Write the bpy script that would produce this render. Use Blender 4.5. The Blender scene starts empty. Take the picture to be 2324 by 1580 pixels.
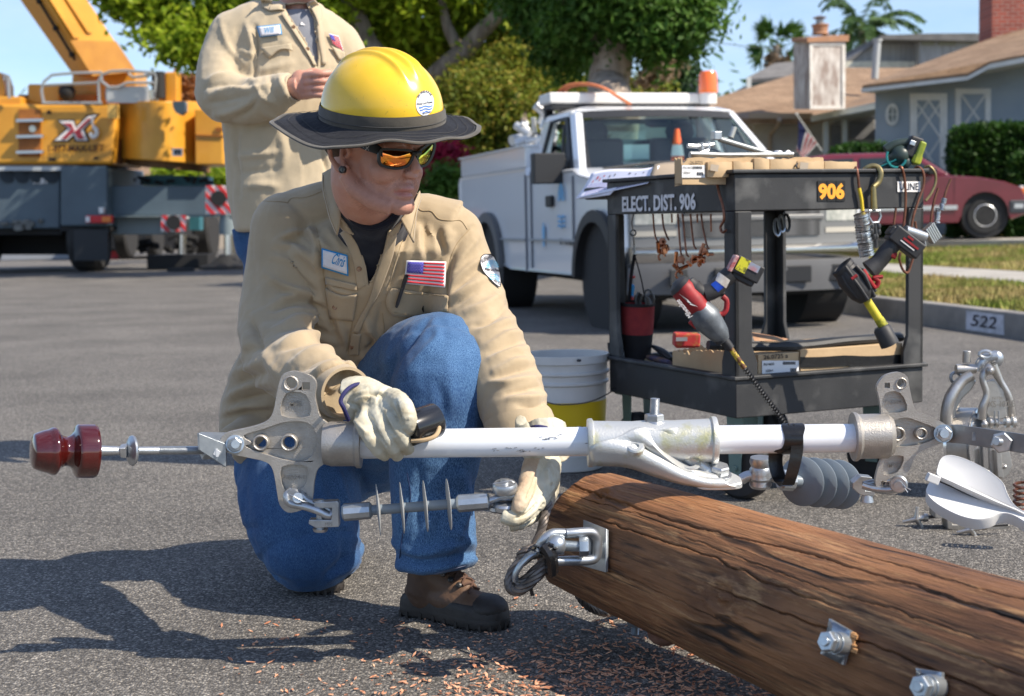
import bpy,bmesh,math,random
import numpy as np
from mathutils import Vector,Matrix,noise
from mathutils.bvhtree import BVHTree
R=math.radians
SC=bpy.context.scene
CAM_Z=0.87
PITCH,ROLL,FPX=R(5.08),R(1.2),3228.0
_fw=Vector((0,math.cos(PITCH),-math.sin(PITCH)))
_u0=Vector((0,math.sin(PITCH),math.cos(PITCH)))
_rt=Vector((1,0,0))*math.cos(ROLL)-_u0*math.sin(ROLL)
_up=Vector((1,0,0))*math.sin(ROLL)+_u0*math.cos(ROLL)
CAM=Vector((0,0,CAM_Z))
cd=bpy.data.cameras.new('camera');cam=bpy.data.objects.new('camera',cd)
SC.collection.objects.link(cam);SC.camera=cam
m=Matrix((_rt,_up,-_fw)).transposed().to_4x4();m.translation=CAM
cam.matrix_world=m
cd.sensor_width=36;cd.lens=50;cd.clip_start=0.1;cd.clip_end=2000
cd.dof.use_dof=True;cd.dof.focus_distance=3.05;cd.dof.aperture_fstop=5.6
SUN_EL,SUN_AZ=R(44),R(113)
w=bpy.data.worlds.new('World');SC.world=w;w.use_nodes=True
nt=w.node_tree;bg=nt.nodes['Background']
sky=nt.nodes.new('ShaderNodeTexSky');sky.sky_type='NISHITA';sky.sun_disc=False
sky.sun_elevation=SUN_EL;sky.sun_rotation=SUN_AZ;sky.air_density=1.0;sky.dust_density=0.2;sky.ozone_density=4.5
tc=nt.nodes.new('ShaderNodeTexCoord');mp=nt.nodes.new('ShaderNodeMapping');mp.inputs['Scale'].default_value=(1.2,1.2,4.0)
cn=nt.nodes.new('ShaderNodeTexNoise');cn.inputs['Scale'].default_value=3.0;cn.inputs['Detail'].default_value=9;cn.inputs['Roughness'].default_value=.55
cr=nt.nodes.new('ShaderNodeValToRGB');cr.color_ramp.elements[0].position=.36;cr.color_ramp.elements[1].position=.80
cm=nt.nodes.new('ShaderNodeMath');cm.operation='MULTIPLY';cm.inputs[1].default_value=.72
mx=nt.nodes.new('ShaderNodeMix');mx.data_type='RGBA';mx.inputs[7].default_value=(5.6,6.4,8.8,1)
nt.links.new(tc.outputs['Generated'],mp.inputs[0]);nt.links.new(mp.outputs[0],cn.inputs[0]);nt.links.new(cn.outputs[0],cr.inputs[0])
nt.links.new(cr.outputs[0],cm.inputs[0]);nt.links.new(cm.outputs[0],mx.inputs[0])
nt.links.new(sky.outputs[0],mx.inputs[6]);nt.links.new(mx.outputs[2],bg.inputs[0])
bg.inputs[1].default_value=0.112
sl=bpy.data.lights.new('sun','SUN');so=bpy.data.objects.new('sun',sl);SC.collection.objects.link(so)
sl.energy=4.95;sl.angle=R(0.55);sl.color=(1.0,.90,.76)
sdir=Vector((math.sin(SUN_AZ)*math.cos(SUN_EL),math.cos(SUN_AZ)*math.cos(SUN_EL),math.sin(SUN_EL)))
so.rotation_euler=sdir.to_track_quat('Z','Y').to_euler()
SC.view_settings.view_transform='Standard';SC.view_settings.look='None'
SC.view_settings.exposure=0.6;SC.view_settings.gamma=1.0
SC.cycles.max_bounces=8;SC.cycles.transparent_max_bounces=12
SC.cycles.use_denoising=True
K=0.56738
def pt(p,Y):
 px,py=p
 d=_rt*((px-1162)/FPX)+_up*((790-py)/FPX)+_fw
 return CAM+d*(Y/d.y)
def gp(p,z=0.0):
 px,py=p
 d=_rt*((px-1162)/FPX)+_up*((790-py)/FPX)+_fw
 return CAM+d*((z-CAM_Z)/d.z)
def pj(v):
 q=v-CAM;k=q.dot(_fw)
 return(1162+FPX*q.dot(_rt)/k,790-FPX*q.dot(_up)/k)
def vw(x0,y0,s):
 return lambda x,y:((x0+x*s)*K,(y0+y*s)*K)
z1=vw(0,0,.728);z2=vw(750,0,.7277);z3=vw(1750,0,.823);z4=vw(2700,0,.6328)
z5=vw(2250,600,.7278);z6=vw(0,1400,.8767);z7=vw(1300,1400,.8766);z8=vw(2000,1400,.9019)
za=vw(3300,700,.44296);zb=vw(1300,450,.37975);zc=vw(1150,900,.50645);zd=vw(3500,1350,.5379)
MATS={}
def M(name,c1,c2=None,sc=5,rough=.6,metal=0,bump=0,bsc=40,det=4,coat=0,spec=.5,pos=(.35,.65),stretch=(1,1,1),rv=0,sheen=0,trans=0,ior=1.45,emis=None):
 if name in MATS:return MATS[name]
 m=bpy.data.materials.new(name);m.use_nodes=True;MATS[name]=m
 t=m.node_tree;b=t.nodes['Principled BSDF'];L=t.links.new
 b.inputs['Roughness'].default_value=rough;b.inputs['Metallic'].default_value=metal
 b.inputs['Coat Weight'].default_value=coat;b.inputs['Coat Roughness'].default_value=.06
 b.inputs['Specular IOR Level'].default_value=spec;b.inputs['Sheen Weight'].default_value=sheen
 b.inputs['Transmission Weight'].default_value=trans;b.inputs['IOR'].default_value=ior
 if emis:b.inputs['Emission Color'].default_value=(*emis,1);b.inputs['Emission Strength'].default_value=1
 b.inputs['Base Color'].default_value=(*c1,1)
 tc=t.nodes.new('ShaderNodeTexCoord');mp=t.nodes.new('ShaderNodeMapping');mp.inputs['Scale'].default_value=stretch
 L(tc.outputs['Object'],mp.inputs[0])
 if c2 or rv:
  n=t.nodes.new('ShaderNodeTexNoise');n.inputs['Scale'].default_value=sc;n.inputs['Detail'].default_value=det
  n.inputs['Roughness'].default_value=.6
  L(mp.outputs[0],n.inputs[0])
  if c2:
   r=t.nodes.new('ShaderNodeValToRGB');r.color_ramp.elements[0].position,r.color_ramp.elements[1].position=pos
   r.color_ramp.elements[0].color=(*c1,1);r.color_ramp.elements[1].color=(*c2,1)
   L(n.outputs[0],r.inputs[0]);L(r.outputs[0],b.inputs['Base Color'])
  if rv:
   q=t.nodes.new('ShaderNodeMapRange');q.inputs[3].default_value=rough-rv;q.inputs[4].default_value=rough+rv
   L(n.outputs[0],q.inputs[0]);L(q.outputs[0],b.inputs['Roughness'])
 if bump:
  n2=t.nodes.new('ShaderNodeTexNoise');n2.inputs['Scale'].default_value=bsc;n2.inputs['Detail'].default_value=5
  bp=t.nodes.new('ShaderNodeBump');bp.inputs['Strength'].default_value=1;bp.inputs['Distance'].default_value=bump
  L(mp.outputs[0],n2.inputs[0]);L(n2.outputs[0],bp.inputs['Height']);L(bp.outputs[0],b.inputs['Normal'])
 return m
def nodes(m):return m.node_tree.nodes,m.node_tree.links.new,m.node_tree.nodes['Principled BSDF']
COL=SC.collection
def tag(o,label=None,cat=None,group=None,kind=None):
 if label:o['label']=label
 if cat:o['category']=cat
 if group:o['group']=group
 if kind:o['kind']=kind
 return o
def thing(name,label,cat,loc=(0,0,0),group=None,rot=None):
 o=bpy.data.objects.new(name,None);COL.objects.link(o);o.location=loc
 if rot:o.rotation_euler=rot
 o.empty_display_size=.1
 return tag(o,label,cat,group)
def copy_tree(o,parent=None):
 c=o.copy();COL.objects.link(c);c.parent=parent
 for ch in list(o.children):copy_tree(ch,c)
 return c
def _off(o):
 v=Vector((0,0,0))
 while o is not None:v+=o.location;o=o.parent
 return v
def frame_of(a,up=Vector((0,0,1))):
 a=Vector(a).normalized()
 if abs(a.dot(up))>.98:up=Vector((1,0,0))if abs(a.x)<.9 else Vector((0,1,0))
 x=up.cross(a).normalized();return x,a.cross(x),a
SPLIT=set('deck_housing window_surround pillar jack_rod pipework bumper_recess window porch_post wiper bumper door_seam crease jack_pad underframe panel_slot body_hole ladder_rung valve_block hydraulic_motor hitch rack outrigger_beam underbody lettering_gap spring_pin hole_boss top_boss guard bolt_mark rib seat carrier_body winch_frame latch wing cotter rubber_rib'.split())
class MB:
 def __init__(s,local=False):s.bm=bmesh.new();s.local=local;s.mi=0
 def _f(s,vs):
  try:
   f=s.bm.faces.new(vs);f.material_index=s.mi;f.smooth=True;return f
  except ValueError:return None
 def rings(s,rings,cap0=True,cap1=True,closed=False):
  vr=[[s.bm.verts.new(p)for p in r]for r in rings];n=len(vr[0])
  rng=range(len(vr))if closed else range(len(vr)-1)
  for i in rng:
   a,b=vr[i],vr[(i+1)%len(vr)]
   for k in range(n):s._f((a[k],a[(k+1)%n],b[(k+1)%n],b[k]))
  if not closed:
   if cap0:s._f(vr[0][::-1])
   if cap1:s._f(vr[-1])
  return s
 def cyl(s,p0,p1,r0,r1=None,seg=16,caps=True):
  p0,p1=Vector(p0),Vector(p1);x,y,a=frame_of(p1-p0);r1=r0 if r1 is None else r1
  c=[(math.cos(2*math.pi*k/seg),math.sin(2*math.pi*k/seg))for k in range(seg)]
  return s.rings([[p0+x*u*r0+y*v*r0 for u,v in c],[p1+x*u*r1+y*v*r1 for u,v in c]],caps,caps)
 def lathe(s,p0,axis,prof,seg=24,caps=True):
  p0=Vector(p0);x,y,a=frame_of(axis)
  c=[(math.cos(2*math.pi*k/seg),math.sin(2*math.pi*k/seg))for k in range(seg)]
  return s.rings([[p0+a*h+(x*u+y*v)*max(r,1e-5)for u,v in c]for h,r in prof],caps,caps)
 def tube(s,path,r,seg=8,closed=False,flat=1.0,up=None):
  P=[Vector(p)for p in path];n=len(P);rr=r if isinstance(r,(list,tuple))else[r]*n
  assert len(rr)==n,(len(rr),n)
  up=Vector(up)if up else Vector((.13,.21,.97));out=[];px=None
  for i in range(n):
   t=(P[(i+1)%n]-P[i-1])if closed else(P[min(i+1,n-1)]-P[max(i-1,0)])
   t.normalize()
   if px is None:x,y,_=frame_of(t,up)
   else:
    x=(px-t*px.dot(t)).normalized();y=t.cross(x)
   px=x
   out.append([P[i]+x*math.cos(2*math.pi*k/seg)*rr[i]+y*math.sin(2*math.pi*k/seg)*rr[i]*flat for k in range(seg)])
  return s.rings(out,closed=closed)
 def ball(s,c,r,seg=16,M3=None):
  c=Vector(c);r=Vector((r,r,r))if isinstance(r,(int,float))else Vector(r);out=[]
  for i in range(1,seg//2):
   a=math.pi*i/(seg//2)
   ring=[]
   for k in range(seg):
    v=Vector((math.sin(a)*math.cos(2*math.pi*k/seg)*r.x,math.sin(a)*math.sin(2*math.pi*k/seg)*r.y,math.cos(a)*r.z))
    ring.append(c+(M3@v if M3 else v))
   out.append(ring[::-1])
  return s.rings(out)
 def box(s,c,size,M3=None,taper=None):
  c=Vector(c);x,y,z=[q/2 for q in size]
  vs=[]
  for dz in(-1,1):
   tx,ty=(taper if(taper and dz>0)else(1,1))
   for dx,dy in((-1,-1),(1,-1),(1,1),(-1,1)):
    v=Vector((dx*x*tx,dy*y*ty,dz*z));vs.append(s.bm.verts.new(c+(M3@v if M3 else v)))
  for f in((3,2,1,0),(4,5,6,7),(0,1,5,4),(1,2,6,5),(2,3,7,6),(3,0,4,7)):s._f([vs[i]for i in f])
  return s
 def prism(s,poly,ext,holes=()):
  """poly: list of 3D points, ext: extrusion vector; holes: more loops"""
  ext=Vector(ext);loops=[[Vector(p)for p in poly]]+[[Vector(p)for p in h]for h in holes]
  if not holes:
   a=[s.bm.verts.new(p)for p in loops[0]];b=[s.bm.verts.new(p+ext)for p in loops[0]];n=len(a)
   s._f(a[::-1]);s._f(b)
   for k in range(n):s._f((a[k],a[(k+1)%n],b[(k+1)%n],b[k]))
   return s
  from mathutils.geometry import tessellate_polygon
  flat=[p for l in loops for p in l];tris=tessellate_polygon(loops)
  a=[s.bm.verts.new(p)for p in flat];b=[s.bm.verts.new(p+ext)for p in flat]
  for t in tris:s._f([a[i]for i in t]);s._f([b[i]for i in t[::-1]])
  o=0
  for l in loops:
   n=len(l)
   for k in range(n):s._f((a[o+k],a[o+(k+1)%n],b[o+(k+1)%n],b[o+k]))
   o+=n
  return s
 def face(s,pts):s._f([s.bm.verts.new(Vector(p))for p in pts]);return s
 def build(s,name,mat,parent=None,sharp=35,bevel=0,bseg=2,sub=0,label=None,smooth=True):
  bm=s.bm
  if name in SPLIT:
   left=set(bm.verts);isl=[]
   while left:
    st=[left.pop()];g=set(st)
    while st:
     for e in st.pop().link_edges:
      for v in e.verts:
       if v in left:left.discard(v);g.add(v);st.append(v)
    isl.append(g)
   if 1<len(isl)<=12:
    o=None
    for g in isl:
     m2=MB(s.local);vm={v:m2.bm.verts.new(v.co)for v in g}
     for f in bm.faces:
      if f.verts[0]in g:m2._f([vm[v]for v in f.verts])
     nm,SPLIT_=name,SPLIT.discard(name);o=m2.build(name,mat,parent,sharp,bevel,bseg,sub,label,smooth);SPLIT.add(nm)
    return o
  bmesh.ops.recalc_face_normals(bm,faces=bm.faces)
  for e in bm.edges:
   if len(e.link_faces)==2:
    try:
     if e.calc_face_angle()>R(sharp):e.smooth=False
    except ValueError:pass
  if not smooth:
   for f in bm.faces:f.smooth=False
  me=bpy.data.meshes.new(name);
  if parent is not None and not s.local:bmesh.ops.translate(bm,vec=-_off(parent),verts=bm.verts)
  bm.to_mesh(me);bm.free()
  for q in(mat if isinstance(mat,(list,tuple))else[mat]):me.materials.append(q)
  o=bpy.data.objects.new(name,me);COL.objects.link(o);o.parent=parent
  if bevel:
   b=o.modifiers.new('bevel','BEVEL');b.width=bevel;b.segments=bseg;b.limit_method='ANGLE';b.angle_limit=R(40);b.harden_normals=True
  if sub:
   u=o.modifiers.new('sub','SUBSURF');u.levels=sub;u.render_levels=sub
  if label:o['label']=label
  return o
def npmesh(name,V,F,mat,parent=None,smooth=False):
 me=bpy.data.meshes.new(name);V=np.asarray(V,dtype=np.float32)
 if parent is not None:V=V-np.array(_off(parent),dtype=np.float32)
 F=np.asarray(F,dtype=np.int32);n,k=F.shape
 me.vertices.add(len(V));me.vertices.foreach_set('co',V.ravel())
 me.loops.add(n*k);me.loops.foreach_set('vertex_index',F.ravel())
 me.polygons.add(n);me.polygons.foreach_set('loop_start',np.arange(0,n*k,k,dtype=np.int32))
 me.polygons.foreach_set('use_smooth',np.full(n,smooth));me.update(calc_edges=True)
 me.materials.append(mat)
 o=bpy.data.objects.new(name,me);COL.objects.link(o);o.parent=parent
 return o
def text(s,name,mat,parent,origin,xdir,ydir,h,w=None,depth=.0006,align='LEFT',bold=0,shear=0,conform=None,lift=.002):
 """lettering as a mesh; conform = a function that moves each point onto a curved surface"""
 c=bpy.data.curves.new(name,'FONT');c.body=s;c.size=1;c.align_x=align;c.offset=bold;c.shear=shear;c.extrude=0
 c.resolution_u=3
 o=bpy.data.objects.new(name,c);COL.objects.link(o)
 dg=bpy.context.evaluated_depsgraph_get();me=bpy.data.meshes.new_from_object(o.evaluated_get(dg))
 bpy.data.objects.remove(o);me.name=name
 co=np.array([v.co[:]for v in me.vertices]);mn,mxx=co.min(0),co.max(0)
 sy=h/max(mxx[1]-mn[1],1e-6);sx=sy if w is None else w/max(mxx[0]-mn[0],1e-6)
 x0={'LEFT':mn[0],'CENTER':(mn[0]+mxx[0])/2,'RIGHT':mxx[0]}[align]
 X,Yd=Vector(xdir).normalized(),Vector(ydir).normalized();N=X.cross(Yd);O=Vector(origin);off=_off(parent)
 for v in me.vertices:
  q=O+X*((v.co.x-x0)*sx)+Yd*((v.co.y-mn[1])*sy)+N*lift
  if conform:q=conform(q)
  v.co=q-off
 me.materials.clear();me.materials.append(mat)
 o=bpy.data.objects.new(name,me);COL.objects.link(o);o.parent=parent
 return o
def cr_path(pts,n=6):
 """Catmull-Rom through points"""
 P=[Vector(p)for p in pts];P=[2*P[0]-P[1]]+P+[2*P[-1]-P[-2]];out=[]
 for i in range(1,len(P)-2):
  for k in range(n):
   t=k/n;a,b,c,d=P[i-1:i+3]
   out.append(.5*((2*b)+(c-a)*t+(2*a-5*b+4*c-d)*t*t+(3*b-a-3*c+d)*t**3))
 out.append(P[-2]);return out
def fuzz(f,a=3,s=1):return(noise.fractal(Vector(f)*s,1.0,2.0,a))
# ================================================================ the setting
random.seed(7);rng=np.random.default_rng(5)
asph=M('asphalt',(.06,.06,.062),rough=.85)
n,L,b=nodes(asph)
tc=n.new('ShaderNodeTexCoord');v1=n.new('ShaderNodeTexVoronoi');v1.inputs['Scale'].default_value=165
v2=n.new('ShaderNodeTexVoronoi');v2.inputs['Scale'].default_value=420
nz=n.new('ShaderNodeTexNoise');nz.inputs['Scale'].default_value=1.1;nz.inputs['Detail'].default_value=6
for q in(v1,v2,nz):L(tc.outputs['Object'],q.inputs['Vector'])
sep=n.new('ShaderNodeSeparateColor');L(v1.outputs['Color'],sep.inputs[0])
r1=n.new('ShaderNodeValToRGB');e=r1.color_ramp.elements
e[0].position=.0;e[0].color=(.090,.083,.075,1);e[1].position=1;e[1].color=(.46,.42,.36,1)
for p_,c_ in((.45,(.150,.139,.125)),(.72,(.215,.20,.18)),(.93,(.33,.305,.27))):
 q=e.new(p_);q.color=(*c_,1)
L(sep.outputs[0],r1.inputs[0])
dk=n.new('ShaderNodeMapRange');dk.inputs[1].default_value=.25;dk.inputs[2].default_value=.62;dk.inputs[3].default_value=1.05;dk.inputs[4].default_value=.55
L(v1.outputs['Distance'],dk.inputs[0])
ml=n.new('ShaderNodeMix');ml.data_type='RGBA';ml.blend_type='MULTIPLY';ml.inputs[0].default_value=1
L(r1.outputs[0],ml.inputs[6]);L(dk.outputs[0],ml.inputs[7])
mr=n.new('ShaderNodeMapRange');mr.inputs[1].default_value=.3;mr.inputs[2].default_value=.7;mr.inputs[3].default_value=.78;mr.inputs[4].default_value=1.25
L(nz.outputs[0],mr.inputs[0]);m2=n.new('ShaderNodeMix');m2.data_type='RGBA';m2.blend_type='MULTIPLY';m2.inputs[0].default_value=1
L(ml.outputs[2],m2.inputs[6]);L(mr.outputs[0],m2.inputs[7]);L(m2.outputs[2],b.inputs['Base Color'])
bp=n.new('ShaderNodeBump');bp.inputs['Distance'].default_value=.004;bp.invert=True
ad=n.new('ShaderNodeMath');ad.operation='ADD';m3=n.new('ShaderNodeMath');m3.operation='MULTIPLY';m3.inputs[1].default_value=.35
L(v2.outputs['Distance'],m3.inputs[0]);L(v1.outputs['Distance'],ad.inputs[0]);L(m3.outputs[0],ad.inputs[1]);L(ad.outputs[0],bp.inputs['Height']);L(bp.outputs[0],b.inputs['Normal'])
def sheet(name,pts,mat,z=0,kind='structure'):
 o=MB().face([(x,y,z)for x,y in pts]).build(name,mat);return tag(o,kind=kind)
ground_m=M('dry_ground',(.16,.13,.07),(.10,.12,.04),sc=.6,rough=.95,bump=.02,bsc=20)
sheet('ground',[(-600,-60),(600,-60),(600,900),(-600,900)],ground_m,-.03)
sheet('road',[(-30,-25),(14,-25),(14,70),(-30,70)],asph,0)
ka=gp((2330,772));kb=gp((1890,707));kd=(kb-ka).normalized();kn=Vector((-kd.y,kd.x,0))*-1
if kn.x<0:kn=-kn
K0=ka-kd*14;K1=kb+kd*60
conc=M('concrete',(.42,.39,.34),(.30,.28,.25),sc=3,rough=.9,bump=.003,bsc=60,det=8)
curb_m=M('kerb_concrete',(.30,.28,.25),(.17,.16,.15),sc=2.2,rough=.9,bump=.004,bsc=50,det=8)
MB().prism([K0+kn*0,K0+kn*.04+Vector((0,0,.17)),K0+kn*.17+Vector((0,0,.17)),K0+kn*.17+Vector((0,0,-.02)),K0+Vector((0,0,-.02))],K1-K0).build('kerb',curb_m,bevel=.02)
bpy.data.objects['kerb']['kind']='structure'
grass_m=M('lawn_grass',(.20,.19,.045),(.30,.23,.10),sc=1.3,rough=.95,bump=.03,bsc=45,det=10,pos=(.4,.6),spec=.1)
def strip(name,d0,d1,h0,h1,mat,thick=.0):
 q=[K0+kn*d0+Vector((0,0,h0)),K1+kn*d0+Vector((0,0,h0)),K1+kn*d1+Vector((0,0,h1)),K0+kn*d1+Vector((0,0,h1))]
 return tag(MB().prism(q,(0,0,-.35)).build(name,mat),kind='structure')
strip('verge_lawn',.172,1.75,.16,.2,grass_m)
strip('sidewalk',1.75,2.95,.215,.225,conc)
strip('front_lawn',2.95,9.0,.23,.42,grass_m)
def blades(name,d0,d1,h0,h1,s0,s1,cnt):
 a=rng.random(cnt)**.8;t=rng.random(cnt);LEN=(K1-K0).length
 d=d0+(d1-d0)*t;along=s0+(s1-s0)*a
 base=np.array(K0)[None]+np.array(kd)[None]*along[:,None]+np.array(kn)[None]*d[:,None]
 base[:,2]=h0+(h1-h0)*t-.005
 ang=rng.random(cnt)*6.283;hh=.025+.05*rng.random(cnt);wd=.006+.006*rng.random(cnt)
 dx=np.stack([np.cos(ang)*wd,np.sin(ang)*wd,0*ang],1);ln=np.stack([rng.normal(0,.02,cnt),rng.normal(0,.02,cnt),hh],1)
 V=np.concatenate([base-dx,base+dx,base+ln],1).reshape(-1,3);F=np.arange(cnt*3).reshape(-1,3)
 o=npmesh(name,V,F,grass_blade);return tag(o,'short patchy green and straw coloured grass blades','grass',kind='stuff')
grass_blade=M('grass_blade',(.16,.22,.035),(.38,.30,.13),sc=1.3,rough=.8,det=10,pos=(.42,.6),spec=.1)
blades('verge_grass',.2,1.72,.16,.2,8,24,52000);blades('lawn_grass_blades',2.97,8.9,.23,.42,8,30,110000)
wp=M('number_paint',(.55,.56,.62),(.36,.37,.40),sc=9,rough=.8);kb_=M('number_black',(.05,.05,.06),rough=.8)
pn=thing('kerb_number','white painted patch with the number 522 on the kerb face','house number',gp((2240,760)))
fx=Vector((kd.x,kd.y,0));fu=(kn*.04+Vector((0,0,.17))).normalized()
def onk(px,h):
 best=min((K0+kd*(s*.02)for s in range(0,1500)),key=lambda q:abs(pj(q+fu*h)[0]-px));return best+fu*h-kn*.004
MB().prism([onk(2193,.012),onk(2279,.012),onk(2279,.15),onk(2193,.15)],kn*.002).build('patch',wp,pn)
text('522','number',kb_,pn,onk(2204,.045)-kn*.004,-fx,fu,.085,w=(onk(2262,.05)-onk(2204,.05)).length,bold=.01,lift=.001)
# ================================================================ foliage tools
def leafmat(name,c1,c2,c3=None,sc=1.2,tr=.35):
 m=M(name,c1,c2,sc=sc,rough=.55,det=8,pos=(.38,.62),spec=.25)
 n,L,b=nodes(m);o=n['Material Output'];t=n.new('ShaderNodeBsdfTranslucent');a=n.new('ShaderNodeMixShader');a.inputs[0].default_value=tr
 r=b.inputs['Base Color'].links[0].from_socket
 if c3:
  q=n.new('ShaderNodeTexNoise');q.inputs['Scale'].default_value=14;q.inputs['Detail'].default_value=3
  tcn=[x for x in n if x.type=='TEX_COORD'][0];L(tcn.outputs['Object'],q.inputs[0])
  rp=n.new('ShaderNodeValToRGB');rp.color_ramp.elements[0].position=.5;rp.color_ramp.elements[1].position=.68
  mm=n.new('ShaderNodeMix');mm.data_type='RGBA';mm.inputs[7].default_value=(*c3,1)
  L(q.outputs[0],rp.inputs[0]);L(rp.outputs[0],mm.inputs[0]);L(r,mm.inputs[6]);r=mm.outputs[2];L(r,b.inputs['Base Color'])
 L(r,t.inputs[0]);L(b.outputs[0],a.inputs[1]);L(t.outputs[0],a.inputs[2]);L(a.outputs[0],o.inputs[0])
 return m
def leaves(blobs,count,size,clump=.25,per=60,up=.5):
 """blobs: (centre, radius xyz); leaf-shaped quads gathered in clumps through the outer part of each blob"""
 w=np.array([b[1][0]*b[1][2]for b in blobs]);w=w/w.sum();nc=max(1,count//per)
 bi=rng.choice(len(blobs),nc,p=w);C=np.array([list(b[0])for b in blobs])[bi];Rr=np.array([list(b[1])for b in blobs])[bi]
 d=rng.normal(size=(nc,3));d/=np.linalg.norm(d,axis=1)[:,None];rad=.45+.55*rng.random(nc)**.5
 cc=C+d*Rr*rad[:,None];
 idx=rng.integers(0,nc,count);q=rng.normal(size=(count,3));p=cc[idx]+q*clump*np.array([1,1,.7])*(.5+rng.random(nc)[idx])[:,None]
 nrm=d[idx]*.6+rng.normal(size=(count,3))*.6+np.array([0,0,up]);nrm/=np.linalg.norm(nrm,axis=1)[:,None]
 a=rng.normal(size=(count,3));a-=(a*nrm).sum(1)[:,None]*nrm;a/=np.linalg.norm(a,axis=1)[:,None];bb=np.cross(nrm,a)
 s=size*(.55+.9*rng.random(count))[:,None]
 V=np.stack([p-a*s,p+bb*s*.42-a*s*.1,p+a*s,p-bb*s*.42-a*s*.1],1).reshape(-1,3)
 return V,np.arange(count*4).reshape(-1,4)
bark=M('bark',(.13,.10,.075),(.26,.21,.16),sc=9,rough=.95,bump=.03,bsc=14,det=10,stretch=(1,1,.25))
bark_grey=M('bark_grey',(.22,.17,.13),(.42,.34,.27),sc=7,rough=.95,bump=.05,bsc=11,det=10,stretch=(1,1,.2))
def tree(name,label,base,limbs,blobs,count,size,mat,clump=.3,group=None,bm_=bark,per=60,cat='tree'):
 t=thing(name,label,cat,base,group)
 mb=MB()
 for path,r0,r1 in limbs:
  q=cr_path(path,5);n=len(q);mb.tube([p+Vector((fuzz(p*2.1),fuzz(p*1.7+Vector((9,0,0))),0))*r0*.22 for p in q],[r0+(r1-r0)*k/(n-1)for k in range(n)],14)
 if limbs:mb.build('trunk',bm_,t)
 V,F=leaves(blobs,count,size,clump,per);npmesh('crown',V,F,mat,t);return t
def B(px,py,r,Y,ry=None,rz=None):
 s=Y/FPX;return(pt((px,py),Y),(r*s,(ry or r)*s,(rz or r)*s))
green1=leafmat('leaf_bright',(.14,.24,.012),(.33,.44,.025),(.46,.50,.05),tr=.5)
green2=leafmat('leaf_dark',(.03,.085,.012),(.08,.17,.022),(.15,.25,.05),tr=.4)
green3=leafmat('leaf_olive',(.07,.12,.014),(.25,.29,.03),(.40,.27,.05),sc=2.0,tr=.4)
green4=leafmat('leaf_hedge',(.012,.045,.006),(.035,.095,.012),(.06,.13,.02))
redleaf=leafmat('leaf_crimson',(.20,.008,.03),(.42,.02,.07))
dryleaf=leafmat('leaf_dry',(.28,.19,.11),(.45,.34,.24))
conif=leafmat('leaf_conifer',(.02,.05,.022),(.05,.10,.035))
tree('street_tree','bright green spreading tree with two dark forking limbs, behind the hard hat and the crane',gp((930,552)),[([gp((930,552)),pt((925,430),25),pt((905,260),25)],.42,.34),([pt((905,260),25),pt((870,160),25),pt((818,60),25),pt((770,-70),25)],.27,.14),([pt((915,270),25),pt((975,190),25),pt((1045,124),24.7),pt((1096,68),24.5),pt((1190,-20),24)],.26,.10),([pt((1045,124),24.7),pt((1010,40),24.8),pt((1000,-60),25)],.12,.05),([pt((850,120),25),pt((700,40),25.5),pt((560,60),26)],.12,.04)],[B(330,25,62,27),B(395,75,62,26,rz=50),B(460,40,90,27),B(480,110,55,26.5,rz=42),B(300,-30,60,27),B(560,90,60,27),B(640,60,80,27),B(720,60,80,26),B(860,120,50,26),B(900,50,50,25.5),B(960,20,70,25.5),B(1050,0,60,25),B(1150,10,70,25),B(1130,90,38,25.5,rz=30),B(980,110,40,26.5,rz=30),B(1180,70,50,26),B(1060,60,50,26.5,rz=35),B(1010,120,30,27,rz=25),B(880,100,60,26.5),B(940,110,55,27),B(1000,60,50,27),B(840,60,70,27),B(760,-20,80,25),B(900,-90,120,25),B(1100,-110,110,25),B(560,-80,140,27)],44000,.095,green1,.2)
tree('olive_shrub_tree','tall yellowish olive bush with brown tips between the hard hat and the pickup',gp((1180,545)),[([gp((1180,545)),pt((1180,400),23),pt((1190,250),23)],.12,.05),([pt((1180,400),23),pt((1100,260),23)],.07,.03)],[B(1160,170,70,24),B(1090,240,75,23.5),B(1180,270,85,23),B(1050,320,60,23),B(1260,250,70,23.5),B(1130,330,70,23),B(1220,350,80,23),B(1300,210,40,23.5),B(1050,200,45,24.5),B(1080,400,45,23),B(1160,110,40,25),B(1010,250,35,25),B(1310,300,50,23),B(1225,150,45,25),B(1060,130,40,26),B(1110,170,55,25),B(1000,310,40,24),B(1290,330,60,23),B(1230,200,60,24)],60000,.05,green3,.16)
tree('dark_street_tree','dark green broadleaf tree with thick grey furrowed trunk rising behind the pickup roof',gp((1392,590)),[([gp((1392,590)),pt((1393,330),19),pt((1388,190),19),pt((1384,90),19)],.31,.26),([pt((1384,120),19),pt((1300,20),19),pt((1230,-60),19)],.16,.06),([pt((1386,130),19),pt((1480,10),19),pt((1540,-60),19)],.18,.07)],[B(1230,20,60,20),B(1270,90,55,20,rz=42),B(1300,135,38,20.5,rz=36),B(1340,0,72,19.5),B(1445,5,76,18.5),B(1490,90,55,18.5,rz=38),B(1540,40,60,18.5),B(1580,20,38,18.5),B(1400,-80,160,19),B(1560,80,40,18.7,rz=28),B(1480,125,25,19,rz=16),B(1540,115,30,19,rz=20),B(1210,-60,90,20),B(1300,60,60,19)],50000,.06,green2,.15,bm_=bark_grey)
tree('dry_leaf_cluster','hanging cluster of dry tan leaves below the dark tree at its right',pt((1500,160),21),[([pt((1500,90),20),pt((1495,170),21)],.03,.02)],[B(1480,160,18,21,rz=30),B(1510,150,28,21,rz=18),B(1475,185,12,21)],1400,.06,dryleaf,.07,cat='foliage')
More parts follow.
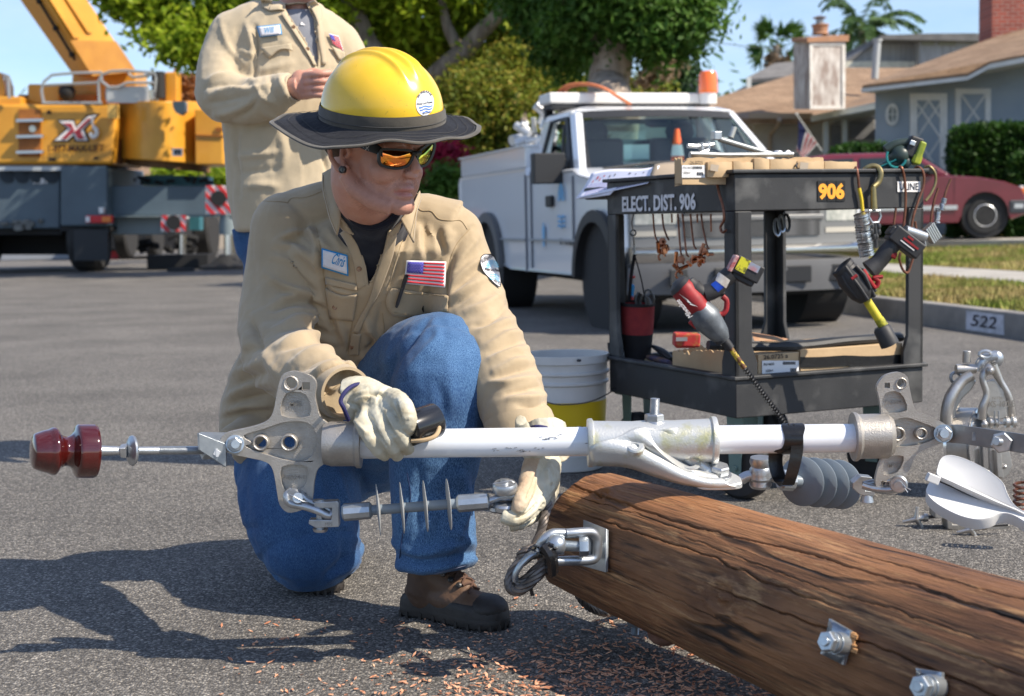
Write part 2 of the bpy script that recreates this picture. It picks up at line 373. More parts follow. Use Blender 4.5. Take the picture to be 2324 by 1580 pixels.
tree('conifer_tree','dark blue green conifer at the right edge of the dark tree',pt((1525,470),34),[([pt((1520,470),34),pt((1520,150),34)],.2,.05)],[B(1530,160,32,34,rz=14),B(1510,190,45,34,rz=16),B(1520,225,30,34),B(1500,130,25,34,rz=20)],4500,.11,conif,.14)
tree('green_shrub','bright green shrub beside the dark trunk, above the pickup cab',pt((1460,480),24),[],[B(1470,215,45,24,rz=40),B(1330,210,20,24)],4000,.06,green3,.12,cat='shrub')
tree('crimson_shrub','crimson leaved shrub behind the sunglasses, left of the pickup bed',gp((1000,560)),[([gp((1000,560)),pt((1005,430),21)],.05,.02)],[B(985,345,40,21,rz=16),B(1020,352,30,21,rz=10),B(985,400,35,21,rz=30)],5000,.05,redleaf,.09,cat='shrub')
tree('dark_shrub','dark green low shrub under the crimson leaves',gp((1010,575)),[([gp((1010,575)),pt((1010,440),20)],.04,.02)],[B(1010,420,30,20,rz=40),B(980,450,30,20)],3500,.05,green2,.09,cat='shrub')
for nm,lb,px in(('boundary_shrub','green shrub seen under the crane turntable, left of the red striped board',395),('boundary_shrub','green shrub beside the beige wall behind the standing man',505)):
 tree(nm,lb,pt((px,540),50),[],[B(px,400,40,50,rz=22),B(px+20,425,26,50,rz=40)],3000,.12,green1,.2,cat='shrub',group='shrubs beyond the crane')
def hedge(name,label,a,b,depth,h,mat,cnt,size):
 a,b=Vector(a),Vector(b);a.z=b.z=min(a.z,b.z);d=(b-a);L_=d.length;d.normalize();nn=Vector((-d.y,d.x,0));t=thing(name,label,'hedge',(a+b)/2)
 mb=MB(local=False);c=(a+b)/2+nn*depth/2+Vector((0,0,h/2));M3=Matrix((d,nn,Vector((0,0,1)))).transposed()
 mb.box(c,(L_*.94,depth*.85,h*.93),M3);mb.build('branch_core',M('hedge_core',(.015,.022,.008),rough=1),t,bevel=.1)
 u=rng.random((cnt,3));f=rng.integers(0,5,cnt);
 u[f==0,2]=1;u[f==1,1]=0;u[f==2,0]=0;u[f==3,0]=1;u[f==4,1]=0
 rnd=1-.10*(np.abs(u[:,0]-.5)*2)**8
 p=np.array(a)[None]+np.array(d)[None]*(L_*((u[:,:1]-.5)*rnd[:,None]+.5))+np.array(nn)[None]*(depth*u[:,1:2])+np.array([0,0,1])[None]*(h*u[:,2:3]*rnd[:,None])
 p+=rng.normal(size=(cnt,3))*.035;nrm=rng.normal(size=(cnt,3));a_=rng.normal(size=(cnt,3));a_/=np.linalg.norm(a_,axis=1)[:,None];b_=np.cross(a_,nrm);b_/=np.linalg.norm(b_,axis=1)[:,None]
 s=size*(.5+rng.random(cnt))[:,None]
 V=np.stack([p-a_*s,p+b_*s*.5,p+a_*s,p-b_*s*.5],1).reshape(-1,3)
 npmesh('foliage',V,np.arange(cnt*4).reshape(-1,4),mat,t);return t
def lift(p,Y,z):q=pt(p,Y);q.z=z;return q
hedge('clipped_hedge','tall clipped dark green box hedge before the blue grey house',lift((2149,500),24.5,.4),lift((2500,500),24.0,.4),.9,1.92,green4,24000,.04)
hedge('clipped_hedge','lower clipped green hedge at the right edge, nearer the street',lift((2284,500),23.7,.35),lift((2460,500),23.4,.35),.4,1.42,green4,9000,.04)
hedge('clipped_hedge','low dark green hedge below the round window, behind the red car',lift((1900,500),25.4,.35),lift((2036,500),25.4,.35),.9,1.72,green4,6000,.045)
def palm(name,label,c,Y,nf,ln,droop,lw,mat,seed,fan=False,skirt=None):
 r=random.Random(seed);base=pt(c,Y);g=Vector(base);g.z=0;t=thing(name,label,'palm tree',g)
 MB().tube([g,(g+base)/2+Vector((.1,0,0)),base],[.22,.18,.16],12).build('trunk',bark_grey,t)
 V=[];F=[]
 def leafq(p,d,L_,w_):
  side=d.cross(Vector((r.gauss(0,1),r.gauss(0,1),r.gauss(0,1)))).normalized()*w_;k=len(V)
  V.extend([p,p+d*L_*.4+side,p+d*L_,p+d*L_*.4-side]);F.append((k,k+1,k+2,k+3))
 for i in range(nf):
  az=2*math.pi*i/nf+r.uniform(-.2,.2);el=r.uniform(-.35,1.25)if not fan else r.uniform(-.9,1.3)
  d=Vector((math.cos(az)*math.cos(el),math.sin(az)*math.cos(el),math.sin(el)));L0=ln*r.uniform(.8,1.1)
  if fan:
   tip=base+d*L0*.55
   for k in range(16):
    a2=d+Vector((r.gauss(0,.5),r.gauss(0,.5),r.gauss(0,.5)));a2.normalize();leafq(tip,a2,L0*.5,lw)
   leafq(base,d,L0*.6,.03)
  else:
   p=Vector(base);st=22
   for k in range(st):
    d2=(d+Vector((0,0,-droop*(k/st)**1.5))).normalized();q=p+d2*L0/st
    sd=d2.cross(Vector((0,0,1))).normalized()
    if k>2:
     for s_ in(-1,1):
      for e_ in(0,.5):leafq(p+(q-p)*e_,(sd*s_+d2*.5+Vector((0,0,-.55+r.gauss(0,.25)))).normalized(),L0*.2*(1.1-k/st*.6),lw)
    leafq(p,d2,(q-p).length*1.3,.025);p=q
 npmesh('crown',V,F,mat,t)
 if skirt:
  Vs,Fs=leaves([(base+Vector((0,0,-skirt)),(skirt*.45,skirt*.45,skirt*.8))],500,.2,.15,20,0);npmesh('dead_fronds',Vs,Fs,dryleaf,t)
palmg=leafmat('leaf_palm',(.05,.10,.03),(.11,.18,.06),tr=.2);palmd=leafmat('leaf_fan_palm',(.04,.10,.02),(.10,.18,.03),tr=.2)
palm('feather_palm','large palm with drooping feathery fronds above the grey rooftop',z4(1185,190),60,22,2.9,1.5,.05,palmg,3)
palm('fan_palm','small fan palm with dead tan fronds, left of the white chimney',z4(640,285),70,22,1.6,0,.08,palmd,5,True,1.1)
# ================================================================ houses
shingle=M('roof_shingle',(.26,.165,.10),(.36,.24,.15),sc=2.5,rough=.95,bump=.01,bsc=30,det=10)
n,L,b=nodes(shingle)
wv=n.new('ShaderNodeTexBrick');wv.inputs['Scale'].default_value=1;wv.inputs['Brick Width'].default_value=.33;wv.inputs['Row Height'].default_value=.055;wv.inputs['Mortar Size'].default_value=.006
wv.inputs['Color1'].default_value=(1,1,1,1);wv.inputs['Color2'].default_value=(.78,.78,.78,1);wv.inputs['Mortar'].default_value=(.55,.55,.55,1)
mpp=n.new('ShaderNodeMapping');mpp.inputs['Rotation'].default_value=(R(90),0,0);tcc=[x for x in n if x.type=='TEX_COORD'][0];L(tcc.outputs['Object'],mpp.inputs[0]);L(mpp.outputs[0],wv.inputs[0])
mq=n.new('ShaderNodeMix');mq.data_type='RGBA';mq.blend_type='MULTIPLY';mq.inputs[0].default_value=1;L(b.inputs['Base Color'].links[0].from_socket,mq.inputs[6]);L(wv.outputs[0],mq.inputs[7]);L(mq.outputs[2],b.inputs['Base Color'])
bluewall=M('blue_grey_stucco',(.27,.325,.37),(.31,.36,.40),sc=2,rough=.9,bump=.004,bsc=90)
white=M('white_trim',(.74,.74,.70),(.62,.62,.58),sc=4,rough=.6)
dirtywhite=M('weathered_white_wood',(.62,.58,.53),(.30,.235,.20),sc=5,rough=.85,det=12,pos=(.38,.62),stretch=(1.6,1.6,.5),bump=.004)
whitewall=M('white_stucco',(.56,.54,.50),(.44,.42,.39),sc=1.5,rough=.9)
greyboard=M('grey_boards',(.27,.26,.25),(.38,.37,.36),sc=3,rough=.9,stretch=(6,6,.3),bump=.01,bsc=3)
glassd=M('window_glass',(.20,.24,.24),(.30,.33,.31),sc=1.5,rough=.08,spec=.8)
curtain=M('door_curtain',(.40,.42,.36),(.32,.34,.30),sc=2,rough=.5)
brickm=M('red_brick',(.30,.075,.05),rough=.9)
n,L,b=nodes(brickm);bk=n.new('ShaderNodeTexBrick');bk.inputs['Scale'].default_value=1;bk.inputs['Brick Width'].default_value=.21;bk.inputs['Row Height'].default_value=.075;bk.inputs['Mortar Size'].default_value=.009
bk.inputs['Color1'].default_value=(.36,.085,.055,1);bk.inputs['Color2'].default_value=(.24,.06,.042,1);bk.inputs['Mortar'].default_value=(.30,.20,.17,1)
mpp=n.new('ShaderNodeMapping');mpp.inputs['Rotation'].default_value=(R(90),0,0);tcc=n.new('ShaderNodeTexCoord');L(tcc.outputs['Object'],mpp.inputs[0]);L(mpp.outputs[0],bk.inputs[0]);L(bk.outputs[0],b.inputs['Base Color'])
def S(zf,pts,ext):return[pt(zf(x,y),Y)for x,y,Y in pts],Vector(ext)
def slab(mb,zf,pts,ext):a,e=S(zf,pts,ext);mb.prism(a,e);return mb
_a0,_a1=pt(z4(1265,900),27.8),pt(z4(2206,900),26.0)
def YA(x):
 d=pt(z4(x,900),1)-CAM;e_=_a1-_a0;k=(_a0.x*e_.y-_a0.y*e_.x)/(d.x*e_.y-d.y*e_.x);return d.y*k
def A(x,y,o=0):return(x,y,YA(x)+o)
ha=thing('blue_house','blue grey house with brown shingle roof, round window and lattice door','house',lift(z4(1750,1337),27,.3))
mb=MB();slab(mb,z4,[A(1265,560),A(2700,330),A(2700,1480),A(1265,1480)],(2.6,7,0));mb.build('wall',bluewall,ha)
rf=slab(MB(),z4,[A(1185,545,-.7),(1850,462,24.4),(2000,392,24.6),(2900,215,24.0),(2900,-40,30),(2206,165,30),(1250,540,29)],(0,0,.001))
rf=MB();P_=[A(1185,540,-.7),(1850,462,YA(1850)-.7),(1990,388,YA(1990)-.7),(2900,205,YA(2900)-.7),(2900,-90,30.2),(2206,165,30.2)]
rf.prism([pt(z4(x,y),Y)for x,y,Y in P_],(0,.02,-.10));ro=rf.build('roof',shingle,ha)
mb=MB()
for a_,b_,t_ in((A(1180,560,-.73),A(1850,482,-.73),24),(A(1850,482,-.73),A(1995,405,-.73),24),(A(1995,405,-.73),A(2900,225,-.73),30)):
 slab(mb,z4,[a_,b_,(b_[0],b_[1]+t_,b_[2]),(a_[0],a_[1]+t_,a_[2])],(0,.04,0))
mb.build('fascia',white,ha)
mb=MB();slab(mb,z4,[A(1185,585,-.68),A(1850,500,-.68),A(2000,430,-.68),A(2900,262,-.68),A(2900,300,.02),A(1265,590,.02)],(0,0,.012));mb.build('soffit',white,ha)
ch=MB();c0=pt(z4(2130,90),28.6);ch.box((c0.x+.1,29.0,c0.z-.4),(.98,.8,3.2));ch.box((c0.x+.1,29.0,c0.z+1.05),(1.06,.88,.12));ch.build('chimney',brickm,ro)
UPZ=Vector((0,0,1));wd=MB();cw=pt(z4(1372,725),YA(1372)-.02);
wdr=(_a1-_a0).normalized();wdr=Vector((wdr.x,wdr.y,0)).normalized();cw+=Vector((0,-.03,0));wr=[cw+wdr*(math.cos(a)*.125)+UPZ*(math.sin(a)*.21)for a in[k*math.pi/12 for k in range(24)]];wi=[cw+wdr*(math.cos(a)*.085)+UPZ*(math.sin(a)*.155)for a in[k*math.pi/12 for k in range(24)]]
wd.prism(wr,(0,.05,0),[wi]);wf=wd.build('round_window',white,ha)
MB().prism([p+Vector((0,.03,0))for p in wi],(0,.01,0)).build('pane',glassd,wf)
MB().box(cw+Vector((0,-.015,0)),(.02,.03,.31)).box(cw+Vector((0,-.018,0)),(.17,.03,.02)).build('muntin',white,wf)
def framed(name,x0,y0,x1,y1,fw,inner,parent,o=-.03,bars=None):
 p=lambda x,y,q=0:pt(z4(x,y),YA(x)+o+q);mb=MB()
 mb.prism([p(x0,y0),p(x1,y0),p(x1,y1),p(x0,y1)],(0,.06,0),[[p(x0+fw,y0+fw),p(x1-fw,y0+fw),p(x1-fw,y1-fw),p(x0+fw,y1-fw)]])
 f=mb.build(name,white,parent)
 MB().prism([p(x0+fw,y0+fw,.05),p(x1-fw,y0+fw,.05),p(x1-fw,y1-fw,.05),p(x0+fw,y1-fw,.05)],(0,.01,0)).build('pane',inner,f)
 if bars:
  mb=MB()
  for(xa,ya,xb,yb)in bars:mb.tube([p(xa,ya,.03),p(xb,yb,.03)],.022,4)
  mb.build('lattice',white,f)
 return f
X0,X1=1530,1715
framed('lattice_door',1488,590,1722,1180,44,curtain,ha,bars=[(1530,650,1680,870),(1680,650,1530,870),(1680,870,1530,1100),(1530,870,1680,1100),(1605,634,1680,745),(1605,634,1530,745)])
framed('lattice_window',1775,560,1998,850,34,glassd,ha,bars=[(1810,595,1965,815),(1965,595,1810,815)])
hb=thing('white_house','white house with brown hipped roof and a tall weathered white chimney','house',lift(z4(800,1337),32,.3))
mb=MB();slab(mb,z4,[(500,735,32.5),(1330,735,32.5),(1330,1450,32.5),(500,1450,32.5)],(0,6,0));
slab(mb,z4,[(-400,760,33),(520,760,33),(520,1450,33),(-400,1450,33)],(0,6,0));mb.build('wall',whitewall,hb)
rb=MB();rb.prism([pt(z4(x,y),Y)for x,y,Y in[(-100,745,31.6),(870,752,31.6),(1330,636,30.8),(1600,430,36.5),(1080,428,36.5),(745,470,36),(450,560,34.5),(120,655,33.5)]],(0,.03,-.12));rbo=rb.build('roof',shingle,hb,smooth=False)
mb=MB();slab(mb,z4,[(470,715,31.5),(870,715,31.5),(870,750,31.5),(470,750,31.5)],(0,.05,0));mb.build('gutter',M('tan_gutter',(.36,.27,.18),rough=.7),hb)
mb=MB();slab(mb,z4,[(862,730,31.4),(1265,648,30.7),(1265,690,30.7),(862,768,31.4)],(0,.05,0));slab(mb,z4,[(862,768,31.35),(1265,690,30.65),(1265,730,32.5),(862,790,32.5)],(0,0,.02));mb.build('fascia',M('pale_fascia',(.62,.63,.56),rough=.7),hb)
mb=MB();
for x in(955,1075):slab(mb,z4,[(x-14,760,31.5),(x+14,755,31.5),(x+14,1250,31.5),(x-14,1250,31.5)],(0,.12,0))
mb.build('porch_post',M('pale_post',(.55,.56,.50),rough=.7),hb)
mb=MB();slab(mb,z4,[(985,790,32.4),(1060,790,32.4),(1060,985,32.4),(985,985,32.4)],(0,.05,0));slab(mb,z4,[(1100,770,32.4),(1260,770,32.4),(1260,880,32.4),(1100,880,32.4)],(0,.05,0));mb.build('window',M('shaded_window',(.16,.16,.17),(.24,.24,.24),sc=2,rough=.3),hb)
MB().tube([pt(z4(660,755),31.4),pt(z4(655,790),31.6),pt(z4(605,850),32.3),pt(z4(600,990),32.35),pt(z4(600,1240),32.35)],.05,8).build('downspout',M('tan_downspout',(.34,.26,.19),rough=.6),hb)
mb=MB();q=lambda x,y,Y:pt(z4(x,y),Y)
yf,yl=30.4,31.3
yr=yf+.42
mb.prism([q(852,262,yf),q(1078,262,yr),q(1072,690,yr),q(856,690,yf)],q(748,276,yl)-q(852,262,yf));chm=mb.build('chimney',dirtywhite,rbo)
mb=MB()
for(xa,ya,xb,yb)in((852,262,870,690),(1056,262,1078,690)):w_=lambda x:yf+(x-852)/226*.42-.03;mb.prism([q(xa,ya,w_(xa)),q(xb,ya,w_(xb)),q(xb-2,yb,w_(xb)),q(xa+3,yb,w_(xa))],(0,.028,0))
mb.prism([q(870,262,yf),q(1056,262,yr-.07),q(1056,288,yr-.07),q(870,288,yf)],(0,.028,0));mb.prism([q(870,668,yf),q(1054,668,yr-.07),q(1054,690,yr-.07),q(870,690,yf)],(0,.028,0))
mb.build('chimney_trim',M('old_white_trim',(.74,.71,.66),(.58,.54,.48),sc=5,rough=.8),rbo)
mb=MB();mb.prism([q(838,240,yf-.1),q(1102,222,yr-.05),q(1098,262,yr-.05),q(838,268,yf-.1)],(q(735,262,yl)-q(838,262,yf-.1)));mb.build('chimney_cap',M('terracotta',(.42,.22,.12),(.32,.17,.10),sc=5,rough=.85),rbo)
cp=q(918,218,31);mb=MB();mb.lathe(cp,(0,0,1),[(0,.19),(.04,.16),(.15,.165),(.18,.19),(.21,.185)],18);mb.build('chimney_pot',MATS['terracotta'],rbo)
mb=MB();cp2=q(915,150,31);mb.cyl(cp2+Vector((0,0,-.02)),cp2+Vector((0,0,.10)),.085,seg=14);mb.lathe(cp2+Vector((0,0,.11)),(0,0,1),[(0,.14),(.02,.15),(.06,.04)],14);mb.build('chimney_cowl',M('dull_metal',(.35,.33,.32),rough=.45,metal=.8),rbo)
mb=MB();a_=q(1262,500,33.5);b_=q(1280,262,33.5);mb.cyl(a_,b_,.085,seg=12);mb.cyl(b_,b_+Vector((0,0,.05)),.11,seg=12);mb.build('vent_pipe',M('vent_grey',(.42,.43,.42),rough=.6),rbo)
hc=thing('grey_board_house','weathered grey board house with flat dark roof behind the white house','house',lift(z4(1500,1337),42,.3))
mb=MB();g=41
slab(mb,z4,[(1095,385,g),(1310,245,g),(1545,245,g),(1545,420,g),(1095,420,g)],(0,4,0));slab(mb,z4,[(1545,262,g-.6),(2060,262,g-.6),(2060,520,g-.6),(1545,520,g-.6)],(0,4,0))
slab(mb,z4,[(900,460,g+1),(2060,460,g+1),(2060,1300,g+1),(900,1300,g+1)],(0,6,0));mb.build('wall',greyboard,hc)
mb=MB();slab(mb,z4,[(1300,222,g-.9),(1600,212,g-.9),(1900,210,g-.9),(2060,238,g-.9),(2060,262,g-.9),(1300,248,g-.9)],(0,5,0));slab(mb,z4,[(1085,385,g-.1),(1308,232,g-.1),(1316,248,g-.1),(1100,395,g-.1)],(0,4,0));mb.build('roof',M('dark_roof',(.13,.125,.12),(.19,.18,.17),sc=3,rough=.95),hc)
mb=MB();slab(mb,z4,[(1080,388,g-.25),(1532,388,g-.25),(1532,428,g-.25),(1080,428,g-.25)],(0,.2,0));mb.build('fascia',M('cream_fascia',(.66,.62,.50),(.45,.42,.34),sc=6,rough=.8),hc)
for(xa,xb)in((1560,1640),(1668,1775)):slab(MB(),z4,[(xa,266,g-.66),(xb,266,g-.66),(xb,286,g-.66),(xa,286,g-.66)],(0,.05,0)).build('window',M('amber_window',(.22,.20,.12),rough=.3),hc)
hd=thing('dark_roof_house','low house with dark roof and teal eave, left of the white chimney','house',lift(z4(600,1337),46,.3))
mb=MB();slab(mb,z4,[(455,490,45),(630,400,46),(760,388,46),(900,388,46),(900,470,44),(480,500,44)],(0,.02,-.12));mb.build('roof',MATS['dark_roof'],hd)
mb=MB();slab(mb,z4,[(470,500,44.1),(900,470,44.1),(900,520,44.1),(470,550,44.1)],(0,.1,0));mb.build('eave',M('teal_paint',(.05,.13,.14),rough=.7),hd)
mb=MB();slab(mb,z4,[(480,520,45),(900,500,45),(900,1330,45),(480,1330,45)],(0,4,0));mb.build('wall',greyboard,hd)
mb=MB();slab(mb,z4,[(455,490,44),(482,490,44),(482,560,44),(455,560,44)],(0,.15,0));mb.build('post',white,hd)
hs=thing('grey_shed','plain grey box building behind the amber beacon','building',lift(z4(180,1337),55,.1))
mb=MB();slab(mb,z4,[(-10,510,55),(272,505,55),(272,1330,55),(-10,1330,55)],(0,5,0));mb.build('wall',M('grey_siding',(.24,.25,.23),(.28,.29,.27),sc=2,rough=.9),hs)
mb=MB();slab(mb,z4,[(-14,500,54.8),(276,494,54.8),(276,508,54.8),(-14,512,54.8)],(0,5.4,0));mb.build('roof',MATS['dark_roof'],hs)
hw=thing('beige_house','pale beige house wall seen far behind the standing man','house',pt((500,540),60))
mb=MB();mb.box((pt((500,500),60).x-2,62,1.4),(26,4,3.2));mb.build('wall',M('beige_stucco',(.50,.42,.33),rough=.9),hw)
mb=MB();c0=pt((500,500),60).x-2;mb.prism([(c0-14,59.4,2.95),(c0+14,59.4,2.95),(c0+10,62,4.2),(c0-10,62,4.2)],(0,.02,-.12));mb.build('roof',shingle,hw)
hw2=thing('tan_house','tan house wall far behind the pickup bed, below the olive bush','house',pt((1000,540),45))
mb=MB();c0=pt((1010,500),45).x;mb.box((c0,47,1.3),(9,4,2.8));mb.build('wall',M('tan_stucco',(.38,.33,.22),rough=.9),hw2);MB().box((c0,46.9,2.78),(9.6,4.8,.15)).build('roof',MATS['dark_roof'],hw2)
V,F=leaves([(Vector((x,95+8*math.sin(x),4)),(7,5,5.5))for x in range(-90,130,5)],42000,.4,1.6,60);tag(npmesh('far_trees',V,F,green2),'far mass of green street trees behind the houses','trees',kind='stuff')
wr_=MB().tube([pt(z4(-700,200),40),pt(z4(60,245),44),pt(z4(500,300),48),pt(z4(1100,335),54)],.012,4);tag(wr_.build('utility_wire',M('black_wire',(.03,.03,.03),rough=.6)),'thin dark utility wire crossing the sky left of the chimney','wire')
dv=[lift(z4(900,1490),24,.43),lift(z4(2900,1490),20.5,.43),lift(z4(2900,1400),24,.43),lift(z4(900,1400),28,.43)]
tag(MB().prism(dv,(0,0,-.3)).build('driveway',conc),kind='structure')
fl=thing('small_flag','small American flag hanging on a slanted white pole by the white house','flag',pt(z4(930,960),29))
MB().cyl(pt(z4(770,725),29),pt(z4(935,965),29.1),.012,seg=8).build('pole',white,fl);MB().ball(pt(z4(768,722),29),.03,8).build('finial',white,fl)
fr_,fb_,fw_=M('flag_red',(.33,.02,.03),rough=.8),M('flag_blue',(.008,.014,.07),rough=.8),M('flag_white',(.50,.49,.49),rough=.8)
fa,fbb,fc,fd=[(775,750),(880,880),(800,985),(765,985)],None,None,None
def fq(u,v):
 x=778+120*u+(-10-95*u)*v*.9+6*math.sin(9*u+3*v);y=762+150*u+(175-60*u)*v
 return pt(z4(x,y),29.05+.03*math.sin(7*u+5*v))
mb=MB()
for i in range(13):
 for j in range(12):
  u0,u1,v0,v1=i/13,(i+1)/13,j/12,(j+1)/12
  mb.mi=2 if(u0<.40 and v1<.99)else(i%2)
  mb.face([fq(u0,v0),fq(u1,v0),fq(u1,v1),fq(u0,v1)])
fo=mb.build('cloth',[fw_,fr_,fb_],fl);sd_=fo.modifiers.new('s','SOLIDIFY');sd_.thickness=.006
# ================================================================ the mobile crane, 30 m down the road
cy=M('crane_yellow',(.70,.34,.035),(.60,.27,.025),sc=1.3,rough=.42,det=8,coat=.2);co_=M('crane_orange_dark',(.34,.12,.02),(.22,.075,.015),sc=2,rough=.6)
cg=M('carrier_grey_blue',(.095,.135,.165),(.075,.105,.13),sc=1,rough=.5,det=8);cgl=M('carrier_light_grey',(.24,.29,.31),(.20,.25,.27),sc=2,rough=.55)
blk=M('dull_black',(.018,.018,.019),rough=.75);rub=M('tyre_rubber',(.022,.022,.023),(.035,.034,.033),sc=12,rough=.85,bump=.002)
alu=M('bright_metal',(.62,.63,.64),rough=.3,metal=1);sil=M('silver_paint',(.60,.61,.60),rough=.4,metal=.4)
redp=M('sign_red',(.60,.03,.035),rough=.5);whp=M('sign_white',(.78,.76,.74),rough=.5)
cr=thing('mobile_crane','yellow mobile crane on a grey blue carrier with its boom raised, parked across the road','crane',gp(z1(400,1460)))
def C(mb,pts,Y,dep):mb.prism([pt(z1(x,y),Y if len(q_)==2 else q_[2])for q_ in pts for x,y in[q_[:2]]],(0,dep,0));return mb
def R4(x0,y0,x1,y1):return[(x0,y0),(x1,y0),(x1,y1),(x0,y1)]
bf=[pt(z1(395,410),30.9),pt(z1(520,420),29.9),pt(z1(748,395),30.7),pt(z1(640,380),31.6)]
ax=pt(z1(-20,-170),29.8)-pt(z1(395,410),30.9)
b2=[pt(z1(-15,-170),29.9),pt(z1(150,-170),28.9),pt(z1(370,-170),29.7),pt(z1(260,-170),30.6)]
mb=MB();vs=[p for p in bf];mb.rings([bf,b2]);mb.build('boom',cy,cr,bevel=.06)
b1=lambda u,v,o=0:(bf[1]+(bf[2]-bf[1])*u)*(1-v)+(b2[1]+(b2[2]-b2[1])*u)*v+Vector((0,-.04-o,0))
mb=MB();mb.prism([b1(.10,.36),b1(.22,.36),b1(.22,1),b1(.10,1)],(0,-.03,0));mb.prism([b1(.5,.40),b1(.60,.40),b1(.60,1),b1(.5,1)],(0,-.03,0));mb.build('boom_rib',cy,cr)
mb=MB();mb.prism([b1(-.02,.0),b1(1.02,0),b1(1.02,.30),b1(-.02,.34)],(0,-.05,0));mb.build('boom_collar',M('crane_ochre',(.48,.22,.03),(.40,.17,.025),sc=2,rough=.5),cr)
mb=MB();mb.tube([b1(-.35,.2,-.6),b1(-.35,.95,-.6)],.03,6)
for v in(.25,.5,.75,.9):mb.ball(b1(-.35,v,-.6),.07,8)
mb.build('hose_line',blk,cr)
mb=MB();C(mb,[(-260,570),(598,570),(642,640),(622,905),(-260,905)],29.6,2.4);mb.build('engine_housing',cy,cr,bevel=.08)
mb=MB();C(mb,R4(102,600,222,862),29.55,.08);rec=mb.build('ladder_recess',co_,cr)
mb=MB()
for y in(662,750,836):mb.box(pt(z1(166,y),29.48),(1.05*.5*1.05,.10,.055))
mb.build('ladder_rung',alu,rec);MB().cyl(pt(z1(178,708),29.54),pt(z1(178,708),29.46),.07,seg=14).build('socket',cgl,rec)
mb=MB();
for(x,y,a,b_)in((285,875,18,8),(525,868,12,6),(268,617,10,10)):C(mb,R4(x-a,y-b_,x+a,y+b_),29.57,.05)
mb.build('panel_slot',blk,cr)
def arc_face(x0,x1,y0,y1,yb0,yb1,n=14,Y=29.4,dep=1.5):
 top,bot=[],[]
 for k in range(n+1):
  u=k/n;bul=math.sin(math.pi*min(1,u*.9+.05))*.9
  top.append(pt(z1(x0+(x1-x0)*u,y0+(y1-y0)*u),Y+.9-bul));bot.append(pt(z1(x0+14+(x1-x0-14)*u,yb0+(yb1-yb0)*u),Y+.9-bul))
 mb=MB();back=[p+Vector((0,dep,0))for p in(top[-1],top[0])];backb=[p+Vector((0,dep,0))for p in(bot[-1],bot[0])]
 mb.rings([bot+backb,top+back]);return mb
arc_face(650,1078,556,556,872,900).build('counterweight',cy,cr,bevel=.03)
arc_face(690,1075,872,900,905,938,Y=29.6).build('counterweight_base',M('dirty_orange',(.20,.10,.03),(.10,.06,.03),sc=2,rough=.8),cr)
mb=MB();C(mb,[(1068,600),(1225,596),(1225,905),(1072,905)],29.7,1.5);mb.build('side_panel',cy,cr,bevel=.03)
mb=MB();C(mb,[(1075,738),(1225,744),(1225,752),(1075,746)],29.66,.1);C(mb,[(1185,700),(1220,700),(1220,722),(1185,722)],29.66,.1);mb.build('panel_seam',co_,cr)
mb=MB();C(mb,[(948,556),(1012,556),(1012,610),(990,632),(965,618),(950,590)],28.9,.3);mb.build('lamp_housing',cgl,cr)
mb=MB();C(mb,R4(945,815,1002,858),28.45,.04);dc=mb.build('decal',whp,cr);mb=MB();C(mb,R4(958,822,972,850),28.43,.02);C(mb,R4(978,822,990,850),28.43,.02);mb.build('decal_print',blk,dc)
mb=MB();C(mb,R4(590,572,640,650),29.3,.2);mb.build('hinge_block',M('crane_pale',(.80,.48,.12),rough=.5),cr);
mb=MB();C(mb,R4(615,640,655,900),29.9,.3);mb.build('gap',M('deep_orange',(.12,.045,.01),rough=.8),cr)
mb=MB();C(mb,R4(150,462,325,572),30.3,.9);C(mb,[(395,400),(740,380),(760,570),(390,570)],30.9,1.0);C(mb,[(905,395),(972,395),(975,580),(905,570)],30.2,.4);C(mb,[(-60,530),(120,530),(120,580),(-60,580)],29.8,1);C(mb,[(-60,380),(0,400),(24,470),(24,575),(-60,575)],30,.6);mb.build('deck_housing',cy,cr,bevel=.04)
mb=MB();C(mb,R4(870,400,1130,600),31,.6);C(mb,R4(100,520,520,575),30.6,.8);mb.build('winch_frame',co_,cr)
mb=MB();r_=random.Random(2)
for k in range(26):x,y=r_.uniform(960,1110),r_.uniform(400,570);mb.cyl(pt(z1(x,y),30.9),pt(z1(x+r_.uniform(-40,40),y+r_.uniform(-50,50)),30.7),r_.uniform(.02,.07),seg=8)
mb.build('winch_part',M('rust_brown',(.13,.05,.02),(.22,.10,.04),sc=4,rough=.8),cr)
mb=MB();mb.ball(pt(z1(368,505),30.0),(.18,.15,.2),12);mb.cyl(pt(z1(868,395),30),pt(z1(872,540),30),.14,seg=12);mb.build('hydraulic_motor',blk,cr)
mb=MB();C(mb,R4(578,492,830,548),29.7,.7);rad=mb.build('radiator',cgl,cr);mb=MB()
for k in range(26):mb.box(pt(z1(590+k*9,520),29.66),(.03,.05,.34))
mb.build('grille',sil,rad)
mb=MB();Yh=29.5
def rail(pts,r=.03):mb.tube([pt(z1(x,y),Yh)for x,y in pts],r,6)
rail([(240,568),(228,500),(240,450),(285,412),(400,402),(560,398)]);rail([(228,470),(540,455)]);rail([(546,568),(540,450),(560,410),(610,392),(690,388),(850,400),(856,430),(845,548)])
rail([(556,420),(560,450),(600,480),(650,478),(700,455),(850,455)]);rail([(705,405),(730,425),(780,420),(850,405)]);rail([(24,440),(30,420),(45,425),(52,540)])
rail([(232,568),(560,568)],.035);mb.build('hand_rail',M('rail_grey',(.42,.43,.42),rough=.4,metal=.5),cr)
le=thing
def E(mb,pts,Y=29.54,d=.02):C(mb,pts,Y,d)
mb=MB();E(mb,[(313,658),(408,656),(420,690),(478,630),(552,622),(470,712),(492,780),(412,780),(400,752),(378,780),(282,780),(362,706)],29.575);em=mb.build('emblem',blk,cr)
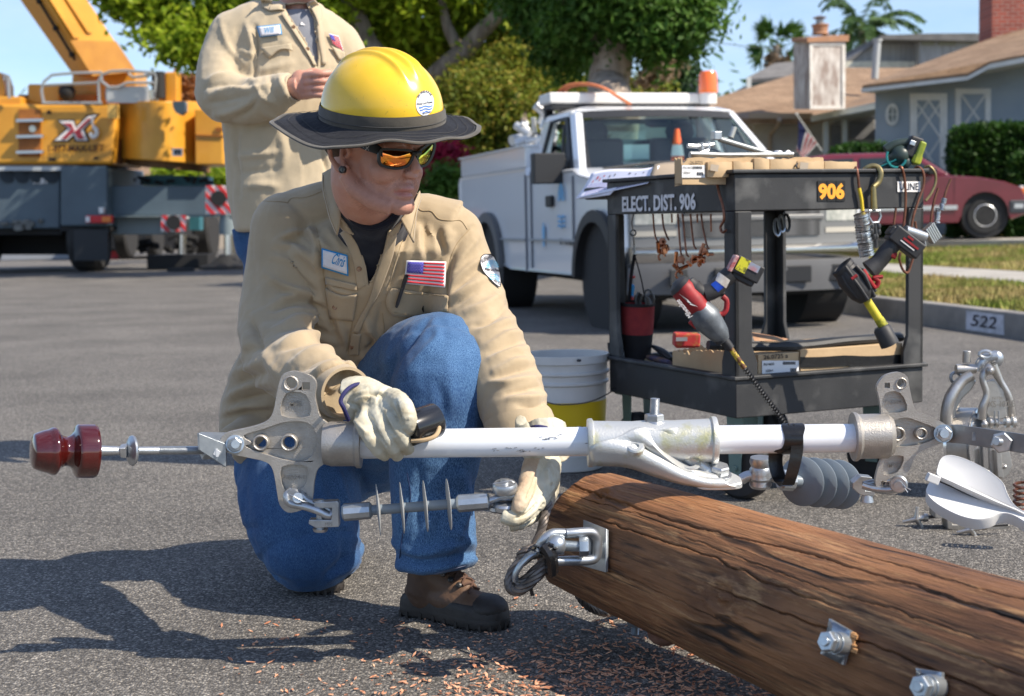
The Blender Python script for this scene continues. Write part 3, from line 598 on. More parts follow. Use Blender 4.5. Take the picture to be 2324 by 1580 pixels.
mb=MB();E(mb,[(322,664),(400,664),(416,705),(484,640),(530,632),(456,712),(480,772),(420,772),(404,740),(366,772),(300,772),(376,706)],29.55);mb.build('emblem_outline',whp,em)
mb=MB();E(mb,[(345,678),(390,678),(410,724),(482,652),(505,650),(438,716),(462,764),(428,764),(406,722),(362,764),(335,764),(392,708)],29.525);mb.build('emblem_cross',M('emblem_red',(.36,.035,.05),rough=.5),em)
mb=MB();mb.tube([pt(z1(x,y),29.5)for x,y in((512,640),(505,670),(515,700))],.025,6);mb.tube([pt(z1(515+18*math.cos(a),728+26*math.sin(a)),29.5)for a in[k*.6 for k in range(-3,6)]],.045,6);mb.build('emblem_hook',whp,em)
text('1-877-MAX-LIFT','phone_number',M('brown_black',(.05,.02,.01),rough=.7),cr,pt(z1(265,838),29.54),(1,0,0),(0,0,1),.145,w=(pt(z1(572,838),29.54)-pt(z1(265,838),29.54)).length,bold=.03)
mb=MB();C(mb,R4(-300,935,330,1258),29.8,5);C(mb,R4(330,912,590,1245),29.6,3);mb.build('carrier_body',cg,cr,bevel=.05)
mb=MB();C(mb,R4(-300,914,362,938),29.65,.5);mb.build('deck_edge',M('deck_pale',(.45,.48,.50),rough=.5),cr)
mb=MB()
for x in(45,125,205,285):mb.cyl(pt(z1(x,962),29.82),pt(z1(x,962),29.76),.17,seg=16)
mb.build('body_hole',M('dark_hole',(.03,.04,.05),rough=.8),cr)
text('3281','fleet_number',whp,cr,pt(z1(183,1012),29.78),(1,0,0),(0,0,1),.12,bold=.03)
mb=MB()
for k in range(18):x,y=r_.gauss(110,38),r_.gauss(1232,14);mb.ball(pt(z1(x,y),29.75),(r_.uniform(.04,.14),.05,r_.uniform(.03,.1)),8)
mb.build('hitch',M('hitch_dirty',(.22,.22,.20),(.05,.05,.05),sc=6,rough=.8),cr)
mb=MB();C(mb,R4(330,1245,600,1270),29.7,1.5);C(mb,R4(-300,1258,400,1400),31.5,2);C(mb,R4(-300,1258,340,1290),30,1);mb.build('underframe',blk,cr)
mb=MB();C(mb,R4(405,1262,592,1432),29.5,.06);mb.build('mudflap',M('mudflap_black',(.025,.027,.03),rough=.6),cr)
mb=MB();C(mb,R4(468,1184,612,1226),29.4,.15);tl=mb.build('tail_light',redp,cr,bevel=.02);mb=MB();C(mb,R4(560,1190,606,1220),29.36,.05);mb.build('amber_lens',M('amber_lens',(.75,.20,.03),rough=.3),tl);mb=MB();C(mb,R4(470,1190,492,1220),29.36,.05);mb.build('clear_lens',whp,tl)
mb=MB();C(mb,[(540,1140),(568,1140),(565,1172),(545,1172)],29.4,.15);mb.build('marker_lamp',whp,cr)
def wheel(mb,px,yb,rad,width,Y,flat=False):
 g_=pt(z1(px,yb),Y);mb.lathe((g_.x-width/2,Y,g_.z+rad),(1,0,0),[(0,rad*.62),(.0,rad*.9),(width*.15,rad),(width*.85,rad),(width,rad*.9),(width,rad*.62)],28)
def nwheel(px,yb,rad,width,Y):
 mb=MB();wheel(mb,px,yb,rad,width,Y);g_=pt(z1(px,yb),Y);w_=mb.build('wheel',rub,cr)
 m2=MB();m2.cyl((g_.x-width*.3,Y,g_.z+rad),(g_.x+width*.3,Y,g_.z+rad),rad*.6,seg=18);m2.build('rim',cgl,w_)
nwheel(500,1488,.66,.62,30.3);nwheel(1138,1422,.68,.40,34);nwheel(695,1420,.62,.34,36);nwheel(-100,1470,.66,.6,31);nwheel(850,1415,.6,.3,38)
mb=MB();C(mb,R4(600,1022,1165,1186),30.0,.6);mb.build('outrigger_beam',cg,cr,bevel=.03);mb=MB();C(mb,R4(612,1188,892,1290),30.3,.5);mb.build('outrigger_box',cgl,cr,bevel=.03)
def striped(x0,y0,x1,y1,Y,dx,dy):
 mb=MB();C(mb,R4(x0,y0,x1,y1),Y,.04);s_=mb.build('warning_board',whp,cr);mb=MB();w_,h_=x1-x0,y1-y0;st=w_*.40;k=-3
 n_=0
 for k in range(-3,4):
  a=x0+k*st;poly=[(a,y0),(a+st*.5,y0),(a+st*.5+h_*.9,y1),(a+h_*.9,y1)]
  out=[]
  for side in(0,1):
   src=poly if side==0 else out;out=[]
   for i in range(len(src)):
    p,q2=src[i],src[(i+1)%len(src)];ins=(lambda v:v[0]>=x0)if side==0 else(lambda v:v[0]<=x1);lim=x0 if side==0 else x1
    if ins(p):out.append(p)
    if ins(p)!=ins(q2):t_=(lim-p[0])/(q2[0]-p[0]);out.append((lim,p[1]+(q2[1]-p[1])*t_))
  if len(out)>2:C(mb,out,Y-.02,.015)
 mb.build('red_stripe',redp,s_);mb=MB();c_=pt(z1(x0+w_*.5,y0+h_*.45),Y-.03);mb.cyl(c_+Vector((0,.03,0)),c_-Vector((0,.02,0)),.16*w_/140,seg=16);mb.build('reflector',blk,s_)
striped(1130,1020,1270,1176,29.7,0,0);striped(885,1184,1020,1272,29.9,0,0)
mb=MB();C(mb,R4(1150,1175,1290,1190),29.8,.3);C(mb,R4(600,1186,1165,1192),29.9,.4);mb.build('beam_lip',cgl,cr)
mb=MB();mb.cyl(pt(z1(1256,1190),30),pt(z1(1258,1290),30),.20,seg=16);jk=mb.build('jack',cgl,cr);mb=MB();mb.cyl(pt(z1(1262,1290),30),pt(z1(1264,1420),30),.12,seg=14);mb.cyl(pt(z1(1000,1290),31),pt(z1(1000,1400),31),.09,seg=12);mb.build('jack_rod',M('chrome',(.75,.76,.77),rough=.15,metal=1),jk)
mb=MB();p_=pt(z1(1260,1448),30);p_.z=0;mb.lathe(p_,(0,0,1),[(0,.62),(.06,.62),(.12,.40),(.3,.2)],18);mb.box((pt(z1(1000,1420),31).x,31,.16),(1.3,.9,.3));mb.build('jack_pad',blk,jk)
mb=MB();C(mb,[(770,968),(860,960),(1140,970),(1150,1022),(770,1018)],31,.5);C(mb,R4(1040,1190,1095,1265),31,.4);mb.build('valve_block',M('teal_dark',(.03,.13,.17),(.05,.18,.22),sc=4,rough=.5),cr)
mb=MB();
for k in range(16):x=r_.uniform(740,1150);mb.cyl(pt(z1(x,1000+r_.uniform(-30,10)),30.8),pt(z1(x+r_.uniform(-50,50),1000+r_.uniform(-30,10)),30.8),.04,seg=6)
for k in range(22):x=r_.uniform(780,1090);y=r_.uniform(1300,1380);mb.cyl(pt(z1(x,y),32),pt(z1(x+r_.uniform(-60,60),y+r_.uniform(-30,30)),32),r_.uniform(.03,.12),seg=6)
mb.build('pipework',blk,cr)
tm=thing('ground_mat','flat pale grey plate lying under the tail of the crane','plate',gp(z1(150,1440)))
mb=MB();c_=gp(z1(100,1430));mb.box((c_.x,c_.y,.16),(4.4,1.2,.30));mb.build('plate',M('mat_grey',(.30,.32,.35),rough=.7),tm,bevel=.02)
cn_=thing('marker_rag','red rag tied on a short white post beside the mudflap','marker',gp(z1(612,1432)))
mb=MB();c_=gp(z1(635,1425));mb.prism([c_+Vector((-.05,0,0)),c_+Vector((.12,0,0)),c_+Vector((.02,0,1.1)),c_+Vector((-.03,0,1.1))],(0,.1,0));mb.build('post',whp,cn_)
mb=MB();c_=pt(z1(605,1265),c_.y-.1);mb.tube([c_,c_+Vector((-.05,0,-.35)),c_+Vector((.03,0,-.7)),c_+Vector((0,0,-1.0))],[.06,.24,.28,.12],9,flat=.4);mb.build('cloth',M('rag_red',(.45,.05,.06),rough=.9),cn_)
wv_=thing('parked_white_car','white car mostly hidden under the crane turntable','car',gp((385,566)))
mb=MB();c_=pt(z1(675,985),42);mb.box((c_.x,44,1.30),(3.0,4,.30),taper=(.9,.9));mb.build('body',whp,wv_,bevel=.1);mb=MB();mb.box((c_.x,44,.7),(3.2,4.4,.9));mb.build('lower_body',blk,wv_,bevel=.1)
mb=MB();mb.box((c_.x,42.4,.98),(2.5,1.0,.34));mb.build('window',M('green_glass',(.03,.08,.06),rough=.1),wv_)
fp=thing('road_plate','thin dark steel bar lying on the road before the outrigger foot','bar',gp(z1(1000,1492)))
mb=MB();mb.box(gp(z1(995,1492))+Vector((0,0,.03)),(.5,.3,.06));mb.build('bar',blk,fp)
# ================================================================ the red car on the driveway
cx0=pt((2237,531),22.6);SP=22.6/FPX
rc=thing('red_car','faded dark red hatchback car on the driveway before the blue grey house','car',cx0,rot=(0,0,R(-4)))
crm=M('faded_red_paint',(.13,.010,.018),(.17,.016,.028),sc=2,rough=.28,coat=.7);dkp=M('bumper_grey',(.055,.06,.068),rough=.6)
def archpts(cx,r,n=12):return[(cx+r*math.cos(a),.30+r*math.sin(a))for a in[math.pi*(1-k/n)for k in range(n+1)]]
low=[(-3.45,.30),(-3.5,.62),(-3.42,.92),(-3.1,.96),(-.62,.94),(-.1,.90),(.30,.82),(.56,.72),(.62,.58),(.62,.30)]
prof=low+[(.41,.22)]+[(x,z)for x,z in archpts(0,.37)][::-1]+[(-.42,.18),(-2.1,.18)]+archpts(-2.5,.37)[::-1]+[(-2.95,.22)]
def loft_side(mb,prof,ys,ins):
 c=(sum(p[0]for p in prof)/len(prof),sum(p[1]for p in prof)/len(prof))
 mb.rings([[(c[0]+(x-c[0])*k,y,c[1]+(z-c[1])*k2)for x,z in prof]for y,(k,k2)in zip(ys,ins)]);return mb
mb=MB(True);loft_side(mb,prof,[-.02,.0,.06,1.54,1.60,1.62],[(.985,.96),(.995,.985),(1,1),(1,1),(.995,.985),(.985,.96)]);mb.build('body',crm,rc,sharp=30)
gh=[(-3.3,.95),(-2.85,1.27),(-2.4,1.32),(-1.25,1.32),(-1.02,1.27),(-.52,.93)]
mb=MB(True);mb.rings([[(x,.03+.12*(z-.93)/.4,z)for x,z in gh],[(x,1.57-.12*(z-.93)/.4,z)for x,z in gh]]);mb.build('cabin',crm,rc,sharp=25,bevel=.04)
wn=[(-1.95,.985),(-1.95,1.24),(-1.22,1.24),(-1.08,1.20),(-.74,.985)];wn2=[(-3.0,.985),(-2.72,1.22),(-2.05,1.24),(-2.05,.985)]
gl=M('car_glass',(.02,.03,.03),rough=.06,spec=.8)
for q_ in(wn,wn2):mb=MB(True);mb.prism([(x,.012+.12*(z-.93)/.4,z)for x,z in q_],(0,.01,0));mb.build('side_window',gl,rc)
mb=MB(True);mb.prism([(-.56,.12,.955),(-.56,1.48,.955),(-.98,1.40,1.25),(-.98,.2,1.25)],(.02,0,.02));mb.build('windshield',gl,rc)
mb=MB(True);mb.box((-1.6,-.03,.43),(2.3,.03,.07));mb.box((.50,-.03,.43),(.14,.03,.07));mb.build('side_moulding',sil,rc)
mb=MB(True);mb.box((.52,.8,.42),(.34,1.68,.22));mb.box((-3.45,.8,.42),(.2,1.66,.22));mb.build('bumper',dkp,rc,bevel=.04)
mb=MB(True);mb.box((.555,.03,.66),(.12,.08,.10));mb.build('marker_light',M('amber_lens',(.75,.20,.03)),rc,bevel=.015);mb=MB(True);mb.box((.575,.22,.70),(.08,.30,.10));mb.build('headlight',M('lens_clear',(.7,.7,.68),rough=.1,coat=1),rc,bevel=.02)
mb=MB(True);mb.box((-1.98,-.01,.6),(.012,.02,.62));mb.box((-.50,-.01,.6),(.012,.02,.6));mb.build('door_seam',blk,rc)
mb=MB(True);mb.box((-.86,-.08,1.0),(.14,.12,.11));mb.build('wing_mirror',blk,rc,bevel=.02)
for x in(0,-2.5):
 mb=MB(True);mb.lathe((x,.02,.29),(0,1,0),[(0,.19),(0,.27),(.03,.29),(.17,.29),(.2,.26)],32);wh=mb.build('wheel',rub,rc)
 mb=MB(True);mb.lathe((x,.015,.29),(0,1,0),[(.05,.001),(.03,.03),(.05,.06),(.045,.13),(.0,.17),(.01,.185),(.06,.19)],32)
 mb.build('hubcap',M('hubcap_silver',(.72,.74,.76),rough=.35,metal=.5),wh);mb=MB(True)
 for k in range(5):a=k*1.2566;mb.cyl((x+.055*math.cos(a),.025,.29+.055*math.sin(a)),(x+.055*math.cos(a),.06,.29+.055*math.sin(a)),.012,seg=8)
 mb.build('wheel_nut',blk,wh)
 mb=MB(True);mb.lathe((x,.04,.30),(0,1,0),[(0,.365),(.3,.365)],32);mb.build('wheel_well',blk,rc)
 # ================================================================ the white pickup
th=R(15.5);tr_o=pt((1622,744),11.6);tr_o.z=0
tk=thing('pickup_truck','white utility pickup truck with black trim, roof bar and amber beacon, parked at the kerb','pickup truck',tr_o,rot=(0,0,th-math.pi/2))
wpt=M('truck_white_paint',(.78,.79,.80),rough=.22,coat=.8);trim=M('truck_black_trim',(.02,.021,.023),rough=.55);gp_=M('truck_grey_plastic',(.115,.117,.12),(.10,.10,.105),sc=3,rough=.6)
silf=M('truck_silver_fascia',(.20,.20,.195),rough=.4,metal=.3);chr_=M('bumper_chrome',(.50,.50,.50),rough=.16,metal=1,bump=.002,bsc=3)
def arch(cx,r,zq,n=14):return[(cx+r*math.cos(a),zq+r*math.sin(a))for a in[math.pi*k/n for k in range(n+1)]]
WB=-3.40
top=[(-4.66,.60),(-4.68,1.30),(-4.62,1.37),(-2.02,1.37),(-2.0,1.30),(-.62,1.30),(-.45,1.25),(.30,1.17),(.62,1.08),(.72,.985),(.745,.62)]
bot=[(.50,.46)]+arch(0,.47,.40)+[(-.52,.40),(-2.6,.40),(-2.88,.44)]+arch(WB,.47,.42)+[(-4.1,.50)]
P0=top+bot
def tside(y,k,kz):
 return[(-1.9+(x+1.9)*k-(.16*abs(y)**2.6*min(1,max(0,x/.6))),y,.85+(z-.85)*kz)for x,z in P0]
mb=MB(True)
secs=[(-.985,.992,.93),(-1.0,.998,.975),(-.975,1.0,1.0),(-.70,1.0,1.012),(0,1.004,1.02),(.70,1.0,1.012),(.975,1.0,1.0),(1.0,.998,.975),(.985,.992,.93)]
mb.rings([tside(y,k,kz)for y,k,kz in secs]);mb.build('body',wpt,tk,sharp=28)
for s in(-1,1):
 mb=MB(True);mb.box((-1.2,s*1.002,.70),(1.5,.02,.02));mb.box((-2.5,s*1.002,.70),(.9,.02,.02));mb.build('crease',M('truck_seam_grey',(.30,.32,.34),rough=.4),tk)
 mb=MB(True);mb.box((-.62,s*.996,.85),(.008,.02,.78));mb.box((-1.86,s*.996,.88),(.008,.02,.88));mb.box((-2.04,s*.996,.85),(.012,.02,.9));mb.build('door_seam',M('seam_dark',(.20,.21,.23),rough=.6),tk)
 for cx,zq in((0,.40),(WB,.42)):
  o_,i_=arch(cx,.55,zq),arch(cx,.455,zq);mb=MB(True);mb.rings([[(a[0],s*1.00,a[1]),(a[0],s*1.045,a[1]),(b[0],s*1.05,b[1]),(b[0],s*.96,b[1])]for a,b in zip(o_,i_)]);mb.build('arch_trim',gp_ if cx else trim,tk)
  mb=MB(True);mb.lathe((cx,s*.62,zq),(0,s,0),[(0,.462),(.36,.462)],28);mb.build('wheel_well',blk,tk)
  g=(cx,s*.74,.372);mb=MB(True);mb.lathe((g[0],s*.69,g[2]),(0,s,0),[(0,.20),(0,.34),(.03,.372),(.21,.372),(.25,.35),(.25,.23),(.22,.21)],40);wh=mb.build('wheel',rub,tk)
  mb=MB(True);mb.lathe((g[0],s*.90,g[2]),(0,s,0),[(0,.22),(.035,.215),(-.02,.17),(-.03,.10),(.03,.06),(.035,.001)],28);mb.build('rim',M('steel_rim',(.35,.36,.37),rough=.4,metal=.6),wh)
 mb=MB(True);mb.box((-1.25,s*1.01,1.04),(.17,.03,.10));mb.build('door_handle',trim,tk,bevel=.012)
 mb=MB(True);mb.box((-3.32,s*.86,1.47),(2.55,.26,.20));mb.box((-3.32,s*.87,1.565),(2.58,.29,.025));mb.build('side_box',wpt,tk,bevel=.012)
db=M('emblem_blue',(.18,.45,.72),rough=.4);ys=-1.0075
mb=MB(True)
for k in range(9):a=math.pi*(k+.5)/9;mb.prism([(-.93+.02*math.cos(a),ys,1.03+.03*math.sin(a)),(-.93+.09*math.cos(a-.12),ys,1.03+.16*math.sin(a-.12)),(-.93+.09*math.cos(a+.12),ys,1.03+.16*math.sin(a+.12))],(0,.004,0))
for k in range(3):mb.tube([(-1.02+.03*j,ys+.002,.90-.04*k+.012*math.sin(j*1.6))for j in range(7)],.009,4)
mb.prism([(-1.46,ys,.86),(-1.42,ys,.80),(-1.44,ys,.64),(-1.48,ys,.64),(-1.50,ys,.80)],(0,.004,0));mb.build('door_emblem',db,tk)
text('Water and Power','door_lettering',M('letter_black',(.04,.04,.05),rough=.6),tk,tk.location+Vector((0,0,0)),(1,0,0),(0,0,1),.035,w=.22)
dl=tk.children[-1];dl.location=(-1.04,ys,.955);
mb=MB(True);mb.box((-.74,ys,.68),(.16,.006,.035));mb.box((-.95,ys,.69),(.05,.006,.05));mb.build('badge',M('badge_grey',(.12,.12,.13),rough=.4,metal=.5),tk)
A0,A1=(-.72,.90,1.30),(-1.32,.76,1.80)
B0,B1=(-1.93,.93,1.32),(-1.98,.78,1.80)
def both(f):
 for s in(-1,1):f(s)
mb=MB(True)
mb.rings([[(x,y,z)for x,y,z in ring]for ring in([(-1.28,-.76,1.795),(-1.28,.76,1.795),(-2.03,.79,1.79),(-2.03,-.79,1.79)],[(-1.24,-.74,1.83),(-1.24,.74,1.83),(-2.05,.77,1.84),(-2.05,-.77,1.84)],[(-1.36,-.62,1.872),(-1.36,.62,1.872),(-1.96,.66,1.885),(-1.96,-.66,1.885)])]);mb.build('roof',wpt,tk,sharp=60,bevel=.02)
mb=MB(True)
for s in(-1,1):
 mb.prism([(-.64,s*.93,1.29),(-.80,s*.93,1.29),(-1.36,s*.78,1.81),(-1.24,s*.76,1.81)],(0,-s*.07,0))
 mb.prism([(-1.80,s*.94,1.29),(-2.06,s*.94,1.29),(-2.06,s*.79,1.81),(-1.84,s*.785,1.81)],(0,-s*.07,0))
 mb.prism([(-1.30,s*.785,1.83),(-2.0,s*.795,1.83),(-2.0,s*.81,1.77),(-1.33,s*.795,1.77)],(0,-s*.05,0))
mb.build('pillar',wpt,tk,bevel=.015)
mb=MB(True)
for s in(-1,1):
 o=[(-.82,s*.945,1.30),(-1.83,s*.955,1.30),(-1.86,s*.80,1.785),(-1.36,s*.795,1.785)];i=[(-.95,s*.935,1.335),(-1.79,s*.94,1.335),(-1.81,s*.813,1.755),(-1.39,s*.81,1.755)]
 for k in range(4):mb.prism([o[k],o[(k+1)%4],i[(k+1)%4],i[k]],(0,-s*.03,0))
 mb.prism([(-1.15,s*.925,1.335),(-1.19,s*.925,1.335),(-1.42,s*.82,1.70),(-1.38,s*.82,1.72)],(0,-s*.02,0))
mb.build('window_surround',trim,tk)
tg=M('truck_glass',(.62,.88,.80),rough=.0,trans=1,ior=1.03,spec=1.0,coat=1.0)
ws=[(-.63,-.86,1.285),(-.57,0,1.29),(-.63,.86,1.285),(-1.24,.73,1.80),(-1.20,0,1.815),(-1.24,-.73,1.80)]
def wsurf(u,v,o=0):
 y=(u*2-1);h=(1-v);yy=y*(.88-.14*v);x=-.55-.10*y*y-.62*v+o;return(x,yy,1.285+.525*v-.01*y*y+o*.8)
mb=MB(True)
for i in range(12):
 for j in range(6):mb.face([wsurf(i/12,j/6),wsurf((i+1)/12,j/6),wsurf((i+1)/12,(j+1)/6),wsurf(i/12,(j+1)/6)])
bmesh.ops.remove_doubles(mb.bm,verts=mb.bm.verts,dist=.001);mb.build('windshield',tg,tk)
mb=MB(True)
for i in range(12):
 for(v0,v1)in((-.03,.03),(.90,1.03)):
  mb.prism([wsurf(i/12,v0,.006),wsurf((i+1)/12,v0,.006),wsurf((i+1)/12,v1,.006),wsurf(i/12,v1,.006)],(.004,0,.003))
for(u0,u1)in((-.015,.03),(.97,1.015)):
 mb.prism([wsurf(u0,0,.007),wsurf(u1,0,.007),wsurf(u1,1,.007),wsurf(u0,1,.007)],(.004,0,.003))
mb.build('windshield_seal',trim,tk)
mb=MB(True)
mb.tube([wsurf(.08,-.02,.03),wsurf(.30,.05,.03),wsurf(.52,.07,.03)],.013,6);mb.tube([wsurf(.55,-.02,.03),wsurf(.75,.05,.03),wsurf(.94,.07,.03)],.013,6);mb.build('wiper',trim,tk)
mb=MB(True);mb.prism([(-2.0,-.70,1.36),(-2.0,.70,1.36),(-2.02,.68,1.76),(-2.02,-.68,1.76)],(-.01,0,0));mb.build('rear_window',tg,tk)
mb=MB(True);mb.box((-.95,0,1.20),(.5,1.7,.16));mb.box((-.72,0,1.27),(.25,1.66,.05));mb.box((-1.3,0,.95),(1.3,1.75,.1));mb.build('dashboard',M('dash_grey',(.10,.10,.10),rough=.8),tk,bevel=.03)
for s in(-.42,.42):
 mb=MB(True);mb.box((-1.78,s,1.27),(.16,.56,.62));mb.ball((-1.76,s,1.64),(.06,.15,.12),12);mb.box((-1.5,s,1.02),(.5,.56,.14));mb.build('seat',M('seat_grey',(.06,.062,.066),rough=.9),tk,bevel=.04)
mb=MB(True);mb.tube([(-1.15+.10*math.sin(a)*.4,.42+.19*math.cos(a),1.30+.17*math.sin(a))for a in[k*.4488 for k in range(14)]],.017,6,closed=True);mb.build('steering_wheel',trim,tk)
mb=MB(True);mb.ball((-1.22,0,1.70),(.03,.13,.04),10);mb.build('rear_view_mirror',trim,tk)
for s in(-1,1):
 mb=MB(True);mb.box((-.98,s*1.10,1.315),(.12,.28,.26));mb.tube([(-.98,s*.94,1.24),(-.98,s*1.05,1.25)],.035,8);mb.tube([(-.98,s*.94,1.38),(-.98,s*1.05,1.38)],.03,8);wm=mb.build('wing_mirror',trim,tk,bevel=.035,bseg=3)
 mb=MB(True);mb.box((-1.045,s*1.10,1.315),(.01,.22,.2));mb.build('mirror_glass',chr_,wm)
def fx(y):return .76-.16*abs(y)**2.6
def band(mb,z0,z1_,y0,y1,o,th_=.05,n=14):
 ys_=[y0+(y1-y0)*k/n for k in range(n+1)]
 mb.rings([[(fx(y)+o,y,z0),(fx(y)+o,y,z1_),(fx(y)+o-th_,y,z1_),(fx(y)+o-th_,y,z0)]for y in ys_]);return mb
band(MB(True),.64,.945,-.96,.96,.006,.3).build('front_fascia',silf,tk,bevel=.015)
mb=MB(True);band(mb,.92,1.0,-.95,.95,-.02,.3);mb.build('hood_lip',wpt,tk,bevel=.01)
gm=M('grille_mesh',(.012,.012,.012),rough=.5)
n,L,b=nodes(gm);ck=n.new('ShaderNodeTexVoronoi');ck.inputs['Scale'].default_value=55;ck.inputs['Randomness'].default_value=0;rp=n.new('ShaderNodeValToRGB');rp.color_ramp.elements[0].position=.3;rp.color_ramp.elements[0].color=(.01,.01,.01,1);rp.color_ramp.elements[1].position=.55;rp.color_ramp.elements[1].color=(.10,.10,.10,1)
tcc=n.new('ShaderNodeTexCoord');L(tcc.outputs['Object'],ck.inputs[0]);L(ck.outputs['Distance'],rp.inputs[0]);L(rp.outputs[0],b.inputs['Base Color'])
mb=MB(True);band(mb,.72,.93,-.56,.56,.02,.03);mb.build('grille',gm,tk);mb=MB(True);band(mb,.84,.88,-.6,.6,.03,.03);mb.build('grille_bar',silf,tk,bevel=.01)
for s in(-1,1):
 mb=MB(True);band(mb,.82,.925,s*.62,s*.93,.012,.04,6);mb.build('headlight',M('headlight_lens',(.26,.28,.26),(.50,.50,.46),sc=14,rough=.08,coat=1),tk,bevel=.01)
 mb=MB(True);band(mb,.735,.775,s*.62,s*.93,.012,.04,6);mb.build('marker_light',M('marker_lens',(.45,.42,.36),rough=.2),tk)
mb=MB(True)
ys_=[-.98+1.96*k/20 for k in range(21)]
mb.rings([[(fx(y)+.11,y,.50),(fx(y)+.150,y,.565),(fx(y)+.145,y,.625),(fx(y)+.10,y,.655),(fx(y)-.05,y,.655),(fx(y)-.05,y,.50)]for y in ys_]);mb.build('chrome_bumper',chr_,tk,sharp=50)
mb=MB(True);mb.rings([[(fx(y)+.13,y,.30),(fx(y)+.15,y,.47),(fx(y)+.14,y,.535),(fx(y)+.02,y,.535),(fx(y),y,.30)]for y in ys_]);lb=mb.build('lower_bumper',gp_,tk,sharp=50)
mb=MB(True)
for y in(-.62,-.27,.27,.62):xx=fx(y)+.148;mb.box((xx,y,.43),(.02,.26,.13),Matrix.Rotation(-.32*y,3,'Z'))
mb.build('bumper_recess',trim,lb,bevel=.03,bseg=3)
mb=MB(True);mb.box((.45,0,.33),(.4,1.5,.14));mb.box((-1.5,0,.44),(4.6,.9,.18));mb.cyl((-1.5,-.55,.36),(-4.2,-.55,.38),.05,seg=10);mb.build('underbody',blk,tk)
mb=MB(True)
for y in(-.72,.72):mb.box((-2.16,y,1.68),(.07,.08,.62))
for z in(1.55,1.75,1.92):mb.box((-2.16,0,z),(.05,1.5,.05))
mb.build('rack',trim,tk,bevel=.01)
mb=MB(True);mb.box((-1.95,-.02,1.985),(.34,1.62,.10));mb.build('light_bar',M('bar_white',(.72,.70,.66),rough=.4),tk,bevel=.02)
mb=MB(True);mb.box((-1.95,-.02,1.915),(.30,1.55,.04));mb.build('bar_foot',trim,tk)
mb=MB(True);mb.lathe((-1.75,.72,1.93),(0,0,1),[(0,.08),(.10,.08)],20);bs=mb.build('beacon_base',M('bar_white',(1,1,1)),tk)
mb=MB(True);mb.lathe((-1.75,.72,2.03),(0,0,1),[(0,.088),(.03,.09),(.17,.085),(.20,.07),(.205,.01)],24);mb.build('beacon_lens',M('beacon_orange',(.95,.16,.02),rough=.25,coat=1),tk)
def tkw(x,y,z):return tk.matrix_basis@Vector((x,y,z))
bpy.context.view_layer.update()
st=thing('orange_strap','faded orange ratchet strap looped over the white roof bar of the pickup','strap',tkw(-1.9,-.5,2.05))
mb=MB();mb.tube([tkw(*p)for p in cr_path([(-2.1,-.66,2.0),(-1.95,-.60,2.10),(-1.80,-.46,2.11),(-1.66,-.34,2.06),(-1.50,-.24,1.955),(-1.42,-.20,1.91)],6)],.055,8,flat=.28,up=(0,0,1));mb.build('webbing',M('strap_orange',(.42,.12,.05),(.50,.17,.07),sc=20,rough=.8),st)
rg=thing('bed_hardware','pile of bright steel line hardware standing in the bed of the pickup','hardware',tkw(-2.7,-.7,1.5))
mb=MB();r_=random.Random(4)
for k in range(26):
 a=tkw(-2.75+r_.uniform(-.35,.35),-.66+r_.uniform(-.12,.12),1.58+r_.uniform(0,.28));mb.cyl(a,a+Vector((r_.uniform(-.16,.16),r_.uniform(-.1,.1),r_.uniform(-.14,.14))),r_.uniform(.02,.055),seg=10)
mb.build('fitting',M('galvanised_far',(.62,.62,.60),rough=.4,metal=.6),rg)
tc_=thing('traffic_cone','orange traffic cone with a white collar standing behind the windscreen','traffic cone',tkw(-.92,.02,1.29))
b0=tkw(-.86,.04,1.30);mb=MB();mb.cyl(b0,b0+Vector((0,0,.34)),.07,.02,18);mb.box(b0,(.2,.2,.02));cb=mb.build('cone',M('cone_orange',(.75,.13,.03),rough=.5),tc_)
mb=MB();mb.cyl(b0+Vector((0,0,.10)),b0+Vector((0,0,.20)),.058,.044,18);mb.build('collar',whp,tc_)
rb_=thing('baseball_cap','dark red cap lying on the dashboard beside the cone','cap',b0);mb=MB();mb.ball(tkw(-.80,.22,1.31),(.11,.09,.06),14);mb.build('crown',M('cap_red',(.22,.02,.03),rough=.9),rb_)
# ================================================================ the tool cart
ph=R(24);CR,CL,UP=Vector((math.cos(ph),math.sin(ph),0)),Vector((-math.sin(ph),math.cos(ph),0)),Vector((0,0,1))
CC=pt(z5(950,900),4.2);CC.z=0
def hit(p,P0,N):
 d=pt(p,1)-CAM;return CAM+d*((P0-CAM).dot(N)/d.dot(N))
def FR(x,y,o=0,f=z5):return hit(f(x,y),CC-CL*o,CL)
def FL(x,y,o=0,f=z5):return hit(f(x,y),CC-CR*o,CR)
zT,zTb,zB,zBb=[FR(950,y).z for y in(130,337,1268,1478)]
LR,LL=.70,.80
cpl=M('cart_black_plastic',(.022,.023,.025),(.034,.035,.037),sc=6,rough=.55,bump=.0006,bsc=300,rv=.12,det=8)
n,L,b=nodes(cpl);q1=n.new('ShaderNodeTexNoise');q1.inputs['Scale'].default_value=9;q1.inputs['Detail'].default_value=10;rp=n.new('ShaderNodeValToRGB');rp.color_ramp.elements[0].position=.55;rp.color_ramp.elements[1].position=.75;rp.color_ramp.elements[1].color=(.5,.5,.5,1)
mm=n.new('ShaderNodeMix');mm.data_type='RGBA';mm.inputs[7].default_value=(.16,.16,.155,1);tcc=[x for x in n if x.type=='TEX_COORD'][0];L(tcc.outputs['Object'],q1.inputs[0]);L(q1.outputs[0],rp.inputs[0]);L(rp.outputs[0],mm.inputs[0]);L(b.inputs['Base Color'].links[0].from_socket,mm.inputs[6]);L(mm.outputs[2],b.inputs['Base Color'])
cart=thing('tool_cart','black plastic two shelf tool cart marked ELECT. DIST. 906, loaded with boxes and tools','cart',CC)
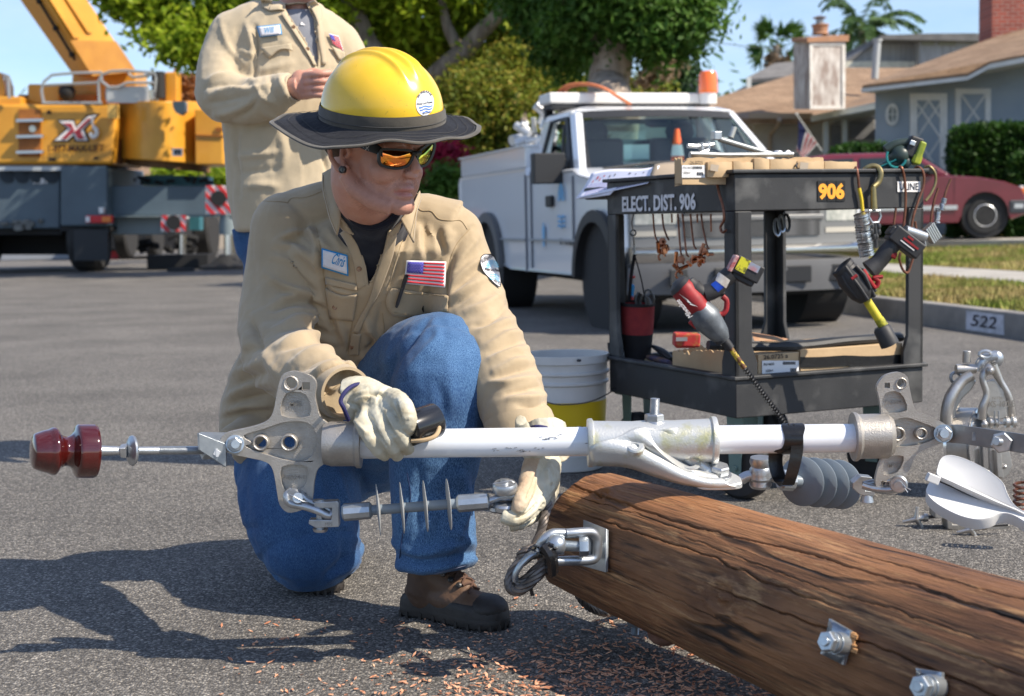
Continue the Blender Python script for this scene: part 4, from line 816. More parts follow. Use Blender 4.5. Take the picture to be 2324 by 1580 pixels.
MC=Matrix((CR,CL,UP)).transposed()
def cp(r,l,z):return CC+CR*r+CL*l+UP*z
def cbox(mb,r0,r1,l0,l1,za_,zb_):mb.box(cp((r0+r1)/2,(l0+l1)/2,(za_+zb_)/2),(r1-r0,l1-l0,zb_-za_),MC);return mb
def tray(name,z0,z1_,fl,lip=.012):
 mb=MB();t_=.022
 out=[cp(0,0,z0),cp(LR,0,z0),cp(LR,LL,z0),cp(0,LL,z0)];inn=[cp(t_,t_,z0),cp(LR-t_,t_,z0),cp(LR-t_,LL-t_,z0),cp(t_,LL-t_,z0)]
 mb.prism(out,UP*(z1_-z0),[inn]);
 o2=[cp(-lip,-lip,z1_),cp(LR+lip,-lip,z1_),cp(LR+lip,LL+lip,z1_),cp(-lip,LL+lip,z1_)];i2=[cp(t_,t_,z1_),cp(LR-t_,t_,z1_),cp(LR-t_,LL-t_,z1_),cp(t_,LL-t_,z1_)]
 mb.prism(o2,UP*.012,[i2]);cbox(mb,t_,LR-t_,t_,LL-t_,fl,fl+.015)
 return mb.build(name,cpl,cart,bevel=.004)
tray('upper_tray',zTb,zT,zTb+.03);tray('lower_tray',zBb,zB,zBb+.06)
mb=MB();cbox(mb,.01,LR-.01,LL+.012,LL+.20,zT-.055,zT-.012);mb.build('handle',cpl,cart,bevel=.01)
for(r,l)in((0,0),(LR,0),(LR,LL),(0,LL)):
 sr,sl_=(1 if r==0 else-1),(1 if l==0 else-1);mb=MB();a=.078;t_=.016
 for(A_,B_)in(((0,a),(0,t_)),((0,t_),(0,a))):
  rr=sorted((r+sr*A_[0],r+sr*A_[1]));ll=sorted((l+sl_*B_[0],l+sl_*B_[1]))
  segs=[(zB,0),(zB+.05,.0),(zB+.10,-.018),(zTb,-.018)]
  mb.rings([[cp(rr[0]if sr>0 else rr[0]-(e if A_[1]==a else 0),ll[0]if sl_>0 else ll[0]-(e if B_[1]==a else 0),z),cp(rr[1]+(e if(A_[1]==a and sr>0)else 0),ll[0]if sl_>0 else ll[0]-(e if B_[1]==a else 0),z),cp(rr[1]+(e if(A_[1]==a and sr>0)else 0),ll[1]+(e if(B_[1]==a and sl_>0)else 0),z),cp(rr[0]if sr>0 else rr[0]-(e if A_[1]==a else 0),ll[1]+(e if(B_[1]==a and sl_>0)else 0),z)]for z,e in segs])
 mb.build('post',cpl,cart,bevel=.004)
casg=M('caster_green_steel',(.16,.24,.23),rough=.45,metal=.5)
for(r,l,dl_)in((.10,.12,.1),(LR-.10,.10,-.06),(LR-.12,LL-.12,.0),(.08,LL-.05,.02)):
 c=cp(r,l,.10);ax_=(CR+CL*dl_).normalized()if l>.4 else(CR*.9+CL*.4).normalized()
 mb=MB();mb.lathe(c-ax_*.03,ax_,[(0,.06),(0,.088),(.012,.10),(.048,.10),(.06,.088),(.06,.06)],30);mb.cyl(c-ax_*.028,c+ax_*.028,.062,seg=20);cs=mb.build('caster',rub,cart)
 mb=MB()
 for s in(-1,1):
  q=c+ax_*s*.042;side=ax_.cross(UP);mb.prism([q-side*.03+UP*(zBb-.105),q+side*.03+UP*(zBb-.105),q+side*.02-UP*.02,q-side*.02-UP*.02],ax_*.004)
 mb.box(cp(r,l,zBb-.004),(.12,.10,.008),MC);mb.cyl(c-ax_*.05,c+ax_*.05,.009,seg=8);mb.build('fork',casg,cs)
wst=M('stencil_white',(.74,.74,.76),(.52,.52,.54),sc=60,rough=.8);orp=M('decal_orange',(.88,.36,.03),rough=.6);dblk=M('decal_black',(.008,.008,.008),rough=.5)
def ftext(s,f,x0,y0,x1,h,mat,parent,xd,bold=.03,name='lettering',lift_=.002):
 a,b_=f(x0,y0),f(x1,y0+0);w_=(b_-a).dot(xd);return text(s,name,mat,parent,a,xd,UP,h,w=abs(w_),bold=bold,lift=lift_)
text('ELECT. DIST. 906','lettering',wst,cart,FL(331,343,.001),-CL,UP,.054,w=abs((FL(735,330)-FL(331,343)).dot(CL)),bold=.035,lift=.002)
mb=MB()
for x0,x1 in((1401,1450),(1453,1500),(1503,1552)):mb.prism([FR(x0,170,.0015),FR(x1,170,.0015),FR(x1,281,.0015),FR(x0,281,.0015)],-CL*.0015)
dec=mb.build('number_decal',dblk,cart)
text('906','lettering',orp,dec,FR(1406,274,.003),CR,UP,.050,w=abs((FR(1549,274)-FR(1406,274)).dot(CR)),bold=.045,lift=.001)
mb=MB();mb.prism([FR(1840,173,.0015),FR(1966,173,.0015),FR(1966,231,.0015),FR(1840,231,.0015)],-CL*.0015);dec=mb.build('maker_label',whp,cart)
text('ULINE','lettering',M('label_ink',(.03,.035,.05),rough=.6),dec,FR(1852,222,.003),CR,UP,.022,w=abs((FR(1956,222)-FR(1852,222)).dot(CR)),bold=.015,lift=.001)
copper=M('aged_copper',(.30,.13,.08),(.16,.07,.045),sc=30,rough=.42,metal=.85);brass=M('olive_brass',(.34,.28,.13),(.24,.19,.09),sc=20,rough=.4,metal=.8)
galv=M('galvanised_steel',(.52,.54,.56),(.36,.38,.40),sc=35,rough=.36,metal=.85,bump=.0003,bsc=160,rv=.1,det=8);darkst=M('dark_steel',(.06,.06,.062),(.11,.11,.11),sc=30,rough=.42,metal=.7)
brightc=M('bright_copper',(.62,.26,.13),(.36,.13,.06),sc=40,rough=.25,metal=1)
def hook(label,pts,mat,r=.0042,f=FR,zf=z5,o=.012,name='wire_hook',cat='hook',group='wire hooks hanging from the cart rim'):
 P=[f(x,y,(oo[0]if oo else o),zf)for x,y,*oo in pts];t_=MB();c=P[0]
 e=thing(name,label,cat,c,group);t_.tube(cr_path(P,5),r,8);t_.build('wire',mat,e);return e
hook('bent brown copper hook over the corner of the cart, left of the orange 906',[(935,122,-.02),(905,104,0),(872,112),(850,170),(862,240),(882,310),(888,380),(868,425),(880,452),(900,440)],copper,f=FL)
hook('brown wire hook with yellow tape carrying the stack of washers',[(1608,118,-.02),(1612,96,.0),(1622,130),(1632,220),(1650,300),(1652,345)],copper)
MB().tube(cr_path([FR(1630,210,.012),FR(1643,270,.012),FR(1650,335,.012)],4),.0055,8).build('tape',M('yellow_tape',(.70,.52,.03),rough=.5),bpy.data.objects['wire_hook.001'])
hook('brown copper hook crossing the ULINE label',[(1850,120,-.02),(1853,92,0),(1868,104),(1880,160),(1886,240),(1884,330),(1872,440)],copper)
hook('copper hook over the rim just right of the ULINE label',[(1925,120,-.02),(1950,92,0),(1982,120),(1985,190),(1955,280),(1930,360),(1915,440)],copper)
hook('olive wire hook curling over the right corner of the cart',[(1975,120,-.02),(2010,88,0),(2046,122),(2050,180),(2025,240),(1995,280)],brass)
hook('open wire loop hanging against the right post of the cart',[(813,420),(830,560),(812,680),(780,800),(745,882),(700,850),(672,760),(680,700)],copper,zf=za,o=.05)
hook('short copper rod hanging below the rim in front of the red car',[(640,300),(622,450)],copper,zf=za,r=.0038)
sn=thing('snap_hook','large brass gated snap hook hung over the cart rim, with swivel and shackle below','hook',FR(1710,330,.02))
MB().tube(cr_path([FR(1708,205,.02),FR(1738,175,.02),FR(1750,130,.02),FR(1735,98,.01),FR(1705,88,0),FR(1672,100,-.01),FR(1655,118,-.02)],6),.0085,10).build('hook_bow',brass,sn)
mb=MB();mb.cyl(FR(1708,200,.02),FR(1712,325,.02),.0085,.011,12);mb.build('shank',brass,sn)
mb=MB();mb.tube([FR(x,y,.02)for x,y in((1686,335),(1742,335),(1748,365),(1735,398),(1700,400),(1682,368))],.0045,8,closed=True);mb.build('swivel',galv,sn)
mb=MB()
for(x,y)in((1702,420),(1738,420),(1700,450),(1738,452),(1712,478),(1726,478)):mb.ball(FR(x,y,.02),(.008,.008,.012),8)
mb.tube([FR(1716,400,.02),FR(1722,460,.02),FR(1724,540,.02)],.006,8);mb.build('shackle',darkst,sn)
def stack(label,a,b_,r,n,mat,group=None,hole=.3,seed=1,cat='washers',o=.02):
 rr_=random.Random(seed);d=(b_-a);t_=thing('washer_stack',label,cat,a,group);mb=MB();ax_=d.normalized()
 for k in range(n):
  p=a+d*(k/n);tl_=Vector((rr_.gauss(0,.06),rr_.gauss(0,.06),rr_.gauss(0,.06)));q=(ax_+tl_).normalized();p=p+Vector((rr_.gauss(0,.0012),rr_.gauss(0,.0012),0))
  mb.lathe(p,q,[(0,r*hole),(0,r),(d.length/n*.75,r),(d.length/n*.75,r*hole)],24)
 mb.build('washer',mat,t_)['kind']='stuff';return t_
stack('thick stack of round steel washers threaded on a wire below the orange 906',FR(1640,352,.03),FR(1672,585,.03),.0225,34,alu)
stack('small stack of spring washers hanging from the right corner of the cart',FR(1078,212,.02,za),FR(1052,320,.02,za),.0085,9,galv,seed=4,hole=.5)
stack('lower clump of spring washers beside the ribbed metal block',FR(1020,300,.0,za),FR(1012,440,.0,za),.009,10,galv,seed=7,hole=.5)
hook('copper wire threaded through the spring washers at the cart corner',[(1135,40),(1105,110),(1078,200),(1060,300)],copper,zf=za,r=.0038)
hook('copper wire holding the ribbed metal block',[(1022,120),(990,220),(965,340),(955,440)],copper,zf=za,r=.0042)
bl=thing('ribbed_block','bright ribbed metal clamp block hanging at the right post of the cart','clamp',FR(960,520,.06,za))
mb=MB();Mr=Matrix.Rotation(R(-35),3,'Y')
c0=FR(965,525,.07,za)
for k in range(5):mb.box(c0+MC@(Mr@Vector((-.016+k*.008,0,0))),(.0055,.022,.055),MC@Mr)
mb.box(c0,(.036,.012,.05),MC@Mr);mb.build('block',alu,bl,bevel=.001)
mb=MB();c1=FR(765,535,.07,za);mb.cyl(FR(720,500,.07,za),FR(900,560,.07,za),.016,seg=14);mb.cyl(FR(895,555,.07,za),FR(905,640,.07,za),.004,seg=8);mb.build('barrel',galv,bl)
for i_,(x,y)in enumerate(((1180,425),(1205,405),(1232,400))):
 t_=thing('ring','bright steel ring hanging under the upper tray, number counted among three loops'if 0 else['leftmost of three bright steel rings hanging under the upper tray','middle of three steel rings hanging under the upper tray','darker steel ring at the right of three under the upper tray'][i_],'ring',FR(x,y,-.12),'steel rings under the upper tray')
 c_=FR(x,y,-.12);MB().tube([c_+Vector((.009*math.cos(a),.012*math.sin(a),.026*math.sin(a)))for a in[k*.524 for k in range(12)]],.0045,6,closed=True).build('loop',[galv,galv,darkst][i_],t_)
def clamp_cluster(label,wires,cx,cy,seed,o=-.05):
 r_=random.Random(seed);c=FL(cx,cy,o);t_=thing('copper_clamps',label,'clamps',c,'copper clamps hanging under the upper tray')
 for(x0,x1,y1)in wires:MB().tube(cr_path([FL(x0,352,o),FL(x0+(x1-x0)*.3,420,o),FL(x1,y1,o),FL(x1+12,y1+25,o)],4),.0032,6).build('hanger',copper,t_)
 mb=MB()
 for k in range(9):
  a=c+Vector((r_.gauss(0,.013),r_.gauss(0,.013),r_.gauss(0,.019)));d=Vector((r_.gauss(0,1),r_.gauss(0,1),r_.gauss(0,1))).normalized()
  if k%3==0:mb.lathe(a,d,[(0,.005),(0,.013),(.010,.013),(.010,.006)],6)
  elif k%3==1:mb.cyl(a-d*.020,a+d*.020,.006,seg=10)
  else:mb.tube([a+Vector((.011*math.cos(q),.003*math.sin(3*q),.013*math.sin(q)))for q in[w_*.7 for w_ in range(7)]],.004,6)
 mb.build('clamp',brightc,t_,bevel=.0008)
clamp_cluster('left cluster of copper clamps hanging under the stencilled lettering',[(498,512,480),(548,572,470)],545,540,1)
clamp_cluster('middle and lowest cluster of bright copper clamps under the upper tray',[(634,650,560),(660,680,560)],668,612,2)
clamp_cluster('right cluster of copper clamps beside the near post of the cart',[(704,722,520),(762,792,520)],768,572,3)
for lb_,x in(('short bare copper wire end under the 906 stencil',740),('short dark wire end hanging left of the near post',815),('short wire end between the copper clamp clusters',600)):
 hook(lb_,[(x,352),(x+2,400+(x>800)*50)],copper,f=FL,o=-.05,r=.003)
bagr,bagb=M('bag_red_canvas',(.30,.035,.035),(.22,.025,.03),sc=30,rough=.9,bump=.001,bsc=200),M('bag_black_canvas',(.022,.02,.022),rough=.9,bump=.001,bsc=150)
bt=FL(412,850,-.10);bb=FL(405,1150,-.10);up_=(bt-bb);k_=.060
bg_=thing('tool_bag','red and black canvas bucket bag of hand tools hanging by a strap under the cart','tool bag',bb)
mb=MB();mb.lathe(bb+up_*.46,up_,[(0,k_*.94),(up_.length*.25,k_*.98),(up_.length*.52,k_),(up_.length*.54,k_*1.03),(up_.length*.55,k_*.9),(up_.length*.35,k_*.85)],24,True);mb.build('upper_body',bagr,bg_)
mb=MB();mb.lathe(bb,up_,[(0,k_*.80),(up_.length*.1,k_*.86),(up_.length*.47,k_*.95),(up_.length*.475,k_*.96)],24);mb.build('lower_body',bagb,bg_)
mb=MB();mb.lathe(bb+up_*.985,up_,[(0,k_*1.02),(.006,k_*1.04),(.012,k_*1.02)],24,False);mb.build('rim_binding',bagb,bg_)
tp=FL(396,575,-.10)
mb=MB()
for s in(-1,1):mb.tube(cr_path([tp,tp*.5+bt*.5+CR*s*.010+CL*-s*.02,bt+CL*-s*k_],4),.006,8,flat=.4)
mb.build('strap',bagb,bg_)
mb=MB();mb.tube([tp,FL(393,520,-.10),FL(390,470,-.08)],.0035,8);mb.tube([FL(388+16*math.cos(a),456+16*math.sin(a),-.07)for a in[k*.785 for k in range(8)]],.003,6,closed=True);mb.tube([FL(388,440,-.07),FL(380,400,-.06),FL(392,352,-.05)],.003,6);mb.build('clip',galv,bg_)
sd=thing('screwdriver','screwdriver with red and bright blue handle standing in the red tool bag','screwdriver',FL(375,850,-.10))
mb=MB();mb.lathe(FL(374,850,-.12),FL(383,700,-.12)-FL(374,850,-.12),[(0,.006),(.01,.011),(.05,.010),(.052,.012),(.07,.011),(.074,.004)],12);mb.build('handle',M('handle_blue',(.02,.28,.62),(.45,.05,.05),sc=28,rough=.35,pos=(.52,.56)),sd)
mb=MB();mb.cyl(FL(383,702,-.12),FL(384,690,-.12),.011,seg=12);mb.build('end_cap',M('handle_red',(.55,.05,.04),rough=.4),sd)
pl=thing('pliers','black handled pliers and sockets crowded in the mouth of the tool bag','pliers',FL(450,850,-.10))
mb=MB();r_=random.Random(3)
for k in range(9):a=FL(r_.uniform(405,490),850,-.10+r_.uniform(-.02,.02));mb.tube(cr_path([a,a+Vector((r_.uniform(-.01,.01),0,.02)),a+Vector((r_.uniform(-.02,.02),0,r_.uniform(.025,.045)))],3),.006,8)
mb.tube([FL(470,790,-.1)+Vector((.012*math.cos(a),0,.014*math.sin(a)))for a in[k*.785 for k in range(8)]],.0035,6,closed=True);mb.build('handle',darkst,pl)
mr=M('tool_red',(.34,.018,.022),(.20,.012,.014),sc=26,rough=.55,det=10);mk=M('tool_black',(.02,.02,.022),(.035,.035,.037),sc=25,rough=.55,bump=.0003,bsc=200);mg=M('tool_grey_metal',(.19,.21,.23),(.09,.10,.11),sc=24,det=10,rough=.5,metal=.5)
def PX(zf,Y):return lambda x,y,o=0:pt(zf(x,y),Y-o)
dY=4.02;D=PX(z5,dY)
dr=thing('impact_driver','red and black cordless impact driver hanging nose down with a long auger bit','power tool',D(800,800))
mb=MB();a,b_=D(650,760),D(800,925);mb.rings([[c_+s_*w_+Vector((0,d_,0))for(s_,w_,d_)in()]or[]for c_ in()])if 0 else None
def lump(mb,path,rad,seg=16,flat=1.0):mb.tube(cr_path(path,4),[rad[0]+(rad[min(len(rad)-1,int(i/4)+0)]-rad[0])*1 for i in range((len(path)-1)*4+1)]if 0 else interp(rad,(len(path)-1)*4+1),seg,flat=flat)
def interp(rad,n):
 return[float(np.interp(i/(n-1)*(len(rad)-1),range(len(rad)),rad))for i in range(n)]
lump(mb,[D(632,735),D(660,765),D(720,840),D(770,900)],[.030,.040,.040,.036],flat=.85);mb.build('motor_housing',mr,dr)
mb=MB();lump(mb,[D(618,722),D(632,735),D(650,752)],[.012,.034,.041],flat=.86);lump(mb,[D(690,720,-.0),D(720,760),D(770,790)],[.018,.028,.02]);mb.build('motor_cap',mk,dr)
mb=MB();lump(mb,[D(745,870),D(790,925),D(860,1010),D(890,1050)],[.036,.043,.030,.016]);mb.build('gear_case',mg,dr)
mb=MB();mb.cyl(D(868,1025),D(925,1092),.016,.012,16);mb.cyl(D(862,1030),D(880,1050),.020,seg=16);mb.build('chuck',mk,dr)
mb=MB();mb.tube(cr_path([D(780,790),D(830,770),D(880,720),D(925,680)],4),.021,14,flat=1.2);mb.build('grip',mk,dr)
mb=MB();mb.tube(cr_path([D(800,850),D(830,885),D(870,905),D(898,880),D(902,830),D(880,805)],4),.008,10);mb.tube(cr_path([D(770,800),D(800,860),D(830,900)],4),.012,10);mb.tube(cr_path([D(700,940),D(740,975)],3),.008,8);mb.build('guard',mr,dr)
mb=MB();mb.cyl(D(836,765),D(868,735),.0225,seg=16);mb.build('tape_blue',M('tape_blue',(.01,.06,.42),rough=.4),dr)
mb=MB();mb.cyl(D(866,738),D(895,700),.0235,.024,seg=16);mb.build('tape_white',M('tape_soiled',(.62,.60,.55),(.45,.40,.36),sc=40,rough=.7),dr)
Mb=Matrix.Rotation(R(28),3,'Y');c_=D(1010,655,-.02)
mb=MB();mb.box(c_,(.084,.075,.052),Mb);mb.box(c_+Mb@Vector((0,0,-.03)),(.07,.06,.02),Mb);bt_=mb.build('battery',mk,dr,bevel=.006,bseg=3)
mb=MB();mb.box(c_+Mb@Vector((-.020,-.039,.004)),(.030,.003,.040),Mb);mb.build('paint_mark',M('paint_yellow',(.62,.58,.03),(.12,.12,.02),sc=50,rough=.7,pos=(.5,.6)),bt_)
mb=MB();mb.box(c_+Mb@Vector((.010,-.038,.012)),(.034,.003,.020),Mb);mb.build('rating_label',M('label_pink',(.40,.20,.22),(.22,.35,.45),sc=40,rough=.5),bt_)
mb=MB();mb.box(c_+Mb@Vector((-.046,-.02,-.004)),(.012,.05,.05),Mb);mb.build('battery_latch',M('latch_red_white',(.55,.42,.40),(.35,.03,.04),sc=60,rough=.6),bt_,bevel=.003)
v_=(D(740,905)-D(640,780)).normalized()
text('Milwaukee','lettering',whp,dr,D(716,912,.046),-v_,Vector((v_.z,0,-v_.x))*1,.014,w=.062,bold=.01,shear=.3)
mb=MB();mb.prism([D(640,790,.05),D(690,825,.05),D(685,835,.05),D(745,862,.05),D(700,850,.05),D(706,840,.05)],(0,.003,0));mb.build('bolt_mark',whp,dr)
ab=thing('auger_bit','long dark spiral wood auger bit with colour taped shank in the red driver','drill bit',D(925,1090))
mb=MB();mb.cyl(D(922,1088),D(1000,1200),.0075,seg=12);mb.build('shank',M('shank_tape',(.55,.42,.04),(.12,.05,.02),sc=60,rough=.6,pos=(.45,.52)),ab)
a,b_=D(1000,1200),D(1235,1520);d=b_-a;x_,y_,_=frame_of(d);mb=MB();rings=[]
for k in range(121):
 u=k/120;p=a+d*u;an=u*2*math.pi*11;rr1,rr2=.0098,.0042
 rings.append([p+(x_*math.cos(an+q)*w_+y_*math.sin(an+q)*w_)for q,w_ in((0,rr1),(.5,rr2),(2.6,rr2),(math.pi,rr1),(3.64,rr2),(5.7,rr2))])
mb.rings(rings);mb.build('spiral',darkst,ab)
D2=PX(za,4.18)
d2=thing('impact_wrench','black cordless impact wrench with red accents hanging at the right post, socket downward','power tool',D2(400,900))
mb=MB();mb.tube(cr_path([D2(175,850),D2(235,930),D2(330,1060),D2(372,1130)],4),interp([.034,.042,.037,.022],13),18);mb.build('motor_housing',mk,d2)
mb=MB()
for k in range(7):an=k*.9-.6;o_=Vector((math.cos(an)*.036,-abs(math.sin(an))*.036,math.sin(an)*.018));mb.tube([D2(215,870)+o_,D2(280,960)+o_*1.15,D2(350,1070)+o_*.9],.006,8)
mb.build('rubber_rib',mk,d2);mb=MB();mb.lathe(D2(175,850),D2(100,770)-D2(175,850),[(0,.036),(.012,.036),(.014,.026),(.004,.022)],20);mb.build('end_ring',mk,d2)
mb=MB();mb.tube(cr_path([D2(400,860),D2(480,790),D2(560,690),D2(640,600),D2(690,545)],4),interp([.030,.024,.025,.024,.026],17),16);mb.build('grip',mk,d2)
mb=MB();mb.tube(cr_path([D2(350,860,.02),D2(390,930,.03),D2(450,1010,.02),D2(480,960,.02),D2(440,930,.02),D2(520,920,.02)],4),.009,10,flat=.7);mb.tube([D2(530,690,.012),D2(640,735,.012)],.010,8);mb.tube([D2(240,940,.04),D2(290,905,.04)],.005,8);mb.build('red_trim',mr,d2)
M2=Matrix.Rotation(R(38),3,'Y');c_=D2(720,605,-.0);mb=MB();mb.box(c_,(.105,.062,.05),M2);mb.box(D2(650,545),(.06,.055,.03),M2);bt_=mb.build('battery',mk,d2,bevel=.006,bseg=3)
mb=MB();mb.box(c_+M2@Vector((.010,-.0315,.002)),(.055,.003,.006),M2);mb.box(c_+M2@Vector((.0,-.0315,.014)),(.02,.003,.006),M2);mb.build('battery_mark',mr,bt_);mb=MB();mb.box(c_+M2@Vector((.005,-.0315,-.008)),(.05,.003,.003),M2);mb.build('battery_line',whp,bt_)
ex=thing('socket_extension','yellow painted extension with a black impact socket on the right hand wrench','socket',D2(372,1130))
mb=MB();mb.cyl(D2(372,1125),D2(490,1310),.013,seg=14);mb.build('extension',M('extension_yellow',(.66,.56,.03),(.40,.34,.03),sc=30,rough=.5),ex)
mb=MB();mb.cyl(D2(485,1300),D2(540,1385),.0145,seg=14);mb.build('collar',M('collar_mix',(.08,.10,.02),(.45,.42,.03),sc=60,rough=.5),ex);mb=MB();mb.lathe(D2(505,1370),D2(590,1540)-D2(505,1370),[(0,.020),(.008,.026),(.060,.028),(.062,.02)],20);mb.build('socket',mk,ex)
card=M('cardboard',(.50,.36,.21),(.42,.29,.165),sc=6,rough=.85,det=8,bump=.0008,bsc=80);cardd=M('cardboard_inside',(.34,.23,.13),rough=.9);card_t=M('brown_tape',(.40,.33,.25),rough=.35)
labw=M('label_white',(.74,.74,.74),rough=.6);ink=M('ink_black',(.02,.02,.02),rough=.7)
def FT(x,y,o):return FR(x,y,o)
def torn_box(name,label,x0,x1,yt,yb,o,dep,seed,cat='cardboard box',group='cardboard boxes on the cart',rough=8,split=0,f=FR,D_=None,th_=.004):
 r_=random.Random(seed);e=thing(name,label,cat,f(x0,yb,o),group);n_=24;D_=D_ or CL
 def wallx(p0,p1,nm,rg):
  zt0,zt1=f(x0,yt,o).z,f(x1,yt,o).z;top_,bo=[],[]
  for k in range(n_+1):
   u=k/n_;p=p0+(p1-p0)*u;zt=zt0+(zt1-zt0)*u;jag=-abs(r_.gauss(0,1))*.0012*rg*(1+2*(math.sin(u*9+seed)>.6))
   top_.append(Vector((p.x,p.y,zt+jag)));bo.append(Vector((p.x,p.y,f(x0,yb,o).z+(f(x1,yb,o).z-f(x0,yb,o).z)*u)))
  out=(p1-p0).cross(UP).normalized()*th_;mb=MB()
  for k in range(n_):mb.prism([bo[k],bo[k+1],top_[k+1],top_[k]],out)
  return mb.build(nm,card,e)
 a_,b_=f(x0,yb,o),f(x1,yb,o)
 fr=wallx(a_,b_,'front_wall',rough*.35);wallx(a_+D_*dep,b_+D_*dep,'back_wall',rough);wallx(a_,a_+D_*dep,'side_wall',rough*.5);wallx(b_,b_+D_*dep,'side_wall',rough*.5)
 mb=MB();zz=min(a_.z,b_.z)+.004;mb.prism([Vector((p.x,p.y,zz))for p in(a_,b_,b_+D_*dep,a_+D_*dep)],(0,0,.004));mb.build('bottom',cardd,e);return e,fr
bx,fr=torn_box('cardboard_box','long open cardboard box with torn rim and barcode label on the upper tray',655,1430,38,190,-.05,.04,2,group=None)
def flab(parent,x0,y0,x1,y1,o,name='label',mat=labw,f=FR):return MB().prism([f(x0,y0,o),f(x1,y0,o),f(x1,y1,o),f(x0,y1,o)],-CL*.001).build(name,mat,parent)
lb_=flab(fr,656,84,782,152,-.043)
mb=MB();r_=random.Random(1)
for k in range(12):x=716+k*4.5;mb.prism([FR(x,90,-.041),FR(x+r_.choice((1.5,2.5)),90,-.041),FR(x+2,104,-.041),FR(x,104,-.041)],-CL*.0005)
for k in range(4):x=740+k*9;mb.prism([FR(x,122,-.041),FR(x+5,122,-.041),FR(x+5,140,-.041),FR(x,140,-.041)],-CL*.0005)
mb.build('barcode',ink,lb_);text('P614650','lettering',ink,lb_,FR(664,104,-.041),CR,UP,.007,lift=.0006);text('38864','lettering',ink,lb_,FR(664,132,-.041),CR,UP,.007,lift=.0006)
text('26.0725','handwriting',ink,fr,FR(700,80,-.043),CR,UP,.010,bold=.01,lift=.001)
for i_,(xa,xb,yt,lb)in enumerate(((800,935,70,'small carton with pulled flap leaning on the front of the long box'),(940,1050,66,'bulging carton second from the label on the upper tray'),(1055,1140,52,'narrow upright carton in the middle of the upper tray'),(1142,1290,50,'wide smooth carton in the middle of the upper tray'),(1292,1440,58,'creased carton with a dark tape strip on the upper tray'),(1442,1620,66,'low carton nearest the snap hook on the upper tray'))):
 e=thing('carton',lb,'cardboard box',FR(xa,150,-.03),'cartons along the upper tray');o_=-.034-.004*(i_%2);r_=random.Random(i_)
 A_,B_=FR(xa,150,o_),FR(xb-2,150,o_);zt=FR((xa+xb)/2,yt,o_).z;q=[A_,B_,Vector((B_.x,B_.y,zt+r_.uniform(-.003,.003))),Vector((A_.x,A_.y,zt+r_.uniform(-.003,.003)))]
 mb=MB();n_=10
 rings=[]
 for k in range(n_+1):
  u=k/n_;bul=math.sin(math.pi*u)*.006;lo=q[0]+(q[1]-q[0])*u-CL*bul;hi=q[3]+(q[2]-q[3])*u-CL*bul*.6+UP*(fuzz((u*3,i_,0))*.004)
  rings.append([lo,(lo+hi)/2-CL*bul,hi,hi+CL*.09+UP*.001,lo+CL*.09])
 mb.rings(rings);mb.build('body',card,e,sharp=50)
 if i_ in(0,4):MB().prism([FR(xa+15,yt+8,.0+o_+.012),FR(xa+60,yt+14,o_+.013),FR(xa+52,120,o_+.013),FR(xa+10,112,o_+.012)],-CL*.001).build('tape',card_t,e)
rodg=M('rod_grey',(.36,.38,.38),(.28,.29,.29),sc=30,rough=.45,metal=.8)
def rod(label,pts,r,mat=rodg,o=-.09,name='steel_rod'):
 e=thing(name,label,'rod',FR(pts[0][0],pts[0][1],o),'steel rods on the boxes');P=[FR(x,y,o)for x,y in pts];MB().tube(P,r,12).build('rod',mat,e);return e
rod('long steel rod lying flat along the torn rim of the boxes',[(700,22),(900,28),(1200,25),(1265,24)],.0075)
r1_=rod('slanted grey rod leaning over the boxes from its square head',[(860,-60),(960,-30),(1090,8),(1150,22)],.0085,o=-.12)
MB().box(FR(845,-78,-.12),(.026,.026,.026),MC).build('square_head',galv,r1_,bevel=.003)
rod('short rounded rod end standing up behind the square head',[(925,-68),(945,-125)],.0085,M('dull_rod',(.40,.41,.39),rough=.5,metal=.5),-.14)
e=thing('clevis_fitting','dark clevis bolt fitting lying at the left end of the boxes','fitting',FR(740,10,-.1));mb=MB();mb.tube([FR(688,-22,-.1),FR(740,-20,-.1),FR(830,-28,-.1)],.007,10);mb.cyl(FR(760,-40,-.1),FR(765,0,-.1),.009,seg=8);mb.cyl(FR(800,-45,-.1),FR(800,-5,-.1),.008,seg=8);mb.tube([FR(700,32,-.1),FR(760,20,-.1),FR(800,5,-.1)],.009,10);mb.build('bolt',galv,e)
e=thing('eye_fitting','pale steel eye fitting at the right end of the flat rod','fitting',FR(1200,22,-.1));mb=MB();mb.ball(FR(1185,18,-.1),(.016,.012,.010),12);mb.tube([FR(1240+14*math.cos(a),22+12*math.sin(a),-.1)for a in[k*.785 for k in range(8)]],.005,6,closed=True);mb.build('eye',M('pale_zinc',(.66,.67,.68),rough=.4,metal=.5),e)
e=thing('wire_twist','twist of dark wire lying on the cartons','wire',FR(1290,72,-.03));MB().tube(cr_path([FR(1288,95,-.02),FR(1284,82,-.03),FR(1300,72,-.04),FR(1330,68,-.05),FR(1345,74,-.05)],4),.003,6).build('wire',darkst,e)
ppm=M('printed_paper',(.72,.73,.84),rough=.6);n,L,b=nodes(ppm)
def sheetp(name,lab,pts,mat,thick=.0012):
 e=thing(name,lab,'paper',pts[0][0]);rows=pts;mb=MB();
 for i in range(len(rows)-1):
  for j in range(len(rows[0])-1):mb.face([rows[i][j],rows[i][j+1],rows[i+1][j+1],rows[i+1][j]])
 bmesh.ops.remove_doubles(mb.bm,verts=mb.bm.verts,dist=.0004);o=mb.build('sheet',mat,e,sharp=80);m_=o.modifiers.new('s','SOLIDIFY');m_.thickness=thick;return e
